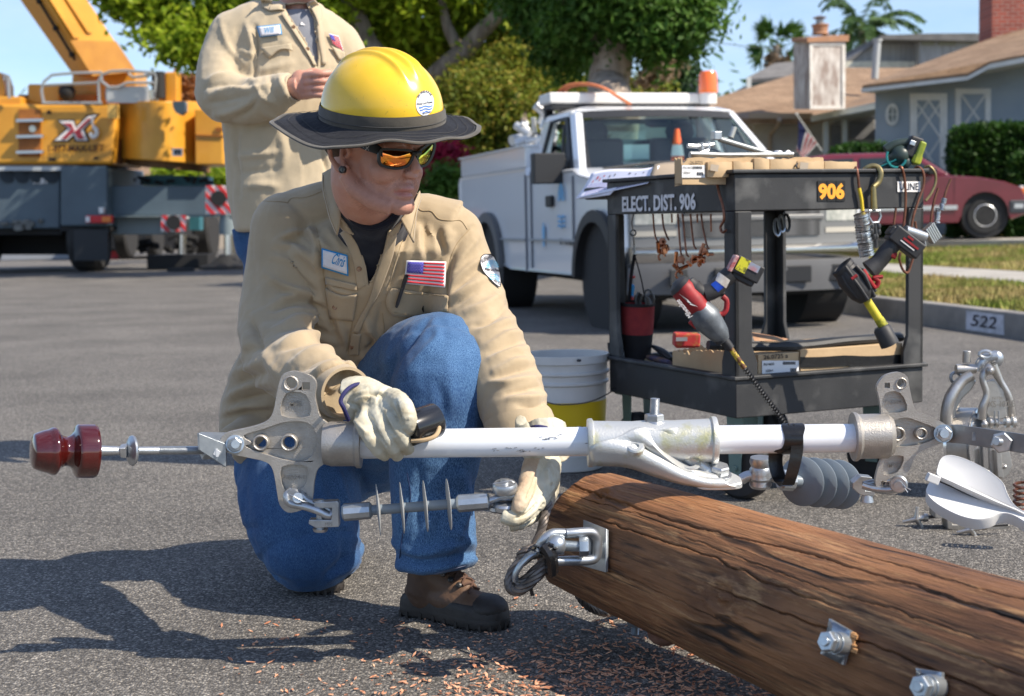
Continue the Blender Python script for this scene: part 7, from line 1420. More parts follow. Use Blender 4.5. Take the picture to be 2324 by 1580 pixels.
for i in range(N_):
 if i%6==0:x,y=random.uniform(500,1750),random.uniform(1400,1640)
 else:x,y=px_c[i],py_c[i]
 c_=gp((x,y));
 s=random.uniform(.0012,.0048)*(1.5 if random.random()<.12 else 1);a=random.uniform(0,6.28);u=Vector((math.cos(a),math.sin(a),random.uniform(-.2,.45)));v=Vector((-math.sin(a),math.cos(a),random.uniform(-.3,.3)));k=len(V);el=random.uniform(1,2.6)
 p=c_+Vector((0,0,.002+random.random()*.003));q=[p-u*s*el,p+v*s*.7-u*s*.2,p+u*s*el*.9+v*s*.2,p-v*s*.6]
 V+=q+[w_+Vector((0,0,.0016))for w_ in q]
 F+=[(k,k+3,k+2,k+1),(k+4,k+5,k+6,k+7),(k,k+1,k+5,k+4),(k+1,k+2,k+6,k+5),(k+2,k+3,k+7,k+6),(k+3,k,k+4,k+7)]
tag(npmesh('wood_chips',V,F,M('chip_wood',(.80,.44,.27),(.42,.17,.09),sc=70,rough=.8,pos=(.4,.6))),'scatter of reddish wood chips on the asphalt beside the pole','wood chips',kind='stuff')
V,F=[],[]
for i in range(9000):
 y_=1580-560*random.random()**1.2;c_=gp((random.uniform(-60,2380),y_));s=random.uniform(.001,.0032);k=len(V);h=s*random.uniform(.5,1);a=random.random()*6.28
 for j in range(4):V.append(c_+Vector((math.cos(a+j*1.57)*s*random.uniform(.7,1.3),math.sin(a+j*1.57)*s,-.0005)))
 V.append(c_+Vector((random.uniform(-.3,.3)*s,random.uniform(-.3,.3)*s,h)));F+=[(k,k+1,k+4,k+4)[:3],(k+1,k+2,k+4),(k+2,k+3,k+4),(k+3,k,k+4)]
tag(npmesh('grit',V,F,M('grit_stone',(.07,.068,.065),(.30,.27,.23),sc=60,rough=.85,pos=(.4,.62))),'coarse loose grit in the asphalt surface','grit',kind='stuff')
# ================================================================ people: fused, folded surfaces
ze=vw(1250,1500,.4303);zf_=vw(780,0,.6014);zg=vw(1050,150,.38726);zh=vw(850,750,.6013)
_rt_,_up_,_fw_=np.array(_rt),np.array(_up),np.array(_fw)
def projn(V):
 q=V-np.array(CAM);k=q@_fw_;return np.stack([1162+FPX*(q@_rt_)/k,790-FPX*(q@_up_)/k],1)
def fuse(mb,voxel,smooth=3,fac=.6):
 """one continuous surface out of overlapping limbs"""
 me=bpy.data.meshes.new('tmp');bmesh.ops.recalc_face_normals(mb.bm,faces=mb.bm.faces);mb.bm.to_mesh(me);mb.bm.free()
 o=bpy.data.objects.new('tmp',me);COL.objects.link(o)
 r=o.modifiers.new('r','REMESH');r.mode='VOXEL';r.voxel_size=voxel;r.adaptivity=0
 s=o.modifiers.new('s','SMOOTH');s.factor=fac;s.iterations=smooth
 dg=bpy.context.evaluated_depsgraph_get();m2=bpy.data.meshes.new_from_object(o.evaluated_get(dg));bpy.data.objects.remove(o);bpy.data.meshes.remove(me)
 return m2
def getV(me):
 V=np.empty(len(me.vertices)*3,np.float32);me.vertices.foreach_get('co',V);N=np.empty(len(me.vertices)*3,np.float32);me.vertices.foreach_get('normal',N)
 return V.reshape(-1,3).astype(float),N.reshape(-1,3).astype(float)
def setV(me,V):me.vertices.foreach_set('co',V.astype(np.float32).ravel());me.update()
def place(me,name,mat,parent):
 V,_=getV(me);setV(me,V-np.array(_off(parent)));me.name=name;me.materials.clear()
 for q in(mat if isinstance(mat,(list,tuple))else[mat]):me.materials.append(q)
 me.polygons.foreach_set('use_smooth',np.ones(len(me.polygons),bool));o=bpy.data.objects.new(name,me);COL.objects.link(o);o.parent=parent;return o
def bvh_of(me,off=Vector((0,0,0))):
 bm=bmesh.new();bm.from_mesh(me);bmesh.ops.translate(bm,vec=off,verts=bm.verts);t=BVHTree.FromBMesh(bm);bm.free();return t
def ray(bv,p,fall=None):
 d=(pt(p,1)-CAM).normalized();h=bv.ray_cast(CAM,d,20)
 if h[0]is None:return(pt(p,fall)if fall else None),-d
 return h[0],h[1]
def segd(P,a,b):
 a,b=np.array(a),np.array(b);ab=b-a;L2=(ab@ab)+1e-9;t=np.clip(((P-a)@ab)/L2,0,1);return np.linalg.norm(P-(a+t[:,None]*ab),axis=1)
def strokes(P,facing,lst):
 """creases drawn as polylines (picture units): (points, width, height)"""
 D=np.zeros(len(P))
 for pts,w,h in lst:
  q=[Vector((x,y,0))for x,y in pts];q=cr_path(q,4)if len(q)>2 else q;xs=[p.x for p in q];ys=[p.y for p in q]
  sel=np.where((P[:,0]>min(xs)-3*w)&(P[:,0]<max(xs)+3*w)&(P[:,1]>min(ys)-3*w)&(P[:,1]<max(ys)+3*w)&facing)[0]
  if not len(sel):continue
  Ps=P[sel];acc=np.zeros(len(sel));n_=len(q)-1
  for i in range(n_):
   d=segd(Ps,(q[i].x,q[i].y),(q[i+1].x,q[i+1].y));tp=math.sin(math.pi*min(max((i+.5)/n_,.08),.92))**.6;acc=np.maximum(acc,np.exp(-(d/w)**2)*tp)
  D[sel]+=acc*h
 return D
def wrinkle(V,limbs,amp=.004,freq=28):
 """cross-wise wrinkles round each limb: limbs = (path points, amplitude along it)"""
 D=np.zeros(len(V));best=np.full(len(V),1e9)
 tt,aa,am=np.zeros(len(V)),np.zeros(len(V)),np.zeros(len(V));t0=0
 for path,amps,sd in limbs:
  acc=0
  for i in range(len(path)-1):
   a,b=np.array(path[i]),np.array(path[i+1]);ab=b-a;l=np.linalg.norm(ab);u=ab/l;w=V-a;t=np.clip(w@u,0,l);r=w-t[:,None]*u;d=np.linalg.norm(r,axis=1)
   x,y,_=frame_of(Vector(u),Vector((0,1,0)));an=np.arctan2(r@np.array(y),r@np.array(x));m_=d<best;best[m_]=d[m_]
   tt[m_]=(acc+t)[m_]+sd*3.1;aa[m_]=an[m_];am[m_]=(amps[i]+(amps[i+1]-amps[i])*t/l)[m_];acc+=l
 sel=np.where(am>.02)[0]
 for i in sel:
  c,s=math.cos(aa[i]),math.sin(aa[i]);sk=.018*math.sin(aa[i]*1+tt[i]*9)
  n1=noise.noise(Vector(((tt[i]+sk)*freq,c*.9,s*.9)));n2=noise.noise(Vector(((tt[i]-sk*.7)*freq*2.1+7,c*1.6,s*1.6)))
  D[i]=((1-abs(n1)*2.2)*.75+(1-abs(n2)*2.2)*.3)*am[i]*amp
 return D
def drape(V,amp,sc,seed=0,st=(1,1,.45)):
 return np.array([(noise.fractal(Vector((p[0]*sc*st[0]+seed,p[1]*sc*st[1],p[2]*sc*st[2])),.9,2.1,4))*amp for p in V])
def cutverts(me,mask):
 bm=bmesh.new();bm.from_mesh(me);bm.verts.ensure_lookup_table();bmesh.ops.delete(bm,geom=[bm.verts[i]for i in np.where(mask)[0]],context='VERTS');bm.to_mesh(me);bm.free();me.update()
def evenD(me,D,it=2):
 E=np.empty(len(me.edges)*2,np.int32);me.edges.foreach_get('vertices',E);E=E.reshape(-1,2);c=np.bincount(E.ravel(),minlength=len(D))+1e-9
 for _ in range(it):D=.4*D+.6*(np.bincount(E[:,0],D[E[:,1]],len(D))+np.bincount(E[:,1],D[E[:,0]],len(D)))/c
 return D
def cutpoly(me,poly,fac,snap):
 """cut an opening with a clean edge: nearby points are first drawn onto the outline"""
 V,_=getV(me);P=projn(V);bd=np.full(len(P),1e9);tgt=P.copy()
 for i in range(len(poly)):
  a,b=np.array(poly[i]),np.array(poly[i-1]);ab=b-a;t=np.clip(((P-a)@ab)/(ab@ab+1e-9),0,1);c=a+t[:,None]*ab;d=np.linalg.norm(P-c,axis=1);m_=d<bd;bd[m_]=d[m_];tgt[m_]=c[m_]
 s=fac&(bd<snap);k=(V-np.array(CAM))@_fw_;D=(tgt-P)*s[:,None];V+=(D[:,:1]*k[:,None]/FPX)*_rt_-(D[:,1:]*k[:,None]/FPX)*_up_;setV(me,V)
 n_=len(me.polygons);C=np.empty(n_*3,np.float32);me.polygons.foreach_get('center',C);C=C.reshape(-1,3).astype(float);nn=np.empty(n_*3,np.float32);me.polygons.foreach_get('normal',nn);nn=nn.reshape(-1,3)
 kill=inpoly(projn(C),poly)&(((C-np.array(CAM))*nn).sum(1)<.05)
 bm=bmesh.new();bm.from_mesh(me);bm.faces.ensure_lookup_table();bmesh.ops.delete(bm,geom=[bm.faces[i]for i in np.where(kill)[0]],context='FACES');bm.to_mesh(me);bm.free();me.update()
def inpoly(P,poly):
 x,y=P[:,0],P[:,1];c=np.zeros(len(P),bool);n_=len(poly)
 for i in range(n_):
  (x0,y0),(x1,y1)=poly[i],poly[i-1];k=((y0>y)!=(y1>y))&(x<(x1-x0)*(y-y0)/(y1-y0+1e-12)+x0);c^=k
 return c
def quadpatch(bv,c,n_,m_,off,th_,mat,name,parent,fall=None,bow=None):
 """a cloth piece lying on a surface; c = four picture corners (tl, tr, br, bl)"""
 g=[]
 for j in range(m_+1):
  v=j/m_;row=[]
  for i in range(n_+1):
   u=i/n_;x=(c[0][0]*(1-u)+c[1][0]*u)*(1-v)+(c[3][0]*(1-u)+c[2][0]*u)*v;y=(c[0][1]*(1-u)+c[1][1]*u)*(1-v)+(c[3][1]*(1-u)+c[2][1]*u)*v
   if bow:dx,dy=bow(u,v);x+=dx;y+=dy
   p,nn=ray(bv,(x,y),fall);dcam=(CAM-p).normalized();row.append(p+dcam*off)
  g.append(row)
 for _ in range(3):g=[[(g[j][i]*2+g[j][max(i-1,0)]+g[j][min(i+1,n_)]+g[max(j-1,0)][i]+g[min(j+1,m_)][i])/6 if 0<i<n_ and 0<j<m_ else g[j][i]for i in range(n_+1)]for j in range(m_+1)]
 mb=MB();vs=[[mb.bm.verts.new(p)for p in r]for r in g]
 for j in range(m_):
  for i in range(n_):mb._f((vs[j][i],vs[j][i+1],vs[j+1][i+1],vs[j+1][i]))
 o=mb.build(name,mat,parent,sharp=80);s_=o.modifiers.new('s','SOLIDIFY');s_.thickness=th_;s_.offset=0
 return o,g
def seam(bv,pts,r,mat,name,parent,off=.002,fall=None,n_=5,flat=.6):
 P=[Vector((x,y,0))for x,y in pts];P=cr_path(P,n_)if len(P)>2 else P;out=[]
 for q in P:
  h,nn=ray(bv,(q.x,q.y),fall)
  if h is not None:out.append(h+(CAM-h).normalized()*off)
 if len(out)>2:return MB().tube(out,r,6,flat=flat).build(name,mat,parent)
def cloth(name,c1,c2,sc,rough,weave=900,wb=.00035,sheen=.25):
 m=M(name,c1,c2,sc=sc,rough=rough,det=10,pos=(.3,.7),sheen=sheen,spec=.2)
 n,L,b=nodes(m);tc=[x for x in n if x.type=='TEX_COORD'][0];q=n.new('ShaderNodeTexNoise');q.inputs['Scale'].default_value=weave;q.inputs['Detail'].default_value=2
 q2=n.new('ShaderNodeTexNoise');q2.inputs['Scale'].default_value=60;q2.inputs['Detail'].default_value=6;a=n.new('ShaderNodeMath');a.operation='MULTIPLY_ADD';a.inputs[1].default_value=2.2
 L(tc.outputs['Object'],q.inputs[0]);L(tc.outputs['Object'],q2.inputs[0]);L(q2.outputs[0],a.inputs[0]);L(q.outputs[0],a.inputs[2]);bp=n.new('ShaderNodeBump');bp.inputs['Distance'].default_value=wb;L(a.outputs[0],bp.inputs['Height']);L(bp.outputs[0],b.inputs['Normal']);return m
khaki=cloth('khaki_twill',(.37,.285,.18),(.44,.345,.225),9,.85);khaki2=cloth('khaki_light',(.44,.36,.245),(.51,.42,.29),7,.85)
seamk=M('khaki_seam',(.36,.27,.155),rough=.9);
denim=cloth('denim',(.010,.034,.115),(.022,.070,.185),9,.85,weave=1100,wb=.0003,sheen=.1)
n,L,b=nodes(denim);tcc=[x for x in n if x.type=='TEX_COORD'][0];src=b.inputs['Base Color'].links[0].from_socket
w1=n.new('ShaderNodeTexNoise');w1.inputs['Scale'].default_value=900;w1.inputs['Detail'].default_value=2;mpd=n.new('ShaderNodeMapping');mpd.inputs['Scale'].default_value=(1,1,.22);L(tcc.outputs['Object'],mpd.inputs[0]);L(mpd.outputs[0],w1.inputs[0])
w2=n.new('ShaderNodeTexNoise');w2.inputs['Scale'].default_value=3.4;w2.inputs['Detail'].default_value=5;L(tcc.outputs['Object'],w2.inputs[0])
mA=n.new('ShaderNodeMath');mA.operation='MULTIPLY';r1=n.new('ShaderNodeValToRGB');r1.color_ramp.elements[0].position=.35;r1.color_ramp.elements[1].position=.7;r2=n.new('ShaderNodeValToRGB');r2.color_ramp.elements[0].position=.36;r2.color_ramp.elements[1].position=.62;r2.color_ramp.elements[0].color=(.3,.3,.3,1)
L(w1.outputs[0],r1.inputs[0]);L(w2.outputs[0],r2.inputs[0]);L(r1.outputs[0],mA.inputs[0]);L(r2.outputs[0],mA.inputs[1]);mx_=n.new('ShaderNodeMix');mx_.data_type='RGBA';mx_.inputs[7].default_value=(.14,.28,.47,1);L(mA.outputs[0],mx_.inputs[0]);L(src,mx_.inputs[6]);L(mx_.outputs[2],b.inputs['Base Color'])
stub=M('skin_stubble',(.42,.205,.148),(.49,.25,.182),sc=90,rough=.5,det=8,bump=.0005,bsc=600)
skin=M('skin',(.49,.235,.17),(.55,.285,.205),sc=26,rough=.46,det=10,bump=.0006,bsc=420,spec=.5,pos=(.35,.65));
nodes(skin)[2].inputs['Subsurface Weight'].default_value=.12;nodes(skin)[2].inputs['Subsurface Radius'].default_value=(.012,.005,.003);nodes(skin)[2].inputs['Subsurface Scale'].default_value=.6
lip=M('lip',(.46,.185,.145),(.52,.23,.18),sc=60,rough=.38)
leather=M('glove_leather',(.56,.53,.42),(.36,.30,.19),sc=16,rough=.55,det=12,pos=(.44,.70),bump=.0012,bsc=90,rv=.1)
leather2=M('glove_palm_leather',(.44,.31,.20),(.56,.45,.32),sc=18,rough=.6,det=10,bump=.001,bsc=110);navy=M('navy_binding',(.02,.02,.09),rough=.8)
buttonm=M('button_horn',(.16,.07,.035),(.35,.22,.13),sc=150,rough=.25)
def head(name,parent,HC,f,upv,scale=1.0,neck=None,voxel=.0026,hair=None):
 f=f.normalized();l=Vector((0,0,1)).cross(f).normalized();l=(upv.cross(f)).normalized();u=f.cross(l);M3=Matrix((f,l,u)).transposed()
 W=lambda x,y,z:HC+M3@(Vector((x,y,z))*scale);s=scale;mb=MB()
 def el(x,y,z,rx,ry,rz,rot=0):mb.ball(W(x,y,z),(rx*s,ry*s,rz*s),28,M3@Matrix.Rotation(rot,3,'Y'))
 el(-.012,0,.052,.098,.077,.085);el(.040,0,.0,.056,.059,.080);el(.030,0,-.050,.058,.052,.040);el(.060,0,-.052,.032,.040,.044)
 for sd in(-1,1):
  mb.tube([W(-.012,sd*.057,-.030),W(.008,sd*.053,-.056),W(.045,sd*.040,-.076),W(.074,sd*.020,-.087)],[.018*s,.019*s,.019*s,.018*s],14)
  el(.062,sd*.036,-.020,.028,.026,.026);el(.083,sd*.028,.030,.016,.026,.012);el(.1035,sd*.0108,-.0235,.0098,.0075,.0078)
  ex=-.008;mb.tube([W(ex+.016,sd*.070,.008),W(ex+.010,sd*.080,.030),W(ex-.010,sd*.086,.036),W(ex-.024,sd*.088,.022),W(ex-.022,sd*.085,.0),W(ex-.008,sd*.078,-.022),W(ex+.006,sd*.072,-.026),W(ex+.010,sd*.070,-.012)],[.005*s,.0055*s,.006*s,.006*s,.0055*s,.007*s,.0065*s,.005*s],10)
  mb.tube([W(ex-.004,sd*.072,.028),W(ex-.004,sd*.074,.0),W(ex+.0,sd*.070,-.014)],.0055*s,8);mb.tube([W(ex+.012,sd*.070,.006),W(ex+.010,sd*.076,.000)],.005*s,8)
 el(.078,0,-.084,.020,.027,.019);el(.052,sd*.034,-.048,.030,.026,.034);el(.028,sd*.039,-.030,.058,.029,.046);el(.060,sd*.032,-.040,.028,.024,.034)
 mb.tube([W(.088,0,.030),W(.100,0,.010),W(.114,0,-.010),W(.117,0,-.018)],[.0095*s,.0085*s,.0100*s,.0105*s],14);el(.106,0,-.028,.013,.0075,.006)
 el(.0885,0,-.0485,.011,.023,.008);el(.0865,0,-.0660,.0105,.020,.008);el(.0910,0,-.0540,.0075,.016,.0038);el(.0895,0,-.0620,.0078,.015,.0042)
 if neck:mb.tube(cr_path([W(-.028,0,.0),W(-.030,0,-.05)]+list(neck[0]),5),interp([.062*s,.060*s]+list(neck[1]),(1+len(neck[0]))*5+1),26)
 me=fuse(mb,voxel,max(4,int(13*.0026/voxel)),.6);V,N=getV(me);Q=(V-np.array(HC))@np.array(M3)/s
 x,y,z=Q.T;D=np.zeros(len(V));fr=x>.06
 D-=fr*.0028*np.exp(-((z+.0580+.9*np.abs(y)*.08)/.0016)**2)*(np.abs(y)<.0245)
 for zz,aa_ in((-.0515,.0026),(-.0655,.0030)):D+=(x>.055)*aa_*np.exp(-((z-zz)/.0042)**2-(y/.017)**4)
 for sd in(-1,1):
  D-=fr*.0022*np.exp(-(((y-sd*.0255)/.004)**2+((z+.059)/.005)**2));D-=fr*.0030*np.exp(-(((y-sd*.0065)/.003)**2+((z+.033)/.0022)**2))
  dd=np.abs((y*sd-.018)*.82+(z+.030)*.57);D-=fr*.0013*np.exp(-(dd/.0035)**2)*np.exp(-((z+.042)/.018)**2)
 D-=fr*.0018*np.exp(-((z+.0755)/.004)**2-(y/.018)**2)
 V2=V+N*D[:,None]*s;setV(me,V2);o=place(me,name,[skin,lip,stub],parent)
 lipm=(x>.072)&(np.abs(z+.0575)<(.0100*(1-(np.abs(y)/.026)**2.2)))&(np.abs(y)<.0255)
 idx=np.zeros(len(me.polygons),np.int32);vi=np.empty(len(me.loops),np.int32);me.loops.foreach_get('vertex_index',vi);ls=np.empty(len(me.polygons),np.int32);me.polygons.foreach_get('loop_start',ls)
 nz_=np.random.default_rng(1).normal(0,.007,len(V));bm_=(z+nz_<-.040-.35*np.maximum(0,.03-x))&(x+nz_>-.005)&(z>-.11);idx[bm_[vi[ls]]]=2;idx[lipm[vi[ls]]]=1;me.polygons.foreach_set('material_index',idx);return o,W,M3
 # ================================================================ the kneeling lineman
kn=thing('person','kneeling lineman in yellow hard hat and mirrored sunglasses, khaki shirt and jeans','person',Vector((-.28,3.3,0)))
q_=lambda x,y,Y:pt((x,y),Y)
RT=[q_(770,1000,3.60),q_(690,1060,3.50),q_(683,1150,3.40),q_(700,1240,3.35)];LT=[q_(850,1000,3.58),q_(905,900,3.38),q_(960,835,3.22),q_(1003,806,3.12)];LS=[q_(1003,806,3.12),q_(1000,870,3.07),q_(993,960,3.07),q_(985,1100,3.07),q_(988,1200,3.05),q_(992,1282,3.05)]
mb=MB();mb.ball(q_(790,1000,3.62),(.19,.16,.15),24)
mb.tube(cr_path(RT,5),interp([.16,.155,.142,.122],16),28);mb.ball(q_(700,1238,3.35),(.116,.12,.108),24);mb.tube([q_(700,1240,3.36),q_(735,1275,3.52),q_(760,1280,3.75)],[.10,.09,.08],20)
mb.tube(cr_path(LT,5),interp([.14,.125,.115,.100],16),26);mb.tube(cr_path(LS,5),interp([.098,.107,.108,.090,.086,.084],26),28);mb.ball(q_(1003,805,3.13),(.098,.10,.098),24)
mb.tube([q_(560,1075,3.5),q_(640,1060,3.45)],[.05,.1],14)
me=fuse(mb,.0052,5);V,N=getV(me);P=projn(V);fac=((V-np.array(CAM))*N).sum(1)<0
zc_=lambda*a:[zc(*p)for p in a];z6_=lambda*a:[z6(*p)for p in a];z7_=lambda*a:[z7(*p)for p in a];ze_=lambda*a:[ze(*p)for p in a];zh_=lambda*a:[zh(*p)for p in a]
js=[(zc_((1120,740),(1010,870),(900,1000),(840,1160)),7,-.009),(zc_((1150,760),(1185,900),(1050,1040),(930,1180)),9,.007),(zc_((980,860),(860,1000),(760,1120)),7,.006),(zc_((760,1120),(700,1180),(660,1260)),6,-.006),(zc_((1530,930),(1570,1010),(1545,1120)),7,-.008),(zc_((1440,900),(1500,1060),(1520,1200)),9,.005),(zc_((1270,1020),(1300,1250),(1290,1450)),16,.005),(zc_((1180,1250),(1230,1400),(1220,1560)),10,-.005),(z7_((620,560),(650,700),(610,830),(560,930)),9,.008),(z7_((540,640),(520,780),(480,900)),10,-.006),(z7_((670,560),(690,680),(650,820)),7,-.007),(z7_((400,560),(380,700),(340,850)),10,.006),(z7_((440,580),(430,700),(420,860)),8,-.005),(z7_((330,880),(420,930),(560,900),(670,880)),8,.009),(z7_((330,930),(450,965),(600,940),(680,925)),6,-.010),(z7_((340,990),(450,1000),(600,975),(680,955)),8,.010),(z7_((345,1030),(460,1035),(620,1000)),5,-.006),(z7_((560,830),(640,860),(670,900)),6,.006),(z6_((1060,560),(1085,720),(1115,860),(1150,980),(1170,1070)),5,-.006),(z6_((1080,560),(1110,740),(1150,900)),7,.005),(z6_((1160,1030),(1260,1090),(1400,1115),(1520,1080)),9,.008),(z6_((1150,960),(1220,1030),(1330,1070)),7,-.006),(z6_((1600,850),(1640,900),(1590,980),(1500,1040)),8,.010),(z6_((1560,880),(1560,960),(1480,1030)),8,-.008),(z6_((1220,540),(1300,640),(1310,760)),14,.006),(z6_((1480,560),(1520,660),(1560,760)),9,-.005),(z6_((1540,540),(1560,640),(1590,740)),8,.006),(z6_((1060,900),(1110,920),(1180,930)),6,.005),(z6_((1070,800),(1120,815),(1180,810)),6,-.004)]
D=strokes(P,fac,js)*1.35+drape(V,.006,9,3,(1,1,.4))+drape(V,.0022,28,8,(1,1,.35))+wrinkle(V,[(LS,[.1,.25,.3,.45,.8,1.0],1),(RT,[.3,.4,.3,.5],2),(LT,[.5,.6,.5,.2],3)],.0056,21)
V=V+N*evenD(me,D,2)[:,None];V[:,2]=np.maximum(V[:,2],.012)
hem=q_(990,1296,3.05);hz=hem.z;msk=(V[:,2]<hz)&(np.linalg.norm(V[:,:2]-np.array(hem)[:2],axis=1)<.16)&(V[:,0]>q_(880,1290,3.2).x)
setV(me,V);cutverts(me,msk);bvJ=bvh_of(me);jeans=place(me,'jeans',denim,kn);sf=jeans.modifiers.new('s','SOLIDIFY');sf.thickness=.0025;sf.offset=-1
dst=M('denim_stitch',(.20,.22,.32),rough=.9);ddk=M('denim_dark_seam',(.014,.03,.09),rough=.9)
for pts,r,m_ in((zc_((785,1140),(890,1200)),.0016,dst),(zc_((778,1165),(880,1225)),.0016,dst),(zc_((1560,945),(1545,1000)),.003,dst),(z7_((375,560),(390,680),(355,840),(340,950)),.0022,ddk),(z6_((1068,650),(1095,800),(1130,920),(1165,1040)),.0022,ddk),(z7_((350,1058),(470,1030),(640,985)),.0016,dst),):
 seam(bvJ,pts,r,m_,'jeans_seam',jeans,.0002)
bbr=M('boot_leather',(.15,.085,.05),(.08,.045,.028),sc=12,rough=.6,det=10,bump=.0008,bsc=160);bbk=M('boot_rubber',(.022,.019,.017),(.04,.034,.03),sc=15,rough=.55,det=8,bump=.0006,bsc=120)
def boot(parent,heel,toe,z0=0,sc=1.0,hi=.17):
 f=(toe-heel);f.z=0;f.normalize();l=Vector((-f.y,f.x,0));M3=Matrix((f,l,UP)).transposed();W=lambda x,y,z:heel+M3@(Vector((x,y,z))*sc)+UP*z0
 mb=MB();mb.tube([W(.06,0,.06),W(.068,0,hi*.6),W(.065,0,hi)],[.050*sc,.050*sc,.050*sc],20);mb.ball(W(.06,0,.055),(.060*sc,.046*sc,.05*sc),18,M3);mb.ball(W(.15,0,.055),(.085*sc,.048*sc,.040*sc),20,M3);mb.ball(W(.22,0,.046),(.068*sc,.052*sc,.034*sc),20,M3);mb.tube([W(.075,0,.12),W(.13,0,.09),W(.19,0,.065)],[.042*sc,.040*sc,.036*sc],16)
 me=fuse(mb,.004,4);up=place(me,'boot',bbr,parent)
 bvb=bvh_of(me,_off(parent))
 outl=[(0,.030),(.0,-.030),(.03,-.042),(.09,-.036),(.15,-.046),(.21,-.056),(.26,-.050),(.29,-.028),(.298,0),(.29,.030),(.26,.052),(.21,.056),(.15,.046),(.09,.038),(.03,.042)]
 ol=smooth2(outl,3);mb=MB();mb.rings([[W(x,y,z)+(W(x,y,z)-W(.15,0,z))*k for x,y in ol]for z,k in((.006,-.02),(.012,0),(.026,.0),(.030,-.02))]);so_=mb.build('sole',bbk,up)
 mb=MB()
 for k in range(0,len(ol),2):
  x,y=ol[k];c=W(x*.985+.0015,y*.96,.008);mb.box(c,(.007,.007,.015),M3)
 mb.build('sole_lug',bbk,so_)['kind']='stuff'
 mb=MB();mb.rings([[W(x,y,z)+(W(x,y,z)-W(.15,0,z))*k for x,y in ol]for z,k in((.028,.0),(.045,-.015),(.056 if 1 else 0,-.07),(.060,-.14))],True,False)
 mb.ball(W(.245,0,.046),(.052*sc,.052*sc,.034*sc),20,M3);mb.build('rubber_rand',bbk,up)
 mb=MB()
 def onb_(x,y,o=.003):
  q0=W(x+.05,y,.22);dd=(W(x,y*.6,.03)-q0).normalized();h=bvb.ray_cast(q0,dd,1);return(h[0]-dd*o)if h[0]is not None else W(x,y,.1)
 for k in range(4):
  for s in(-1,1):
   pp=[]
   for j in range(9):
    u=j/8*2-1;q=onb_(.112+.024*k+.010*u*s,.030*u);pp.append(q)
   mb.tube(pp,.0026,6)
 mb.build('lace',M('lace_brown',(.10,.055,.04),rough=.9),up);mb=MB()
 for k in range(3):
  for s in(-1,1):mb.lathe(onb_(.112+.026*k,s*.034,.0),M3@Vector((.3,s*.75,.6)),[(0,.0065),(.005,.0065),(.008,.003)],10)
 mb.build('lace_hook',darkst,up);return up
hl=gp((940,1388));te=gp((1118,1424));boot(kn,gp((925,1390)),te,0,.90,.19)
h2=gp((735,1330))+Vector((.05,.16,0));boot(kn,gp((700,1352))+Vector((-.02,.26,0)),gp((735,1361))+Vector((.0,.03,0)),0,.9,.09)
RA=[q_(655,522,3.30),q_(642,640,3.26),q_(626,745,3.20),q_(648,815,3.10),q_(705,858,2.96),q_(768,888,2.84)];LA=[q_(1020,545,3.28),q_(1050,640,3.26),q_(1082,740,3.20),q_(1118,815,3.12),q_(1155,895,3.03),q_(1180,985,2.96)]
mb=MB()
def tor(rows):
 rr=[]
 for(x,y,Y,hw,hd)in rows:
  c=q_(x,y,Y);rr.append([c+Vector((math.cos(a)*hw*(abs(math.cos(a))**-.12 if abs(math.cos(a))>.01 else 1),math.sin(a)*hd,0))for a in[2*math.pi*k/36 for k in range(36)]])
 mb.rings(rr)
tor([(770,1030,3.62,.19,.17),(775,950,3.55,.205,.165),(790,860,3.48,.215,.15),(812,760,3.40,.215,.145),(830,660,3.33,.225,.14),(838,570,3.28,.225,.13),(842,515,3.28,.15,.105),(846,480,3.27,.08,.075)])
mb.tube([q_(850,490,3.28),q_(762,472,3.28),q_(700,494,3.30),q_(655,522,3.30)],[.07,.066,.073,.088],22);mb.tube([q_(850,495,3.28),q_(958,500,3.28),q_(1015,530,3.28)],[.06,.064,.084],22)
mb.tube(cr_path(RA,5),interp([.086,.086,.083,.080,.068,.056],26),24);mb.tube(cr_path(LA,5),interp([.082,.082,.082,.080,.075,.066],26),24)
mb.tube(cr_path([q_(700,780,3.45),q_(625,880,3.50),q_(575,950,3.50),q_(545,1010,3.47)],4),interp([.12,.115,.092,.055],13),18);mb.tube(cr_path([q_(640,960,3.5),q_(570,985,3.42),q_(510,1000,3.35)],4),[.07-.045*k/8 for k in range(9)],14);mb.tube([q_(600,930,3.5),q_(555,1045,3.42)],[.08,.03],14)
mb.ball(q_(655,520,3.30),.087,22);mb.ball(q_(1020,545,3.28),.083,22)
me=fuse(mb,.0046,4);V,N=getV(me);P=projn(V);fac=((V-np.array(CAM))*N).sum(1)<0
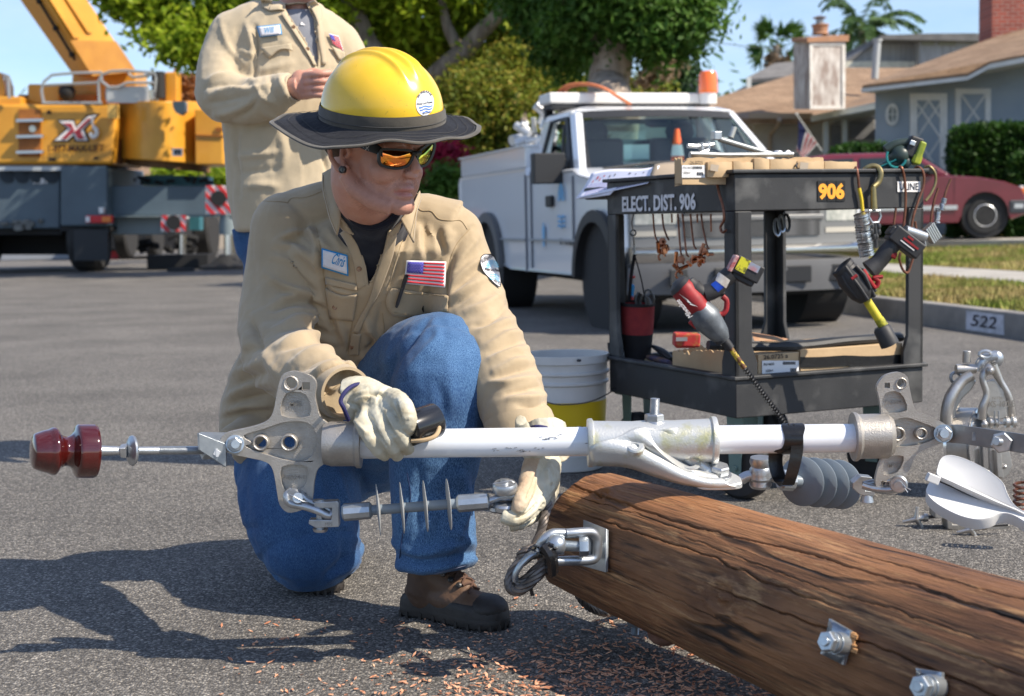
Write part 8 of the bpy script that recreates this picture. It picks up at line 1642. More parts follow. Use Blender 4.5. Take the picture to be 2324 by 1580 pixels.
ss=[(zh_((690,270),(715,400),(735,560),(770,760),(800,920)),6,-.009),(zh_((660,260),(690,400),(700,520)),6,.007),(zh_((500,90),(600,180),(690,300)),5,-.004),(zh_((430,350),(540,300),(650,300)),6,.007),(zh_((420,380),(550,400),(680,500),(730,600)),7,.007),(zh_((460,340),(580,370),(680,440)),5,-.006),(zh_((400,460),(530,500),(640,590),(740,700)),8,.006),(zh_((350,570),(430,640),(560,690),(720,740)),8,.008),(zh_((370,610),(460,690),(600,730)),6,-.006),(zh_((400,790),(520,720),(660,710),(760,770)),9,.008),(zh_((410,830),(540,770),(680,770),(780,850)),6,-.007),(zh_((400,850),(520,830),(680,830),(785,900)),8,.007),(zh_((420,940),(540,880),(680,880),(800,950)),7,.008),(zh_((430,960),(560,930),(700,940)),5,-.005),(zh_((440,1060),(560,1010),(700,990),(830,1030)),9,.009),(zh_((450,1090),(580,1050),(700,1040)),6,-.006),(zh_((520,1180),(640,1110),(760,1090),(880,1120)),9,.008),(zh_((560,1230),(680,1170),(800,1150)),6,-.006),(zh_((350,1090),(380,1170),(440,1250)),10,.006),(zh_((640,1260),(740,1210),(850,1180),(960,1200)),7,.008),(zh_((860,1160),(870,1220),(830,1270)),6,-.009),(zh_((740,1300),(790,1340),(860,1280),(980,1260)),6,.009),(zh_((700,1290),(760,1350)),5,-.007),(zh_((260,400),(270,600),(290,760)),12,-.004),(zh_((250,880),(290,960),(330,1080)),7,-.010),(zh_((200,940),(240,1020),(220,1120),(160,1200)),10,.007),(zh_((240,1100),(320,1060)),8,-.006),(zh_((120,1260),(240,1200),(340,1160)),9,.009),(zh_((110,1400),(220,1330),(360,1300)),8,.008),(zh_((120,1440),(260,1400),(400,1370)),7,-.010),(zh_((100,1490),(240,1450),(400,1440)),7,.008),(zh_((60,1540),(200,1500),(380,1480)),5,-.008),(zh_((150,1320),(260,1270),(360,1230)),6,-.007),(zc_((1460,20),(1330,180),(1270,360),(1262,560)),6,-.009),(zc_((1500,100),(1380,250),(1300,420)),7,.007),(zc_((1560,240),(1440,330),(1320,460),(1290,560)),7,.008),(zc_((1540,320),(1430,420),(1320,520)),5,-.006),(zc_((1560,420),(1430,500),(1300,590)),8,.008),(zc_((1500,520),(1400,580),(1290,640)),6,-.006),(zc_((1680,540),(1560,640),(1420,690)),9,.007),(zc_((1740,620),(1660,720),(1560,790),(1480,800)),6,-.007),(zc_((1780,740),(1680,800),(1540,840)),9,.008),(zc_((1850,860),(1740,880),(1600,960)),8,.008),(zc_((1880,920),(1760,950),(1600,1020)),6,-.006),(zc_((1900,980),(1780,1000),(1620,1060)),8,.007),(zc_((1920,1080),(1800,1090),(1640,1160)),8,.008),(zc_((1940,1130),(1800,1150),(1620,1220)),6,-.007),(zc_((1980,1200),(1850,1220),(1720,1260),(1620,1240)),7,.009),(zc_((1990,1280),(1880,1300),(1740,1340)),6,-.008),(zc_((2020,1350),(1900,1370),(1760,1380)),7,.009),(zc_((2040,1400),(1960,1440),(1840,1440)),5,-.007),(zc_((2060,1440),(2070,1520),(2040,1560)),7,.008),(zc_((1040,10),(1030,120),(1045,240)),7,.008),(zc_((1080,40),(1080,180),(1120,260)),5,-.004),(zc_((1110,20),(1150,120),(1160,220)),8,.009),(zc_((1190,60),(1220,160),(1240,240)),5,-.003),(zc_((1250,40),(1260,150)),8,.007),(zc_((1300,80),(1280,200)),6,.005),(zc_((960,0),(900,200),(850,380),(790,520)),5,-.009),(zc_((905,100),(860,300),(780,480)),5,.006),(zc_((620,760),(660,860),(740,960)),7,.010),(zc_((640,860),(680,940),(620,1010)),6,-.012),(zc_((560,1060),(640,1020),(730,1010)),7,.010),(zc_((600,1130),(640,1080),(700,1060)),5,-.008),(zc_((300,420),(380,500),(500,540)),6,.006),(zc_((180,30),(270,140),(370,240)),7,.008),(zc_((100,40),(200,150),(330,300)),6,-.006),(zc_((320,40),(400,150),(430,230)),5,.006),(zc_((380,700),(420,820),(470,950)),8,.006),(zc_((340,720),(380,860),(420,960)),5,-.006),(zc_((480,850),(490,940),(470,1040)),4,-.008),(zc_((740,620),(720,760),(700,900)),5,-.005),(zc_((640,1130),(650,1180)),6,-.01)]
D=strokes(P,fac,ss)*1.5+drape(V,.0045,8,1,(1,1,.4))+wrinkle(V,[(RA,[.05,.2,.5,.7,.7,.3],1),(LA,[.05,.3,.6,.8,.9,.5],2)],.0058,19)
D=evenD(me,np.clip(D,-.015,.017),2);V=V+N*D[:,None]
vp=[zb(150,560),zb(150,900),zb(190,1130),zc(440,10),zc(520,80),zc(585,220),zc(620,330),zc(641,475),zc(690,390),zc(735,250),zc(775,110),zc(800,20),zb(800,1130),zb(905,1020),zb(1000,830),zb(700,500),zb(300,450)]
setV(me,V);cutpoly(me,vp,fac,3.0);bvS=bvh_of(me);shirt=place(me,'shirt',khaki,kn);sf=shirt.modifiers.new('s','SOLIDIFY');sf.thickness=.003;sf.offset=-1
mb=MB();rr_=[]
for(x,y,Y,hw,hd)in((830,760,3.38,.12,.09),(838,640,3.30,.13,.105),(842,560,3.26,.13,.108),(845,515,3.25,.11,.095)):
 c=q_(x,y,Y);rr_.append([c+Vector((math.cos(a)*hw,math.sin(a)*hd,0))for a in[2*math.pi*k/32 for k in range(32)]])
mb.rings(rr_);mb.tube([q_(836,440,3.10),q_(840,480,3.16),q_(846,530,3.23)],[.072,.074,.092],26);me=fuse(mb,.005,3);V,N=getV(me);V=V+N*(drape(V,.004,12,5))[:,None];setV(me,V);cutverts(me,inpoly(projn(V),[(700,380),(748,400),(772,452),(790,482),(814,504),(840,513),(868,507),(890,494),(908,474),(930,440),(1000,380)]));bvT=bvh_of(me);tsh=place(me,'undershirt',cloth('tshirt_navy',(.008,.009,.016),(.012,.013,.022),10,.9),kn)
fdir=Vector((math.sin(R(50)),-math.cos(R(50)),-.10));upv=Vector((.05,-.04,1)).normalized()
HC=q_(848,361,3.0)
hd_,HW,HM=head('body',kn,HC,fdir,upv,1.08,neck=([q_(836,462,3.14),q_(842,510,3.21)],[.064,.070]))
hb=bvh_of(hd_.data,_off(kn))
seam(bvT,[(772,456),(790,485),(814,507),(840,517),(868,511),(890,498),(908,478)],.0075,M('tshirt_navy',(1,1,1)),'neckband',tsh,.001,n_=6,flat=.5)
hairm=M('short_hair',(.06,.035,.02),(.10,.06,.035),sc=90,rough=.8,bump=.001,bsc=500)
mb=MB();mb.ball(HW(-.035,0,.045),(.082*1.08,.080*1.08,.07*1.08),24,HM);mb.build('hair',hairm,kn)
mb=MB();ep_=HW(.0,-.081,-.022);od=(HM@Vector((.25,-1,0))).normalized();mb.lathe(ep_,od,[(-.004,.0075),(.004,.0075),(.0045,.006),(.003,.0045),(.003,.0028),(.0045,.0025),(.0045,.0)],20);mb.build('earring',M('ear_plug',(.10,.10,.10),rough=.3,metal=.8),hd_)
hc=HW(.010,0,.0975);hc=q_(867,256,3.0)
tilt=Matrix.Rotation(R(-3),3,'Y');u2=Vector((.03,-.27,.96)).normalized();f2=Vector((fdir.x,fdir.y,0));f2=(f2-u2*f2.dot(u2)).normalized();l2=u2.cross(f2);H3=Matrix((f2,l2,u2)).transposed()
yel=M('hat_yellow',(.83,.53,.03),(.74,.46,.025),sc=7,rough=.26,coat=.35,det=10,pos=(.35,.7),rv=.06)
n,L,b=nodes(yel);tcc=[x for x in n if x.type=='TEX_COORD'][0];g1=n.new('ShaderNodeTexNoise');g1.inputs['Scale'].default_value=38;g1.inputs['Detail'].default_value=10;g1.inputs['Distortion'].default_value=2.5;L(tcc.outputs['Object'],g1.inputs[0]);gr=n.new('ShaderNodeValToRGB');gr.color_ramp.elements[0].position=.66;gr.color_ramp.elements[1].position=.75;L(g1.outputs[0],gr.inputs[0]);gx=n.new('ShaderNodeMix');gx.data_type='RGBA';gx.inputs[7].default_value=(.22,.15,.03,1);gm_=n.new('ShaderNodeMath');gm_.operation='MULTIPLY';gm_.inputs[1].default_value=.55;L(gr.outputs[0],gm_.inputs[0]);L(gm_.outputs[0],gx.inputs[0]);L(b.inputs['Base Color'].links[0].from_socket,gx.inputs[6]);L(gx.outputs[2],b.inputs['Base Color'])
AX,BX,CX=.138,.116,.127
def dome(th_,ph_,k=1.0,rib=True):
 cph,sph=math.cos(ph_),math.sin(ph_);x,y,z=math.cos(th_)*cph,math.sin(th_)*cph,sph
 p=Vector((x*AX,y*BX,z**.93*CX if z>0 else 0));
 if rib:
  for yc,w_,h_ in((0,.0078,.0085),(-.034,.0065,.0075),(.034,.0065,.0075)):
   yy=p.y-yc*(.6+.4*cph);lon=x/max(1e-6,math.hypot(x,z));fade=max(0,min(1,(.86-abs(lon))*2.6));fade=fade*fade*(3-2*fade)*(1 if z>.2 else 0)
   p+=Vector((x,y,z))*h_*math.exp(-(yy/w_)**2)*fade
 return hc+H3@(p*k)
mb=MB();NT,NP=180,70
rings=[[dome(2*math.pi*k/NT,math.pi/2*.992*j/NP)for k in range(NT)]for j in range(NP+1)];mb.rings(rings,True,True);hat=mb.build('hard_hat',yel,kn,sharp=70)
mb=MB();rings=[]
for dz,kk in((-.014,1.035),(-.006,1.04),(.008,1.03),(.016,1.012),(.012,1.0),(-.014,1.0)):
 rings.append([hc+H3@Vector((math.cos(a)*AX*kk,math.sin(a)*BX*kk,dz))for a in[2*math.pi*k/96 for k in range(96)]])
bandm=cloth('band_taupe',(.062,.056,.046),(.095,.085,.07),20,.85);mb.rings(rings[:4],False,False);mb.build('hat_band',bandm,hat)
brimm=cloth('brim_black',(.008,.009,.014),(.018,.019,.024),14,.85,weave=350,wb=.0012,sheen=.05)
outer=[(0,(1088,286),3.02),(18,(1086,300),2.94),(38,(1045,313),2.88),(60,(985,321),2.82),(80,(925,322),2.80),(97,(865,321),2.80),(112,(820,327),2.80),(128,(775,337),2.81),(142,(735,336),2.83),(155,(690,324),2.87),(167,(648,306),2.93),(180,(611,277),3.0),(200,(640,262),3.10),(225,(700,262),3.2),(255,(800,268),3.25),(285,(900,270),3.25),(315,(1010,266),3.2),(340,(1066,270),3.1),(360,(1088,286),3.02)]
an_=[o[0]for o in outer];ow=[pt(o[1],o[2])for o in outer]
def outp(a):
 a=a%360;return Vector([float(np.interp(a,an_,[p[i]for p in ow]))for i in range(3)])
NB=144;op=[outp(360*k/NB)for k in range(NB)]
for _ in range(3):op=[(op[k-1]+op[k]*2+op[(k+1)%NB])/4 for k in range(NB)]
fang=math.atan2(f2.y,f2.x)
def innp(a):
 w=math.radians(-a);d=Vector((math.cos(w),math.sin(w),0));x,y=d.dot(f2),d.dot(l2);k=1/math.sqrt((x/AX)**2+(y/BX)**2);return hc+H3@Vector((x*k*1.03,y*k*1.03,-.012))
mb=MB();rings=[]
for j in range(15):
 u=j/14;ring=[]
 for k in range(NB):
  a=360*k/NB;i_,o_=innp(a),op[k];p=i_+(o_-i_)*u;sag=math.sin(math.pi*u)*(.006+.010*math.sin(math.radians(a*3+40)));p=p+UP*(-sag*.6)+UP*.0025*math.sin(math.radians(a*9))*u;ring.append(p)
 rings.append(ring)
mb.rings(rings,False,False);br=mb.build('sun_brim',brimm,hat,sharp=80);s_=br.modifiers.new('s','SOLIDIFY');s_.thickness=.004
mb=MB();mb.tube([rings[14][k]for k in range(NB)],.0052,8,closed=True,flat=.55);mb.build('brim_binding',bandm,br)
for j in(5,9,12):
 mb=MB();mb.tube([rings[j][k]+UP*.0022+(CAM-rings[j][k]).normalized()*.0006 for k in range(NB)],.0005,4,closed=True);mb.build('brim_stitch',M('stitch_grey',(.06,.058,.055),rough=.9),br)
mb=MB();mb.tube([hc+H3@Vector((math.cos(a)*AX*1.043,math.sin(a)*BX*1.043,-.004))for a in[2*math.pi*k/90 for k in range(90)]],.0010,5,closed=True);mb.build('band_piping',M('stitch_grey',(1,1,1)),hat)
hbv=bvh_of(hat.data,_off(kn))
def onhat(x,y,o=.001):
 h,n_=ray(hbv,zg(x,y),2.9);return h+n_.normalized()*o if n_.dot(CAM-h)>0 else h-n_.normalized()*o
ec=(1675,680);stw=M('sticker_white',(.80,.80,.80),rough=.3,coat=.4);sbl=M('sticker_blue',(.10,.22,.60),rough=.35);spb=M('sticker_pale_blue',(.50,.68,.82),rough=.35);sti=M('sticker_ink',(.03,.03,.04),rough=.5)
def disk(cx,cy,rx,ry,off,mat,name,par,rot=.12,n_=28):
 mb=MB();c=mb.bm.verts.new(onhat(cx,cy,off));prev=None
 rgs=[]
 for s in(.33,.66,1):rgs.append([mb.bm.verts.new(onhat(cx+rx*s*math.cos(a)*math.cos(rot)-ry*s*math.sin(a)*math.sin(rot)*.4,cy+ry*s*math.sin(a),off))for a in[2*math.pi*k/n_ for k in range(n_)]])
 for k in range(n_):mb._f((c,rgs[0][k],rgs[0][(k+1)%n_]))
 for r0,r1 in zip(rgs,rgs[1:]):
  for k in range(n_):mb._f((r0[k],r1[k],r1[(k+1)%n_],r0[(k+1)%n_]))
 return mb.build(name,mat,par)
em=disk(ec[0],ec[1],92,128,.0010,stw,'emblem',hat)
mb=MB()
for k in range(11):
 a=math.pi*(1.02+.96*k/10);x0,y0=1675+14*math.cos(a),664+14*math.sin(a);x1,y1=1675+66*math.cos(a-.07),668+92*math.sin(a-.07);x2,y2=1675+66*math.cos(a+.07),668+92*math.sin(a+.07)
 mb.face([onhat(x0,y0,.0018),onhat(x1,y1,.0018),onhat(x2,y2,.0018)])
mb.build('emblem_ray',spb,em)
def wave(y,amp,x0,x1,h,off,mat,par,fn,n_=14,slope=-.12):
 mb=MB();
 for k in range(n_):
  u0,u1=k/n_,(k+1)/n_;g_=lambda u,d:fn(x0+(x1-x0)*u,y+slope*(x1-x0)*u+amp*math.sin(u*2*math.pi*1.5+.5)+d,off);mb.face([g_(u0,0),g_(u1,0),g_(u1,h),g_(u0,h)])
 return mb.build('emblem_wave',mat,par)
for i_,(y,xa,xb)in enumerate(((716,1612,1750),(742,1622,1745),(766,1650,1730))):wave(y,6,xa,xb,13,.0018,sbl,em,onhat)
def txt_on(s,fn,x0,y0,x1,y1,hpx,mat,par,name='lettering',off=.002,bold=.02,shear=0,arc=None):
 """lettering laid along a line given in picture units, each point put onto the surface"""
 c=bpy.data.curves.new(name,'FONT');c.body=s;c.size=1;c.offset=bold;c.shear=shear;c.resolution_u=3;o=bpy.data.objects.new(name,c);COL.objects.link(o);dg=bpy.context.evaluated_depsgraph_get();me=bpy.data.meshes.new_from_object(o.evaluated_get(dg));bpy.data.objects.remove(o)
 co=np.array([v.co[:]for v in me.vertices]);mn,mx2=co.min(0),co.max(0);L_=math.hypot(x1-x0,y1-y0);ux,uy=(x1-x0)/L_,(y1-y0)/L_;off_=_off(par)
 for v in me.vertices:
  a=(v.co.x-mn[0])/(mx2[0]-mn[0]);h=(v.co.y-mn[1])/(mx2[1]-mn[1])*hpx
  if arc:cx,cy,rx,ry,a0,a1=arc;t=a0+(a1-a0)*a;k=1+h/rx;x,y=cx+rx*k*math.cos(t),cy-ry*k*math.sin(t)
  else:x,y=x0+ux*L_*a+uy*h,y0+uy*L_*a-ux*h
  v.co=fn(x,y,off)-off_
 me.materials.clear();me.materials.append(mat);me.name=name;o=bpy.data.objects.new(name,me);COL.objects.link(o);o.parent=par;return o
txt_on('Water and Power',onhat,1592,704,1756,678,26,sti,em);txt_on('BURBANK',onhat,0,0,1,1,20,sti,em,arc=(1675,680,74,106,R(150),R(35)));txt_on('Since 1913',onhat,1652,796,1742,775,14,sti,em)
gfr=M('glasses_black',(.006,.006,.007),rough=.38);le1=M('mirror_lens_orange',(.95,.24,.07),(.98,.42,.06),sc=30,rough=.03,metal=1);le2=M('mirror_lens_green',(.55,.68,.10),(.85,.60,.08),sc=40,rough=.03,metal=1)
gl_=thing('_','','')if 0 else None
n1_=(HM@Vector((1,-.28,.02))).normalized();n2_=(HM@Vector((1,.28,.02))).normalized();g0=HW(.112,-.012,.020)
L1=smooth2([(596,408),(640,398),(760,402),(880,410),(922,424),(918,470),(880,540),(830,570),(740,582),(640,562),(592,530),(586,460)],3);L2=smooth2([(1000,432),(1040,390),(1100,345),(1148,330),(1140,400),(1110,480),(1060,545),(1010,556),(988,520),(990,470)],3)
def onl(x,y,which,o=0):
 nn=n1_ if which==1 else n2_;c0=g0+nn*o;p=hit(zb(x,y),c0,nn)
 return p
gg=MB()
for poly,wh_ in((L1,1),(L2,2)):
 ol=inset(poly,-23);mb=gg;mb.prism([onl(x,y,wh_,.003)for x,y in ol],-(n1_ if wh_==1 else n2_)*.006,[[onl(x,y,wh_,.003)for x,y in inset(poly,2)]])
gg.tube([onl(915,425,1,.001),onl(950,432,1,.002),onl(1000,425,2,.001)],.005,8);fr_o=gg.build('sunglasses',gfr,kn,bevel=.0015,bseg=3)
mb=MB();tA,tB,tC=onl(585,415,1),onl(560,395,1,-.004),ray(hb,zb(340,315),3.0)[0]+(HM@Vector((0,-1,0)))*.004
mb.rings([[p+UP*a_,p-UP*a_,p-UP*a_+(HM@Vector((.1,.6,0)))*.004,p+UP*a_+(HM@Vector((.1,.6,0)))*.004]for p,a_ in((onl(600,425,1,.002),.009),(tB,.010),((tB+tC)/2+(HM@Vector((0,-1,0)))*.002,.0095),(tC,.008),(HW(-.01,-.083,.022),.005))]);tm_=mb.build('temple_arm',gfr,fr_o,bevel=.001)
mb=MB();mb.tube([onl(1140,345,2),HW(.09,.07,.025),HW(.0,.085,.022)],.004,6);mb.build('temple_arm',gfr,fr_o)
mb=MB();wx=lambda x,y:tB+(tC-tB)*((560-x)/220)+UP*(-(y-(395-(560-x)*.36))*.00031)+(HM@Vector((0,-1,0)))*.006
for a_,b_ in(((400,340),(412,358)),((412,358),(424,342)),((424,342),(436,362)),((436,362),(450,348)),((455,352),(488,388)),((492,362),(455,382))):mb.tube([wx(*a_),wx(*b_)],.0007,4)
mb.build('temple_mark',sil,tm_)
for poly,wh_,mt_ in((L1,1,le1),(L2,2,le2)):
 nn=n1_ if wh_==1 else n2_;c_=(sum(p[0]for p in poly)/len(poly),sum(p[1]for p in poly)/len(poly));mb=MB();rgs=[]
 for s in(1.03,.8,.55,.3,.08):rgs.append([onl(c_[0]+(x-c_[0])*s,c_[1]+(y-c_[1])*s,wh_,.0005+.006*(1-s*s))for x,y in poly])
 mb.rings(rgs,False,True);mb.build('lens',mt_,fr_o,sharp=80)
def strip2(A_,B_,name,parent,mat=khaki,th_=.004,offA=.010,offB=.008,n_=5,bulge=.004,bv=None,fall=3.15,m_=6):
 a=cr_path([Vector((x,y,0))for x,y in A_],n_);b_=cr_path([Vector((x,y,0))for x,y in B_],n_);mb=MB();rows=[]
 for p,q in zip(a,b_):
  row=[]
  for k in range(m_+1):
   u=k/m_;x,y=p.x+(q.x-p.x)*u,p.y+(q.y-p.y)*u;h1=None
   for t in(bv or(bvS,hb)):
    d=(pt((x,y),1)-CAM).normalized();h=t.ray_cast(CAM,d,20)
    if h[0]is not None and(h1 is None or(h[0]-CAM).length<(h1-CAM).length):h1=h[0]
   if h1 is None:h1=pt((x,y),fall)
   row.append(h1+(CAM-h1).normalized()*(offA+(offB-offA)*u+bulge*math.sin(math.pi*u)))
  rows.append(row)
 for _ in range(4):rows=[[(rows[j][i]*2+rows[max(j-1,0)][i]+rows[min(j+1,len(rows)-1)][i]+rows[j][max(i-1,0)]+rows[j][min(i+1,m_)])/6 for i in range(m_+1)]for j in range(len(rows))]
 vs=[[mb.bm.verts.new(p)for p in r]for r in rows]
 for j in range(len(rows)-1):
  for i in range(m_):mb._f((vs[j][i],vs[j][i+1],vs[j+1][i+1],vs[j+1][i]))
 o=mb.build(name,mat,parent,sharp=80);s_=o.modifiers.new('s','SOLIDIFY');s_.thickness=th_;s_.offset=1;return o
zb_=lambda*a:[zb(*p)for p in a]
def strip3(A_,B_,name,parent,mat=khaki,th_=.004,m_=6,bul=.006):
 a,b_=[cr_path([pt(f(x,y),Y)for x,y,Y,f in q],6)for q in(A_,B_)];mb=MB();vs=[[mb.bm.verts.new(p+(q-p)*(k/m_)+(CAM-p).normalized()*bul*math.sin(math.pi*k/m_))for k in range(m_+1)]for p,q in zip(a,b_)]
 for j in range(len(vs)-1):
  for i in range(m_):mb._f((vs[j][i],vs[j][i+1],vs[j+1][i+1],vs[j+1][i]))
 o=mb.build(name,mat,parent,sharp=80);s_=o.modifiers.new('s','SOLIDIFY');s_.thickness=th_;s_.offset=1;return o
zY=lambda f,*a:[(x,y,Y,f)for x,y,Y in a]
lf=strip3(zY(zb,(152,535,3.17),(134,700,3.13),(148,860,3.10),(160,985,3.085),(168,1100,3.08)),zY(zb,(-30,640,3.22),(-30,800,3.17),(10,980,3.13),(45,1120,3.10),(118,1295,3.085)),'collar',shirt)
strip3(zY(zb,(165,1095,3.085),(240,1190,3.09),(305,1285,3.10)),zY(zb,(110,1110,3.10),(180,1240,3.10),(290,1290,3.105)),'collar_stand',shirt)
rf_=strip3(zY(zb,(1000,822,3.19),(935,960,3.12),(865,1050,3.09),(797,1120,3.08)),zY(zb,(1022,900,3.19),(975,1040,3.13),(955,1200,3.10),(940,1372,3.09)),'collar',shirt)
strip3(zY(zb,(800,1140,3.085),(740,1200,3.09),(665,1275,3.10)),zY(zb,(800,1200,3.09),(770,1270,3.10),(700,1305,3.105)),'collar_stand',shirt)
for par,pts in((lf,zY(zb,(-18,660,3.205),(-18,800,3.155),(22,975,3.115),(56,1105,3.085),(118,1262,3.07))),(rf_,zY(zb,(1006,900,3.175),(962,1040,3.115),(942,1190,3.085),(928,1330,3.075)))):MB().tube(cr_path([pt(f(x,y),Y)for x,y,Y,f in pts],5),.0009,5).build('stitch',seamk,par)
strip2(zc_((455,20),(540,130),(590,240),(625,350),(642,480)),zc_((400,60),(455,150),(500,260),(530,400),(540,540)),'button_band',shirt,offA=.003,offB=.0025,bv=(bvS,bvT),bulge=.001)
strip2(zc_((800,30),(750,220),(690,400),(640,600),(560,740),(500,860)),zc_((880,20),(850,220),(790,400),(720,560),(640,690),(560,880)),'button_band',shirt,offA=.008,offB=.004,bv=(bvS,bvT),bulge=.002)
strip2(zc_((505,850),(480,950),(475,1040)),zc_((590,860),(575,950),(570,1040)),'button_band',shirt,offA=.004,offB=.004,bv=(bvS,),bulge=.001)
def button(p,bv=None,r=.0058):
 h,n_=ray(bv or bvS,p,3.2);d=(CAM-h).normalized();nn=(n_ if n_.dot(d)>0 else-n_);nn=(nn+d).normalized();mb=MB();mb.lathe(h+d*.004,nn,[(0,r),(.0018,r),(.0024,r*.85),(.0016,r*.6),(.0016,.0004)],20);mb.build('button',buttonm,shirt)
for p in(zb(217,1228),zc(566,347),zc(505,962),zc(374,650)):button(p)
bl_b=M('badge_blue_edge',(.02,.25,.55),rough=.7,bump=.0006,bsc=400);bl_w=M('badge_white',(.74,.73,.75),(.68,.67,.70),sc=200,rough=.85,bump=.0004,bsc=500)
def onS(bv):
 def f(x,y,o):h,n_=ray(bv,(x,y),3.2);return h+(CAM-h).normalized()*o
 return f
def patchon(bv,corners,name,mat,parent,off,n_=8,m_=6,th_=.0015,bow=None):return quadpatch(bv,corners,n_,m_,off,th_,mat,name,parent,3.2,bow)
class Surf:
 """a smoothed copy of the surface under a badge; at(x, y, o) gives a point of it"""
 def __init__(q,bv,c,n_=12,m_=10,it=14):
  q.c=c;q.n,q.m=n_,m_;g=[]
  for j in range(m_+1):
   v=j/m_*1.2-.1;row=[]
   for i in range(n_+1):
    u=i/n_*1.2-.1;x,y=q.px(u,v);p,_=ray(bv,(x,y),3.2);row.append((p-CAM).length)
   g.append(row)
  md=sorted(sum(g,[]))[len(g)*len(g[0])//2];g=[[min(max(d,md-.08),md+.08)for d in r]for r in g]
  for _ in range(it):g=[[(g[j][i]*2+g[j][max(i-1,0)]+g[j][min(i+1,n_)]+g[max(j-1,0)][i]+g[min(j+1,m_)][i])/6 for i in range(n_+1)]for j in range(m_+1)]
  q.g=g;cx=[v for v in c];A=np.array([[c[1][0]-c[0][0],c[3][0]-c[0][0]],[c[1][1]-c[0][1],c[3][1]-c[0][1]]]);q.inv=np.linalg.inv(A)
 def px(q,u,v):
  c=q.c;return tuple((c[0][k]*(1-u)+c[1][k]*u)*(1-v)+(c[3][k]*(1-u)+c[2][k]*u)*v for k in(0,1))
 def at(q,x,y,o=0):
  u,v=q.inv@np.array([x-q.c[0][0],y-q.c[0][1]]);a=min(max((u+.1)/1.2*q.n,0),q.n-1e-4);b=min(max((v+.1)/1.2*q.m,0),q.m-1e-4);i,j=int(a),int(b);a-=i;b-=j;g=q.g
  d=(g[j][i]*(1-a)+g[j][i+1]*a)*(1-b)+(g[j+1][i]*(1-a)+g[j+1][i+1]*a)*b;return CAM+(pt((x,y),1)-CAM).normalized()*(d-o)
 def patch(q,u0,v0,u1,v1,o,mat,name,parent,n_=8,m_=6,th_=.0012):
  mb=MB();vs=[[mb.bm.verts.new(q.at(*q.px(u0+(u1-u0)*i/n_,v0+(v1-v0)*j/m_),o))for i in range(n_+1)]for j in range(m_+1)]
  for j in range(m_):
   for i in range(n_):mb._f((vs[j][i],vs[j][i+1],vs[j+1][i+1],vs[j+1][i]))
  ob=mb.build(name,mat,parent,sharp=80);s_=ob.modifiers.new('s','SOLIDIFY');s_.thickness=th_;s_.offset=0;return ob
red_=M('patch_red',(.60,.035,.05),rough=.8,bump=.0004,bsc=500);blu_=M('patch_blue',(.07,.06,.38),rough=.8,bump=.0004,bsc=500)
def flag(bv,c,parent,off,name='flag_patch'):
 S_=Surf(bv,c);pw=S_.patch(0,0,1,1,off,bl_w,name,parent);u0,u1,v0,v1=.035,.965,.055,.945;h=(v1-v0)/13;uc=u0+(u1-u0)*.43
 for k in range(0,13,2):S_.patch(uc if k<7 else u0,v0+h*k,u1,v0+h*(k+1),off+.0016,red_,'stripe',pw,8,1)
 ca=S_.patch(u0,v0,uc,v0+h*7,off+.0016,blu_,'canton',pw,4,4);mb=MB();s=abs(c[1][0]-c[0][0])*.013
 for j in range(7):
  for i in range(6 if j%2==0 else 5):
   x,y=S_.px(u0+(uc-u0)*((i+(.5 if j%2==0 else 1))/6),v0+h*7*(j+.5)/7)
   for q in range(3):a=q*math.pi/3+.3;mb.face([S_.at(x+dx,y+dy,off+.0028)for dx,dy in((s*math.cos(a),s*math.sin(a)),(-s*.3*math.sin(a),s*.3*math.cos(a)),(-s*math.cos(a),-s*math.sin(a)),(s*.3*math.sin(a),-s*.3*math.cos(a)))])
 mb.build('star',bl_w,ca)['kind']='stuff';return pw
def badge(bv,c,word,w0,w1,hh,parent,off,mat):
 S_=Surf(bv,c);o=S_.patch(0,0,1,1,off,bl_b,'name_badge',parent);S_.patch(.05,.08,.95,.92,off+.0016,bl_w,'badge_field',o);txt_on(word,S_.at,*w0,*w1,hh,mat,o,off=off+.003,bold=.014,shear=.3)
badge(bvS,[zc(270,183),zc(474,238),zc(482,406),zc(268,340)],'Chris',zc(343,305),zc(440,338),26,shirt,.009,bl_b)
flag(bvS,[zc(940,280),zc(1254,290),zc(1245,496),zc(918,463)],shirt,.010)
sh_o=[(1575,228),(1625,238),(1655,290),(1675,350),(1688,420),(1682,490),(1640,470),(1590,420),(1545,370),(1522,310),(1522,265),(1545,235)]
SS=Surf(bvS,[zc(1515,220),zc(1690,250),zc(1690,500),zc(1515,470)],it=8)
def sdecal(poly,name,mat,parent,off):
 c=(sum(p[0]for p in poly)/len(poly),sum(p[1]for p in poly)/len(poly));mb=MB();mb.rings([[SS.at(*zc(c[0]+(x-c[0])*s,c[1]+(y-c[1])*s),off)for x,y in poly]for s in(1,.75,.5,.25,.05)],False,True);return mb.build(name,mat,parent,sharp=80)
se=sdecal(smooth2(sh_o),'shoulder_emblem',M('emblem_black_edge',(.02,.02,.02),rough=.8),shirt,.007);sw=sdecal(inset(smooth2(sh_o),7),'emblem_field',bl_w,se,.0086)
mb=MB();fn=lambda x,y,o:SS.at(x,y,o-.0055);skb=M('emblem_sky_blue',(.22,.52,.74),rough=.8)
for k in range(10):
 a=math.pi*(1.0+k/9.5);mb.face([fn(*zc(1618+10*math.cos(a),335+10*math.sin(a)),.0155),fn(*zc(1618+52*math.cos(a-.1),338+62*math.sin(a-.1)),.0155),fn(*zc(1618+52*math.cos(a+.1),338+62*math.sin(a+.1)),.0155)])
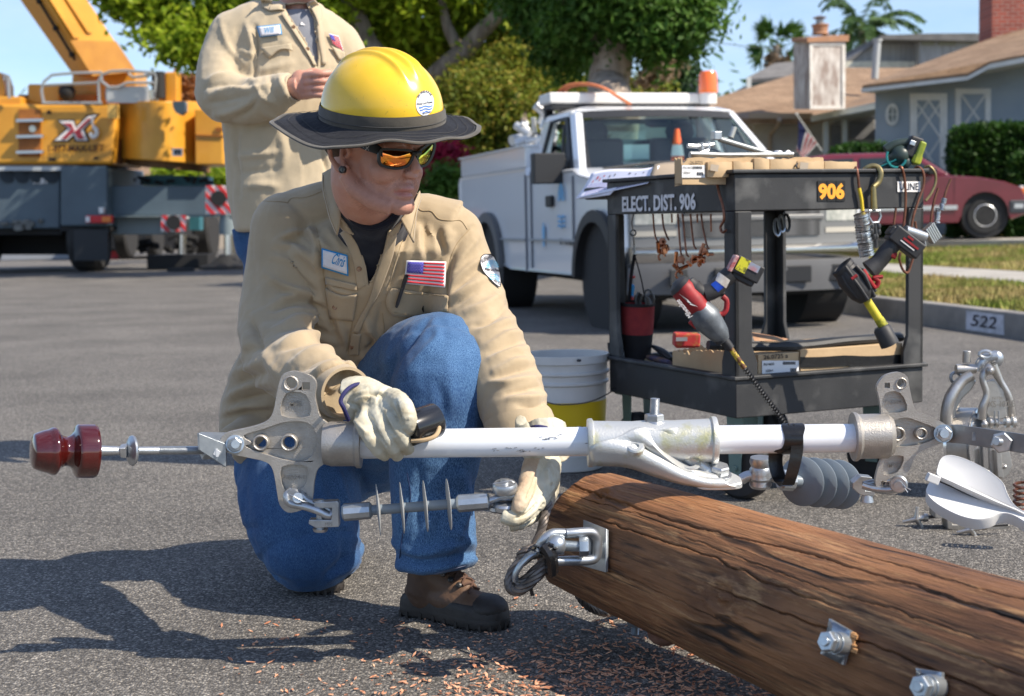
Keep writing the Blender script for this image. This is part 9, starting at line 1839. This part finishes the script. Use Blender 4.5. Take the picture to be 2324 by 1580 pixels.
for y in(378,395,412):
 for k in range(10):u0,u1=k/10,(k+1)/10;g_=lambda u,d:fn(*zc(1598+76*u,y+24*u+6*math.sin(u*8)+d),.0155);mb.face([g_(u0,0),g_(u1,0),g_(u1,9),g_(u0,9)])
mb.build('emblem_print',skb,sw);txt_on('Water and Power',fn,*zc(1556,358),*zc(1678,372),7,sti,sw,off=.0162,bold=.04);txt_on('BURBANK',fn,*zc(1540,300),*zc(1632,250),10,sti,sw,off=.0162,bold=.02);txt_on('Since 1913',fn,*zc(1628,440),*zc(1676,476),7,sti,sw,off=.0162,bold=.03)
pk1,_=patchon(bvS,[zc(300,500),zc(550,545),zc(520,760),zc(335,740)],'pocket',khaki,shirt,.005,10,8,.003,bow=lambda u,v:(0,10*math.sin(math.pi*u)*(1-v)))
patchon(bvS,[zc(300,415),zc(545,475),zc(548,520),zc(302,470)],'pocket_flap',khaki,shirt,.004,10,4,.003)
pk2,_=patchon(bvS,[zc(925,540),zc(1264,555),zc(1262,680),zc(1060,735)],'pocket',khaki,shirt,.005,10,6,.003)
fl_,_=patchon(bvS,[zc(822,502),zc(1268,560),zc(1262,670),zc(830,718)],'pocket_flap',khaki,shirt,.007,14,8,.003,bow=lambda u,v:(-14*math.sin(math.pi*v)*(1-u),8*math.sin(math.pi*u)*v))
seam(bvS,zc_((925,538),(1050,548),(1262,560)),.0016,seamk,'stitch',fl_,.0098);seam(bvS,zc_((838,690),(960,712),(1060,722)),.0009,seamk,'stitch',fl_,.0098)
mb=MB();h=onS(bvS);mb.tube([h(*zc(1072,640),.0105),h(*zc(1068,665),.0108),h(*zc(1074,690),.0105)],[.0008,.0022,.0008],6);mb.build('buttonhole',M('hole_dark',(.02,.015,.01),rough=1),fl_)
for pts in(zh_((340,90),(460,95),(500,100)),zh_((495,105),(530,70),(620,65),(740,20)),zc_((960,20),(905,130),(850,300),(800,470)),zb_((950,940),(1010,1030),(1120,1040),(1200,1120),(1330,1140),(1430,1140),(1500,1230)),zh_((690,270),(720,420),(740,600),(785,900)),zc_((1440,30),(1320,180),(1262,400),(1268,640)),zc_((750,700),(760,850),(700,960)),zh_((890,1090),(930,900),(950,720)),zh_((700,1440),(850,1300)),zh_((690,1425),(760,1370),(880,1280))):
 seam(bvS,pts,.0011,seamk,'shirt_seam',shirt,.0008)
def cuff(path,r0,r1,name='cuff'):
 mb=MB();d=(path[1]-path[0]);Lc=d.length;mb.lathe(path[0],d,[(0,r0),(Lc*.3,r0*1.03),(Lc,r1),(Lc,r1-.006),(Lc*.5,r1-.010)],40,False);o=mb.build(name,khaki,shirt,sharp=60);return o
cuff([q_(742,876,2.90),q_(786,893,2.81)],.058,.0535);cuff([q_(1172,950,2.97),q_(1182,1002,2.95)],.068,.064)
pen=thing('pen','black click pen clipped in the shirt pocket below the flag patch','pen',h(*zc(890,560),.015))
mb=MB();a,b_=h(*zc(860,650),.016),h(*zc(918,470),.016);mb.lathe(a,b_-a,[(0,.003),(.01,.0042),(.06,.0046),(.066,.0052),(.085,.005),((b_-a).length,.002)],14);mb.tube([h(*zc(905,500),.022),h(*zc(885,560),.022),h(*zc(868,620),.021)],.0018,6,flat=.5);mb.build('barrel',mk,pen)
def glove(name,parts,balls,mats,extra=None,vox=.0022):
 mb=MB()
 for path,rad in parts:mb.tube(cr_path(path,4),interp([q*(.92 if q<.022 else 1)for q in rad],(len(path)-1)*4+1),16)
 for c,r,m3 in balls:mb.ball(c,r,20,m3)
 me=fuse(mb,vox,2,.4);V,N=getV(me);P=projn(V);fac=((V-np.array(CAM))*N).sum(1)<0;D=drape(V,.0015,46,2,(1,1,1))+(strokes(P,fac,extra)*2.1 if extra else 0);setV(me,V+N*D[:,None]);bv=bvh_of(me);return place(me,name,mats,kn),bv
E=lambda x,y,Y:pt(ze(x,y),Y)
gR,bvR=glove('glove',[([E(560,330,2.74),E(470,420,2.70),E(520,560,2.655),E(610,690,2.665),E(680,745,2.69)],[.030,.0175,.0160,.0155,.0135]),([E(620,320,2.73),E(620,430,2.68),E(680,560,2.65),E(750,680,2.66),E(795,755,2.69)],[.028,.0175,.0165,.0155,.0130]),([E(690,290,2.73),E(730,400,2.67),E(790,520,2.645),E(850,620,2.655),E(885,700,2.68)],[.028,.0175,.0168,.0158,.0140]),([E(740,250,2.73),E(830,270,2.67),E(880,370,2.64),E(895,470,2.645),E(892,525,2.66)],[.028,.0195,.0195,.017,.0125]),([E(345,262,2.775),E(450,240,2.77),E(580,270,2.75),E(700,280,2.73)],[.050,.050,.044,.036]),([E(560,330,2.80),E(700,430,2.79),E(850,480,2.76)],[.03,.02,.015])],[(E(620,320,2.735),(.040,.026,.034),None)],[leather],[(ze_((500,230),(560,180),(660,190)),5,-.004),(ze_((430,240),(480,210),(560,200)),5,.004),(ze_((660,350),(690,440),(760,560)),3,-.005),(ze_((560,420),(600,540),(680,660)),3,-.005),(ze_((770,240),(800,350),(840,470)),3,-.004),(ze_((340,260),(420,300),(400,380)),4,-.004),(ze_((400,430),(480,520)),4,.002),(ze_((370,200),(420,170),(500,150)),5,.003)])
cb=[E(x,y,Y)for x,y,Y in((540,84,2.765),(400,92,2.735),(310,150,2.71),(262,240,2.70),(290,310,2.70),(335,420,2.72))]
MB().tube(cr_path(cb,6),.0042,8).build('glove_binding',navy,gR)
gL,bvL=glove('glove',[([E(2080,780,2.80),E(2030,900,2.77),E(1985,1060,2.72),E(1930,1200,2.68),E(1900,1260,2.68)],[.024,.021,.0185,.0175,.0145]),([E(2140,800,2.84),E(2130,980,2.80),E(2080,1140,2.75),E(1960,1290,2.70),E(1850,1330,2.68),E(1760,1310,2.68)],[.038,.036,.026,.020,.0175,.014]),([E(2130,1000,2.84),E(2110,1180,2.80),E(2010,1310,2.75),E(1900,1385,2.73),E(1830,1400,2.73)],[.030,.026,.020,.0165,.013]),([E(2160,960,2.86),E(2150,1150,2.84),E(2080,1270,2.80),E(1980,1350,2.78)],[.028,.024,.019,.014]),([E(2170,900,2.86),E(2190,1080,2.86),E(2130,1230,2.84)],[.03,.022,.014]),([E(2060,700,2.86),E(1980,560,2.84),E(1945,470,2.80),E(1935,420,2.78)],[.028,.020,.0145,.0125]),([E(2160,480,2.90),E(2180,640,2.88),E(2220,800,2.88)],[.045,.045,.040])],[(E(2110,900,2.84),(.036,.03,.05),None)],[leather,leather2],[(ze_((2100,860),(2070,1000),(2000,1150)),4,-.004),(ze_((1890,1330),(2000,1290),(2080,1200)),3,-.004),(ze_((1980,1390),(2080,1310),(2150,1200)),3,-.004),(ze_((2180,900),(2200,1000)),5,.003)])
me=gL.data;V,N=getV(me);Vw=V+np.array(_off(kn));Pp=projn(Vw);poly=[ze(*p)for p in((1850,770),(2120,770),(2080,900),(2090,1060),(1990,1230),(1900,1290),(1840,1240),(1880,1100),(1920,950))];mm_=inpoly(Pp,poly)&(N[:,1]<.2)&(Vw[:,1]<2.83)
vi=np.empty(len(me.loops),np.int32);me.loops.foreach_get('vertex_index',vi);ls=np.empty(len(me.polygons),np.int32);me.polygons.foreach_get('loop_start',ls);idx=np.zeros(len(me.polygons),np.int32);idx[mm_[vi[ls]]]=1;me.polygons.foreach_set('material_index',idx)
MB().tube(cr_path([E(2030,488,2.84),E(2100,480,2.82),E(2190,495,2.86)],4),.0040,8).build('glove_binding',navy,gL)
# ================================================================ the standing lineman
sp_=thing('person','standing man in untucked khaki work shirt over grey T-shirt, head out of frame','person',gp((640,1040)))
s_=lambda x,y,Y=5.15:pt((x,y),Y)
mb=MB();rr_=[]
for(x,y,hw,hd,Y)in((655,520,.190,.14,5.15),(650,440,.205,.15,5.15),(645,340,.215,.15,5.15),(642,240,.22,.15,5.15),(640,150,.225,.14,5.15),(642,80,.215,.125,5.15),(650,35,.15,.10,5.15),(665,10,.10,.08,5.15)):
 c=s_(x,y,Y);rr_.append([c+Vector((math.cos(a)*hw,math.sin(a)*hd,0))for a in[2*math.pi*k/36 for k in range(36)]])
mb.rings(rr_)
SA=[s_(535,85,5.15),s_(510,150,5.12),s_(505,215,5.05),s_(560,232,4.98),s_(615,215,4.92),s_(662,200,4.88)];SB=[s_(762,100,5.2),s_(800,180,5.18),s_(800,240,5.1),s_(775,225,4.95)]
mb.tube(cr_path(SA,5),interp([.095,.092,.085,.075,.062,.050],26),22);mb.tube(cr_path(SB,5),interp([.088,.082,.075,.05],16),20);mb.tube([s_(655,50,5.15),s_(590,55,5.15),s_(535,85,5.15)],[.08,.085,.095],18);mb.tube([s_(670,50,5.17),s_(730,70,5.18),s_(762,100,5.2)],[.08,.08,.088],18)
mb.ball(s_(535,85,5.15),.094,20);mb.ball(s_(762,100,5.2),.087,20)
me=fuse(mb,.008,3);V,N=getV(me);P=projn(V);fac=((V-np.array(CAM))*N).sum(1)<0
zf2=lambda*a:[zf_(*p)for p in a]
st_=[(zf2((400,180),(410,300),(400,420),(400,520)),5,-.022),(zf2((340,160),(370,260),(390,360)),5,.010),(zf2((170,130),(190,230),(240,340),(330,420)),6,.009),(zf2((80,540),(170,510),(300,520),(420,540)),6,.014),(zf2((60,590),(200,560),(350,560)),5,-.012),(zf2((100,640),(220,600),(360,600),(500,560)),6,.014),(zf2((80,690),(240,660),(360,640)),5,-.012),(zf2((140,760),(280,730),(380,680)),7,.014),(zf2((250,800),(350,740),(420,660)),5,-.010),(zf2((400,560),(450,640),(520,680)),5,.014),(zf2((500,520),(520,600),(560,680)),5,-.014),(zf2((560,510),(590,600),(620,670)),5,.012),(zf2((460,740),(540,760),(600,720)),5,.014),(zf2((420,840),(500,820),(640,780)),5,-.014),(zf2((300,340),(400,380),(380,470)),6,.010),(zf2((280,860),(270,1000),(290,1150),(300,1300)),6,-.010),(zf2((280,1040),(420,1030),(560,1010)),8,.012),(zf2((340,1240),(450,1230),(540,1240)),9,.012),(zf2((560,880),(600,1000),(580,1120)),10,.012),(zf2((300,1150),(420,1140),(560,1120)),7,-.008),(zf2((850,1000),(870,1080),(880,1150)),4,-.015),(zf2((590,80),(680,220),(760,340),(800,440)),4,-.010),(zf2((820,60),(830,250),(820,440)),4,.010),(zf2((430,470),(520,450),(640,420)),8,.008)]
V=V+N*(strokes(P,fac,st_)+drape(V,.007,7,9,(1,1,.45))+wrinkle(V,[(SA,[.1,.5,.9,.9,.8,.5],1),(SB,[.2,.5,.5,.3],2)],.007,13))[:,None]
vps=[zf_(*p)for p in((600,-60),(600,60),(640,130),(700,220),(760,320),(800,420),(816,455),(822,420),(806,240),(790,110),(745,30),(745,-60))];P2=projn(V);setV(me,V);cutverts(me,(P2[:,1]<-12)&(np.abs(V[:,0]-s_(680,0).x)<.12));cutpoly(me,vps,((getV(me)[0]-np.array(CAM))*getV(me)[1]).sum(1)<0,3.0);bvW=bvh_of(me);wsh=place(me,'shirt',khaki2,sp_);sf=wsh.modifiers.new('s','SOLIDIFY');sf.thickness=.004;sf.offset=-1
mb=MB();rr_=[]
for(x,y,hw,hd)in((690,330,.12,.10),(680,200,.17,.115),(672,100,.17,.11),(676,50,.12,.09),(680,28,.075,.075)):
 c=s_(x,y);rr_.append([c+Vector((math.cos(a)*hw,math.sin(a)*hd,0))for a in[2*math.pi*k/28 for k in range(28)]])
mb.rings(rr_);tg_=mb.build('undershirt',cloth('tshirt_grey',(.19,.20,.23),(.23,.24,.27),30,.9),sp_,sharp=80)
SH=s_(690,-78,5.12);fd2=Vector((.45,-.85,-.1));hd2,HW2,HM2=head('body',sp_,SH,fd2,UP,1.05,neck=([s_(676,-10,5.16),s_(676,40,5.18)],[.062,.075]),voxel=.005)
mb=MB();mb.ball(HW2(-.03,0,.06),(.09,.085,.08),20,HM2);mb.build('hair',hairm,sp_)
for x,y,s in((.094,-.032,.012),(.094,.032,.012)):mb=MB();mb.ball(HW2(x*.93,y,.008),.0125,14);mb.build('eye',M('eye_white',(.7,.68,.66),rough=.2),hd2)
mb=MB();mb.tube(cr_path([s_(625,505),s_(612,620),s_(628,760),s_(640,940),s_(642,1015)],4),interp([.10,.098,.080,.072,.072],17),20);mb.tube(cr_path([s_(700,505,5.2),s_(708,640,5.2),s_(715,800,5.22),s_(720,950,5.25),s_(722,1010,5.25)],4),interp([.10,.098,.080,.072,.072],17),20);mb.ball(s_(660,500),(.17,.12,.12),18);mb.tube([s_(553,515,5.15),s_(558,570,5.15),s_(600,640,5.15)],[.045,.04,.03],12)
me=fuse(mb,.01,3);V,N=getV(me);setV(me,V+N*(drape(V,.008,8,4,(1,1,.5)))[:,None]);place(me,'jeans',denim,sp_)
g1=gp((640,1042));boot(sp_,g1+Vector((-.02,.05,0)),g1+Vector((.06,-.2,0)),0,1.0);g2=gp((722,1030));boot(sp_,g2+Vector((0,.05,0)),g2+Vector((.12,-.18,0)),0,1.0)
Hh=lambda x,y,Y:pt(zf_(x,y),Y);mb=MB();mb.ball(Hh(705,565,4.87),(.040,.030,.052),20)
mb.tube([Hh(640,590,4.88),Hh(700,575,4.87)],[.036,.040],16)
for(y0,y1,r,xe)in((500,482,.0135,905),(545,535,.0135,890),(592,588,.013,880),(628,635,.012,858)):
 mb.tube(cr_path([Hh(735,y0+8,4.86),Hh(790,y0,4.82),Hh(845,(y0+y1)/2,4.81),Hh(xe,y1,4.83)],4),interp([r*1.25,r*1.1,r,r*.85],13),12)
mb.tube(cr_path([Hh(720,510,4.90),Hh(790,480,4.92),Hh(860,500,4.90)],4),interp([.018,.015,.012],9),12)
me=fuse(mb,.0032,2,.5);V,N=getV(me);P=projn(V);fac=((V-np.array(CAM))*N).sum(1)<0;setV(me,V+N*strokes(P,fac,[(zf2((770,520),(880,515)),2.5,-.004),(zf2((780,566),(870,566)),2.5,-.004),(zf2((780,610),(860,612)),2.5,-.004)])[:,None]);place(me,'hand',skin,sp_)
mb=MB();mb.ball(pt((775,200),4.95),(.045,.03,.045),16);mb.build('hand',skin,sp_)
mb=MB();cA_,cB_=s_(640,208,4.90),s_(668,200,4.875);mb.lathe(cA_,cB_-cA_,[(0,.052),((cB_-cA_).length,.047),((cB_-cA_).length,.040)],28,False);mb.build('cuff',khaki2,wsh)
def strip_w(A_,B_,nm,off=.012,mat=khaki2):return strip2(A_,B_,nm,wsh,mat,.005,off,off*.7,bv=(bvW,),fall=5.05)
strip_w(zf2((600,45),(560,20),(500,5)),zf2((600,60),(540,70),(482,75)),'collar',.02);strip_w(zf2((430,-10),(480,-5),(520,0)),zf2((440,40),(460,60),(484,72)),'collar',.02)
strip_w(zf2((745,20),(770,60),(800,120),(818,180)),zf2((800,5),(840,40),(852,80),(846,110)),'collar',.02)
strip_w(zf2((600,60),(680,190),(760,320),(812,450)),zf2((560,80),(640,200),(725,330),(800,450)),'button_band',.006);strip_w(zf2((800,130),(815,260),(822,450)),zf2((850,130),(870,260),(880,450)),'button_band',.008)
badge(bvW,[zf_(408,176),zf_(570,160),zf_(580,232),zf_(430,248)],'Will',zf_(465,222),zf_(528,214),13,wsh,.014,M('thread_blue',(.10,.35,.60),rough=.8))
flag(bvW,[zf_(888,222),zf_(956,240),zf_(990,345),zf_(915,292)],wsh,.012)
f3,_=patchon(bvW,[zf_(430,320),zf_(640,290),zf_(650,340),zf_(495,388)],'pocket_flap',khaki2,wsh,.012,8,5,.005,bow=lambda u,v:(0,-12*math.sin(math.pi*u)*v));f4,_=patchon(bvW,[zf_(905,305),zf_(995,350),zf_(1000,390),zf_(962,402)],'pocket_flap',khaki2,wsh,.012,5,5,.005)
for p in(zf_(655,180),zf_(748,326)):
 hh,_n=ray(bvW,p,5.05);MB().lathe(hh+(CAM-hh).normalized()*.014,(CAM-hh),[(0,.007),(.003,.006),(.003,.001)],12).build('button',buttonm,wsh)
mb=MB();tp_=[ray(bvh_of(tg_.data,_off(sp_)),zf_(*q),5.03)[0]for q in((708,143),(735,168),(700,166))];mb.face([p+(CAM-p).normalized()*.004 for p in tp_]);mb.build('shirt_print',whp,tg_)
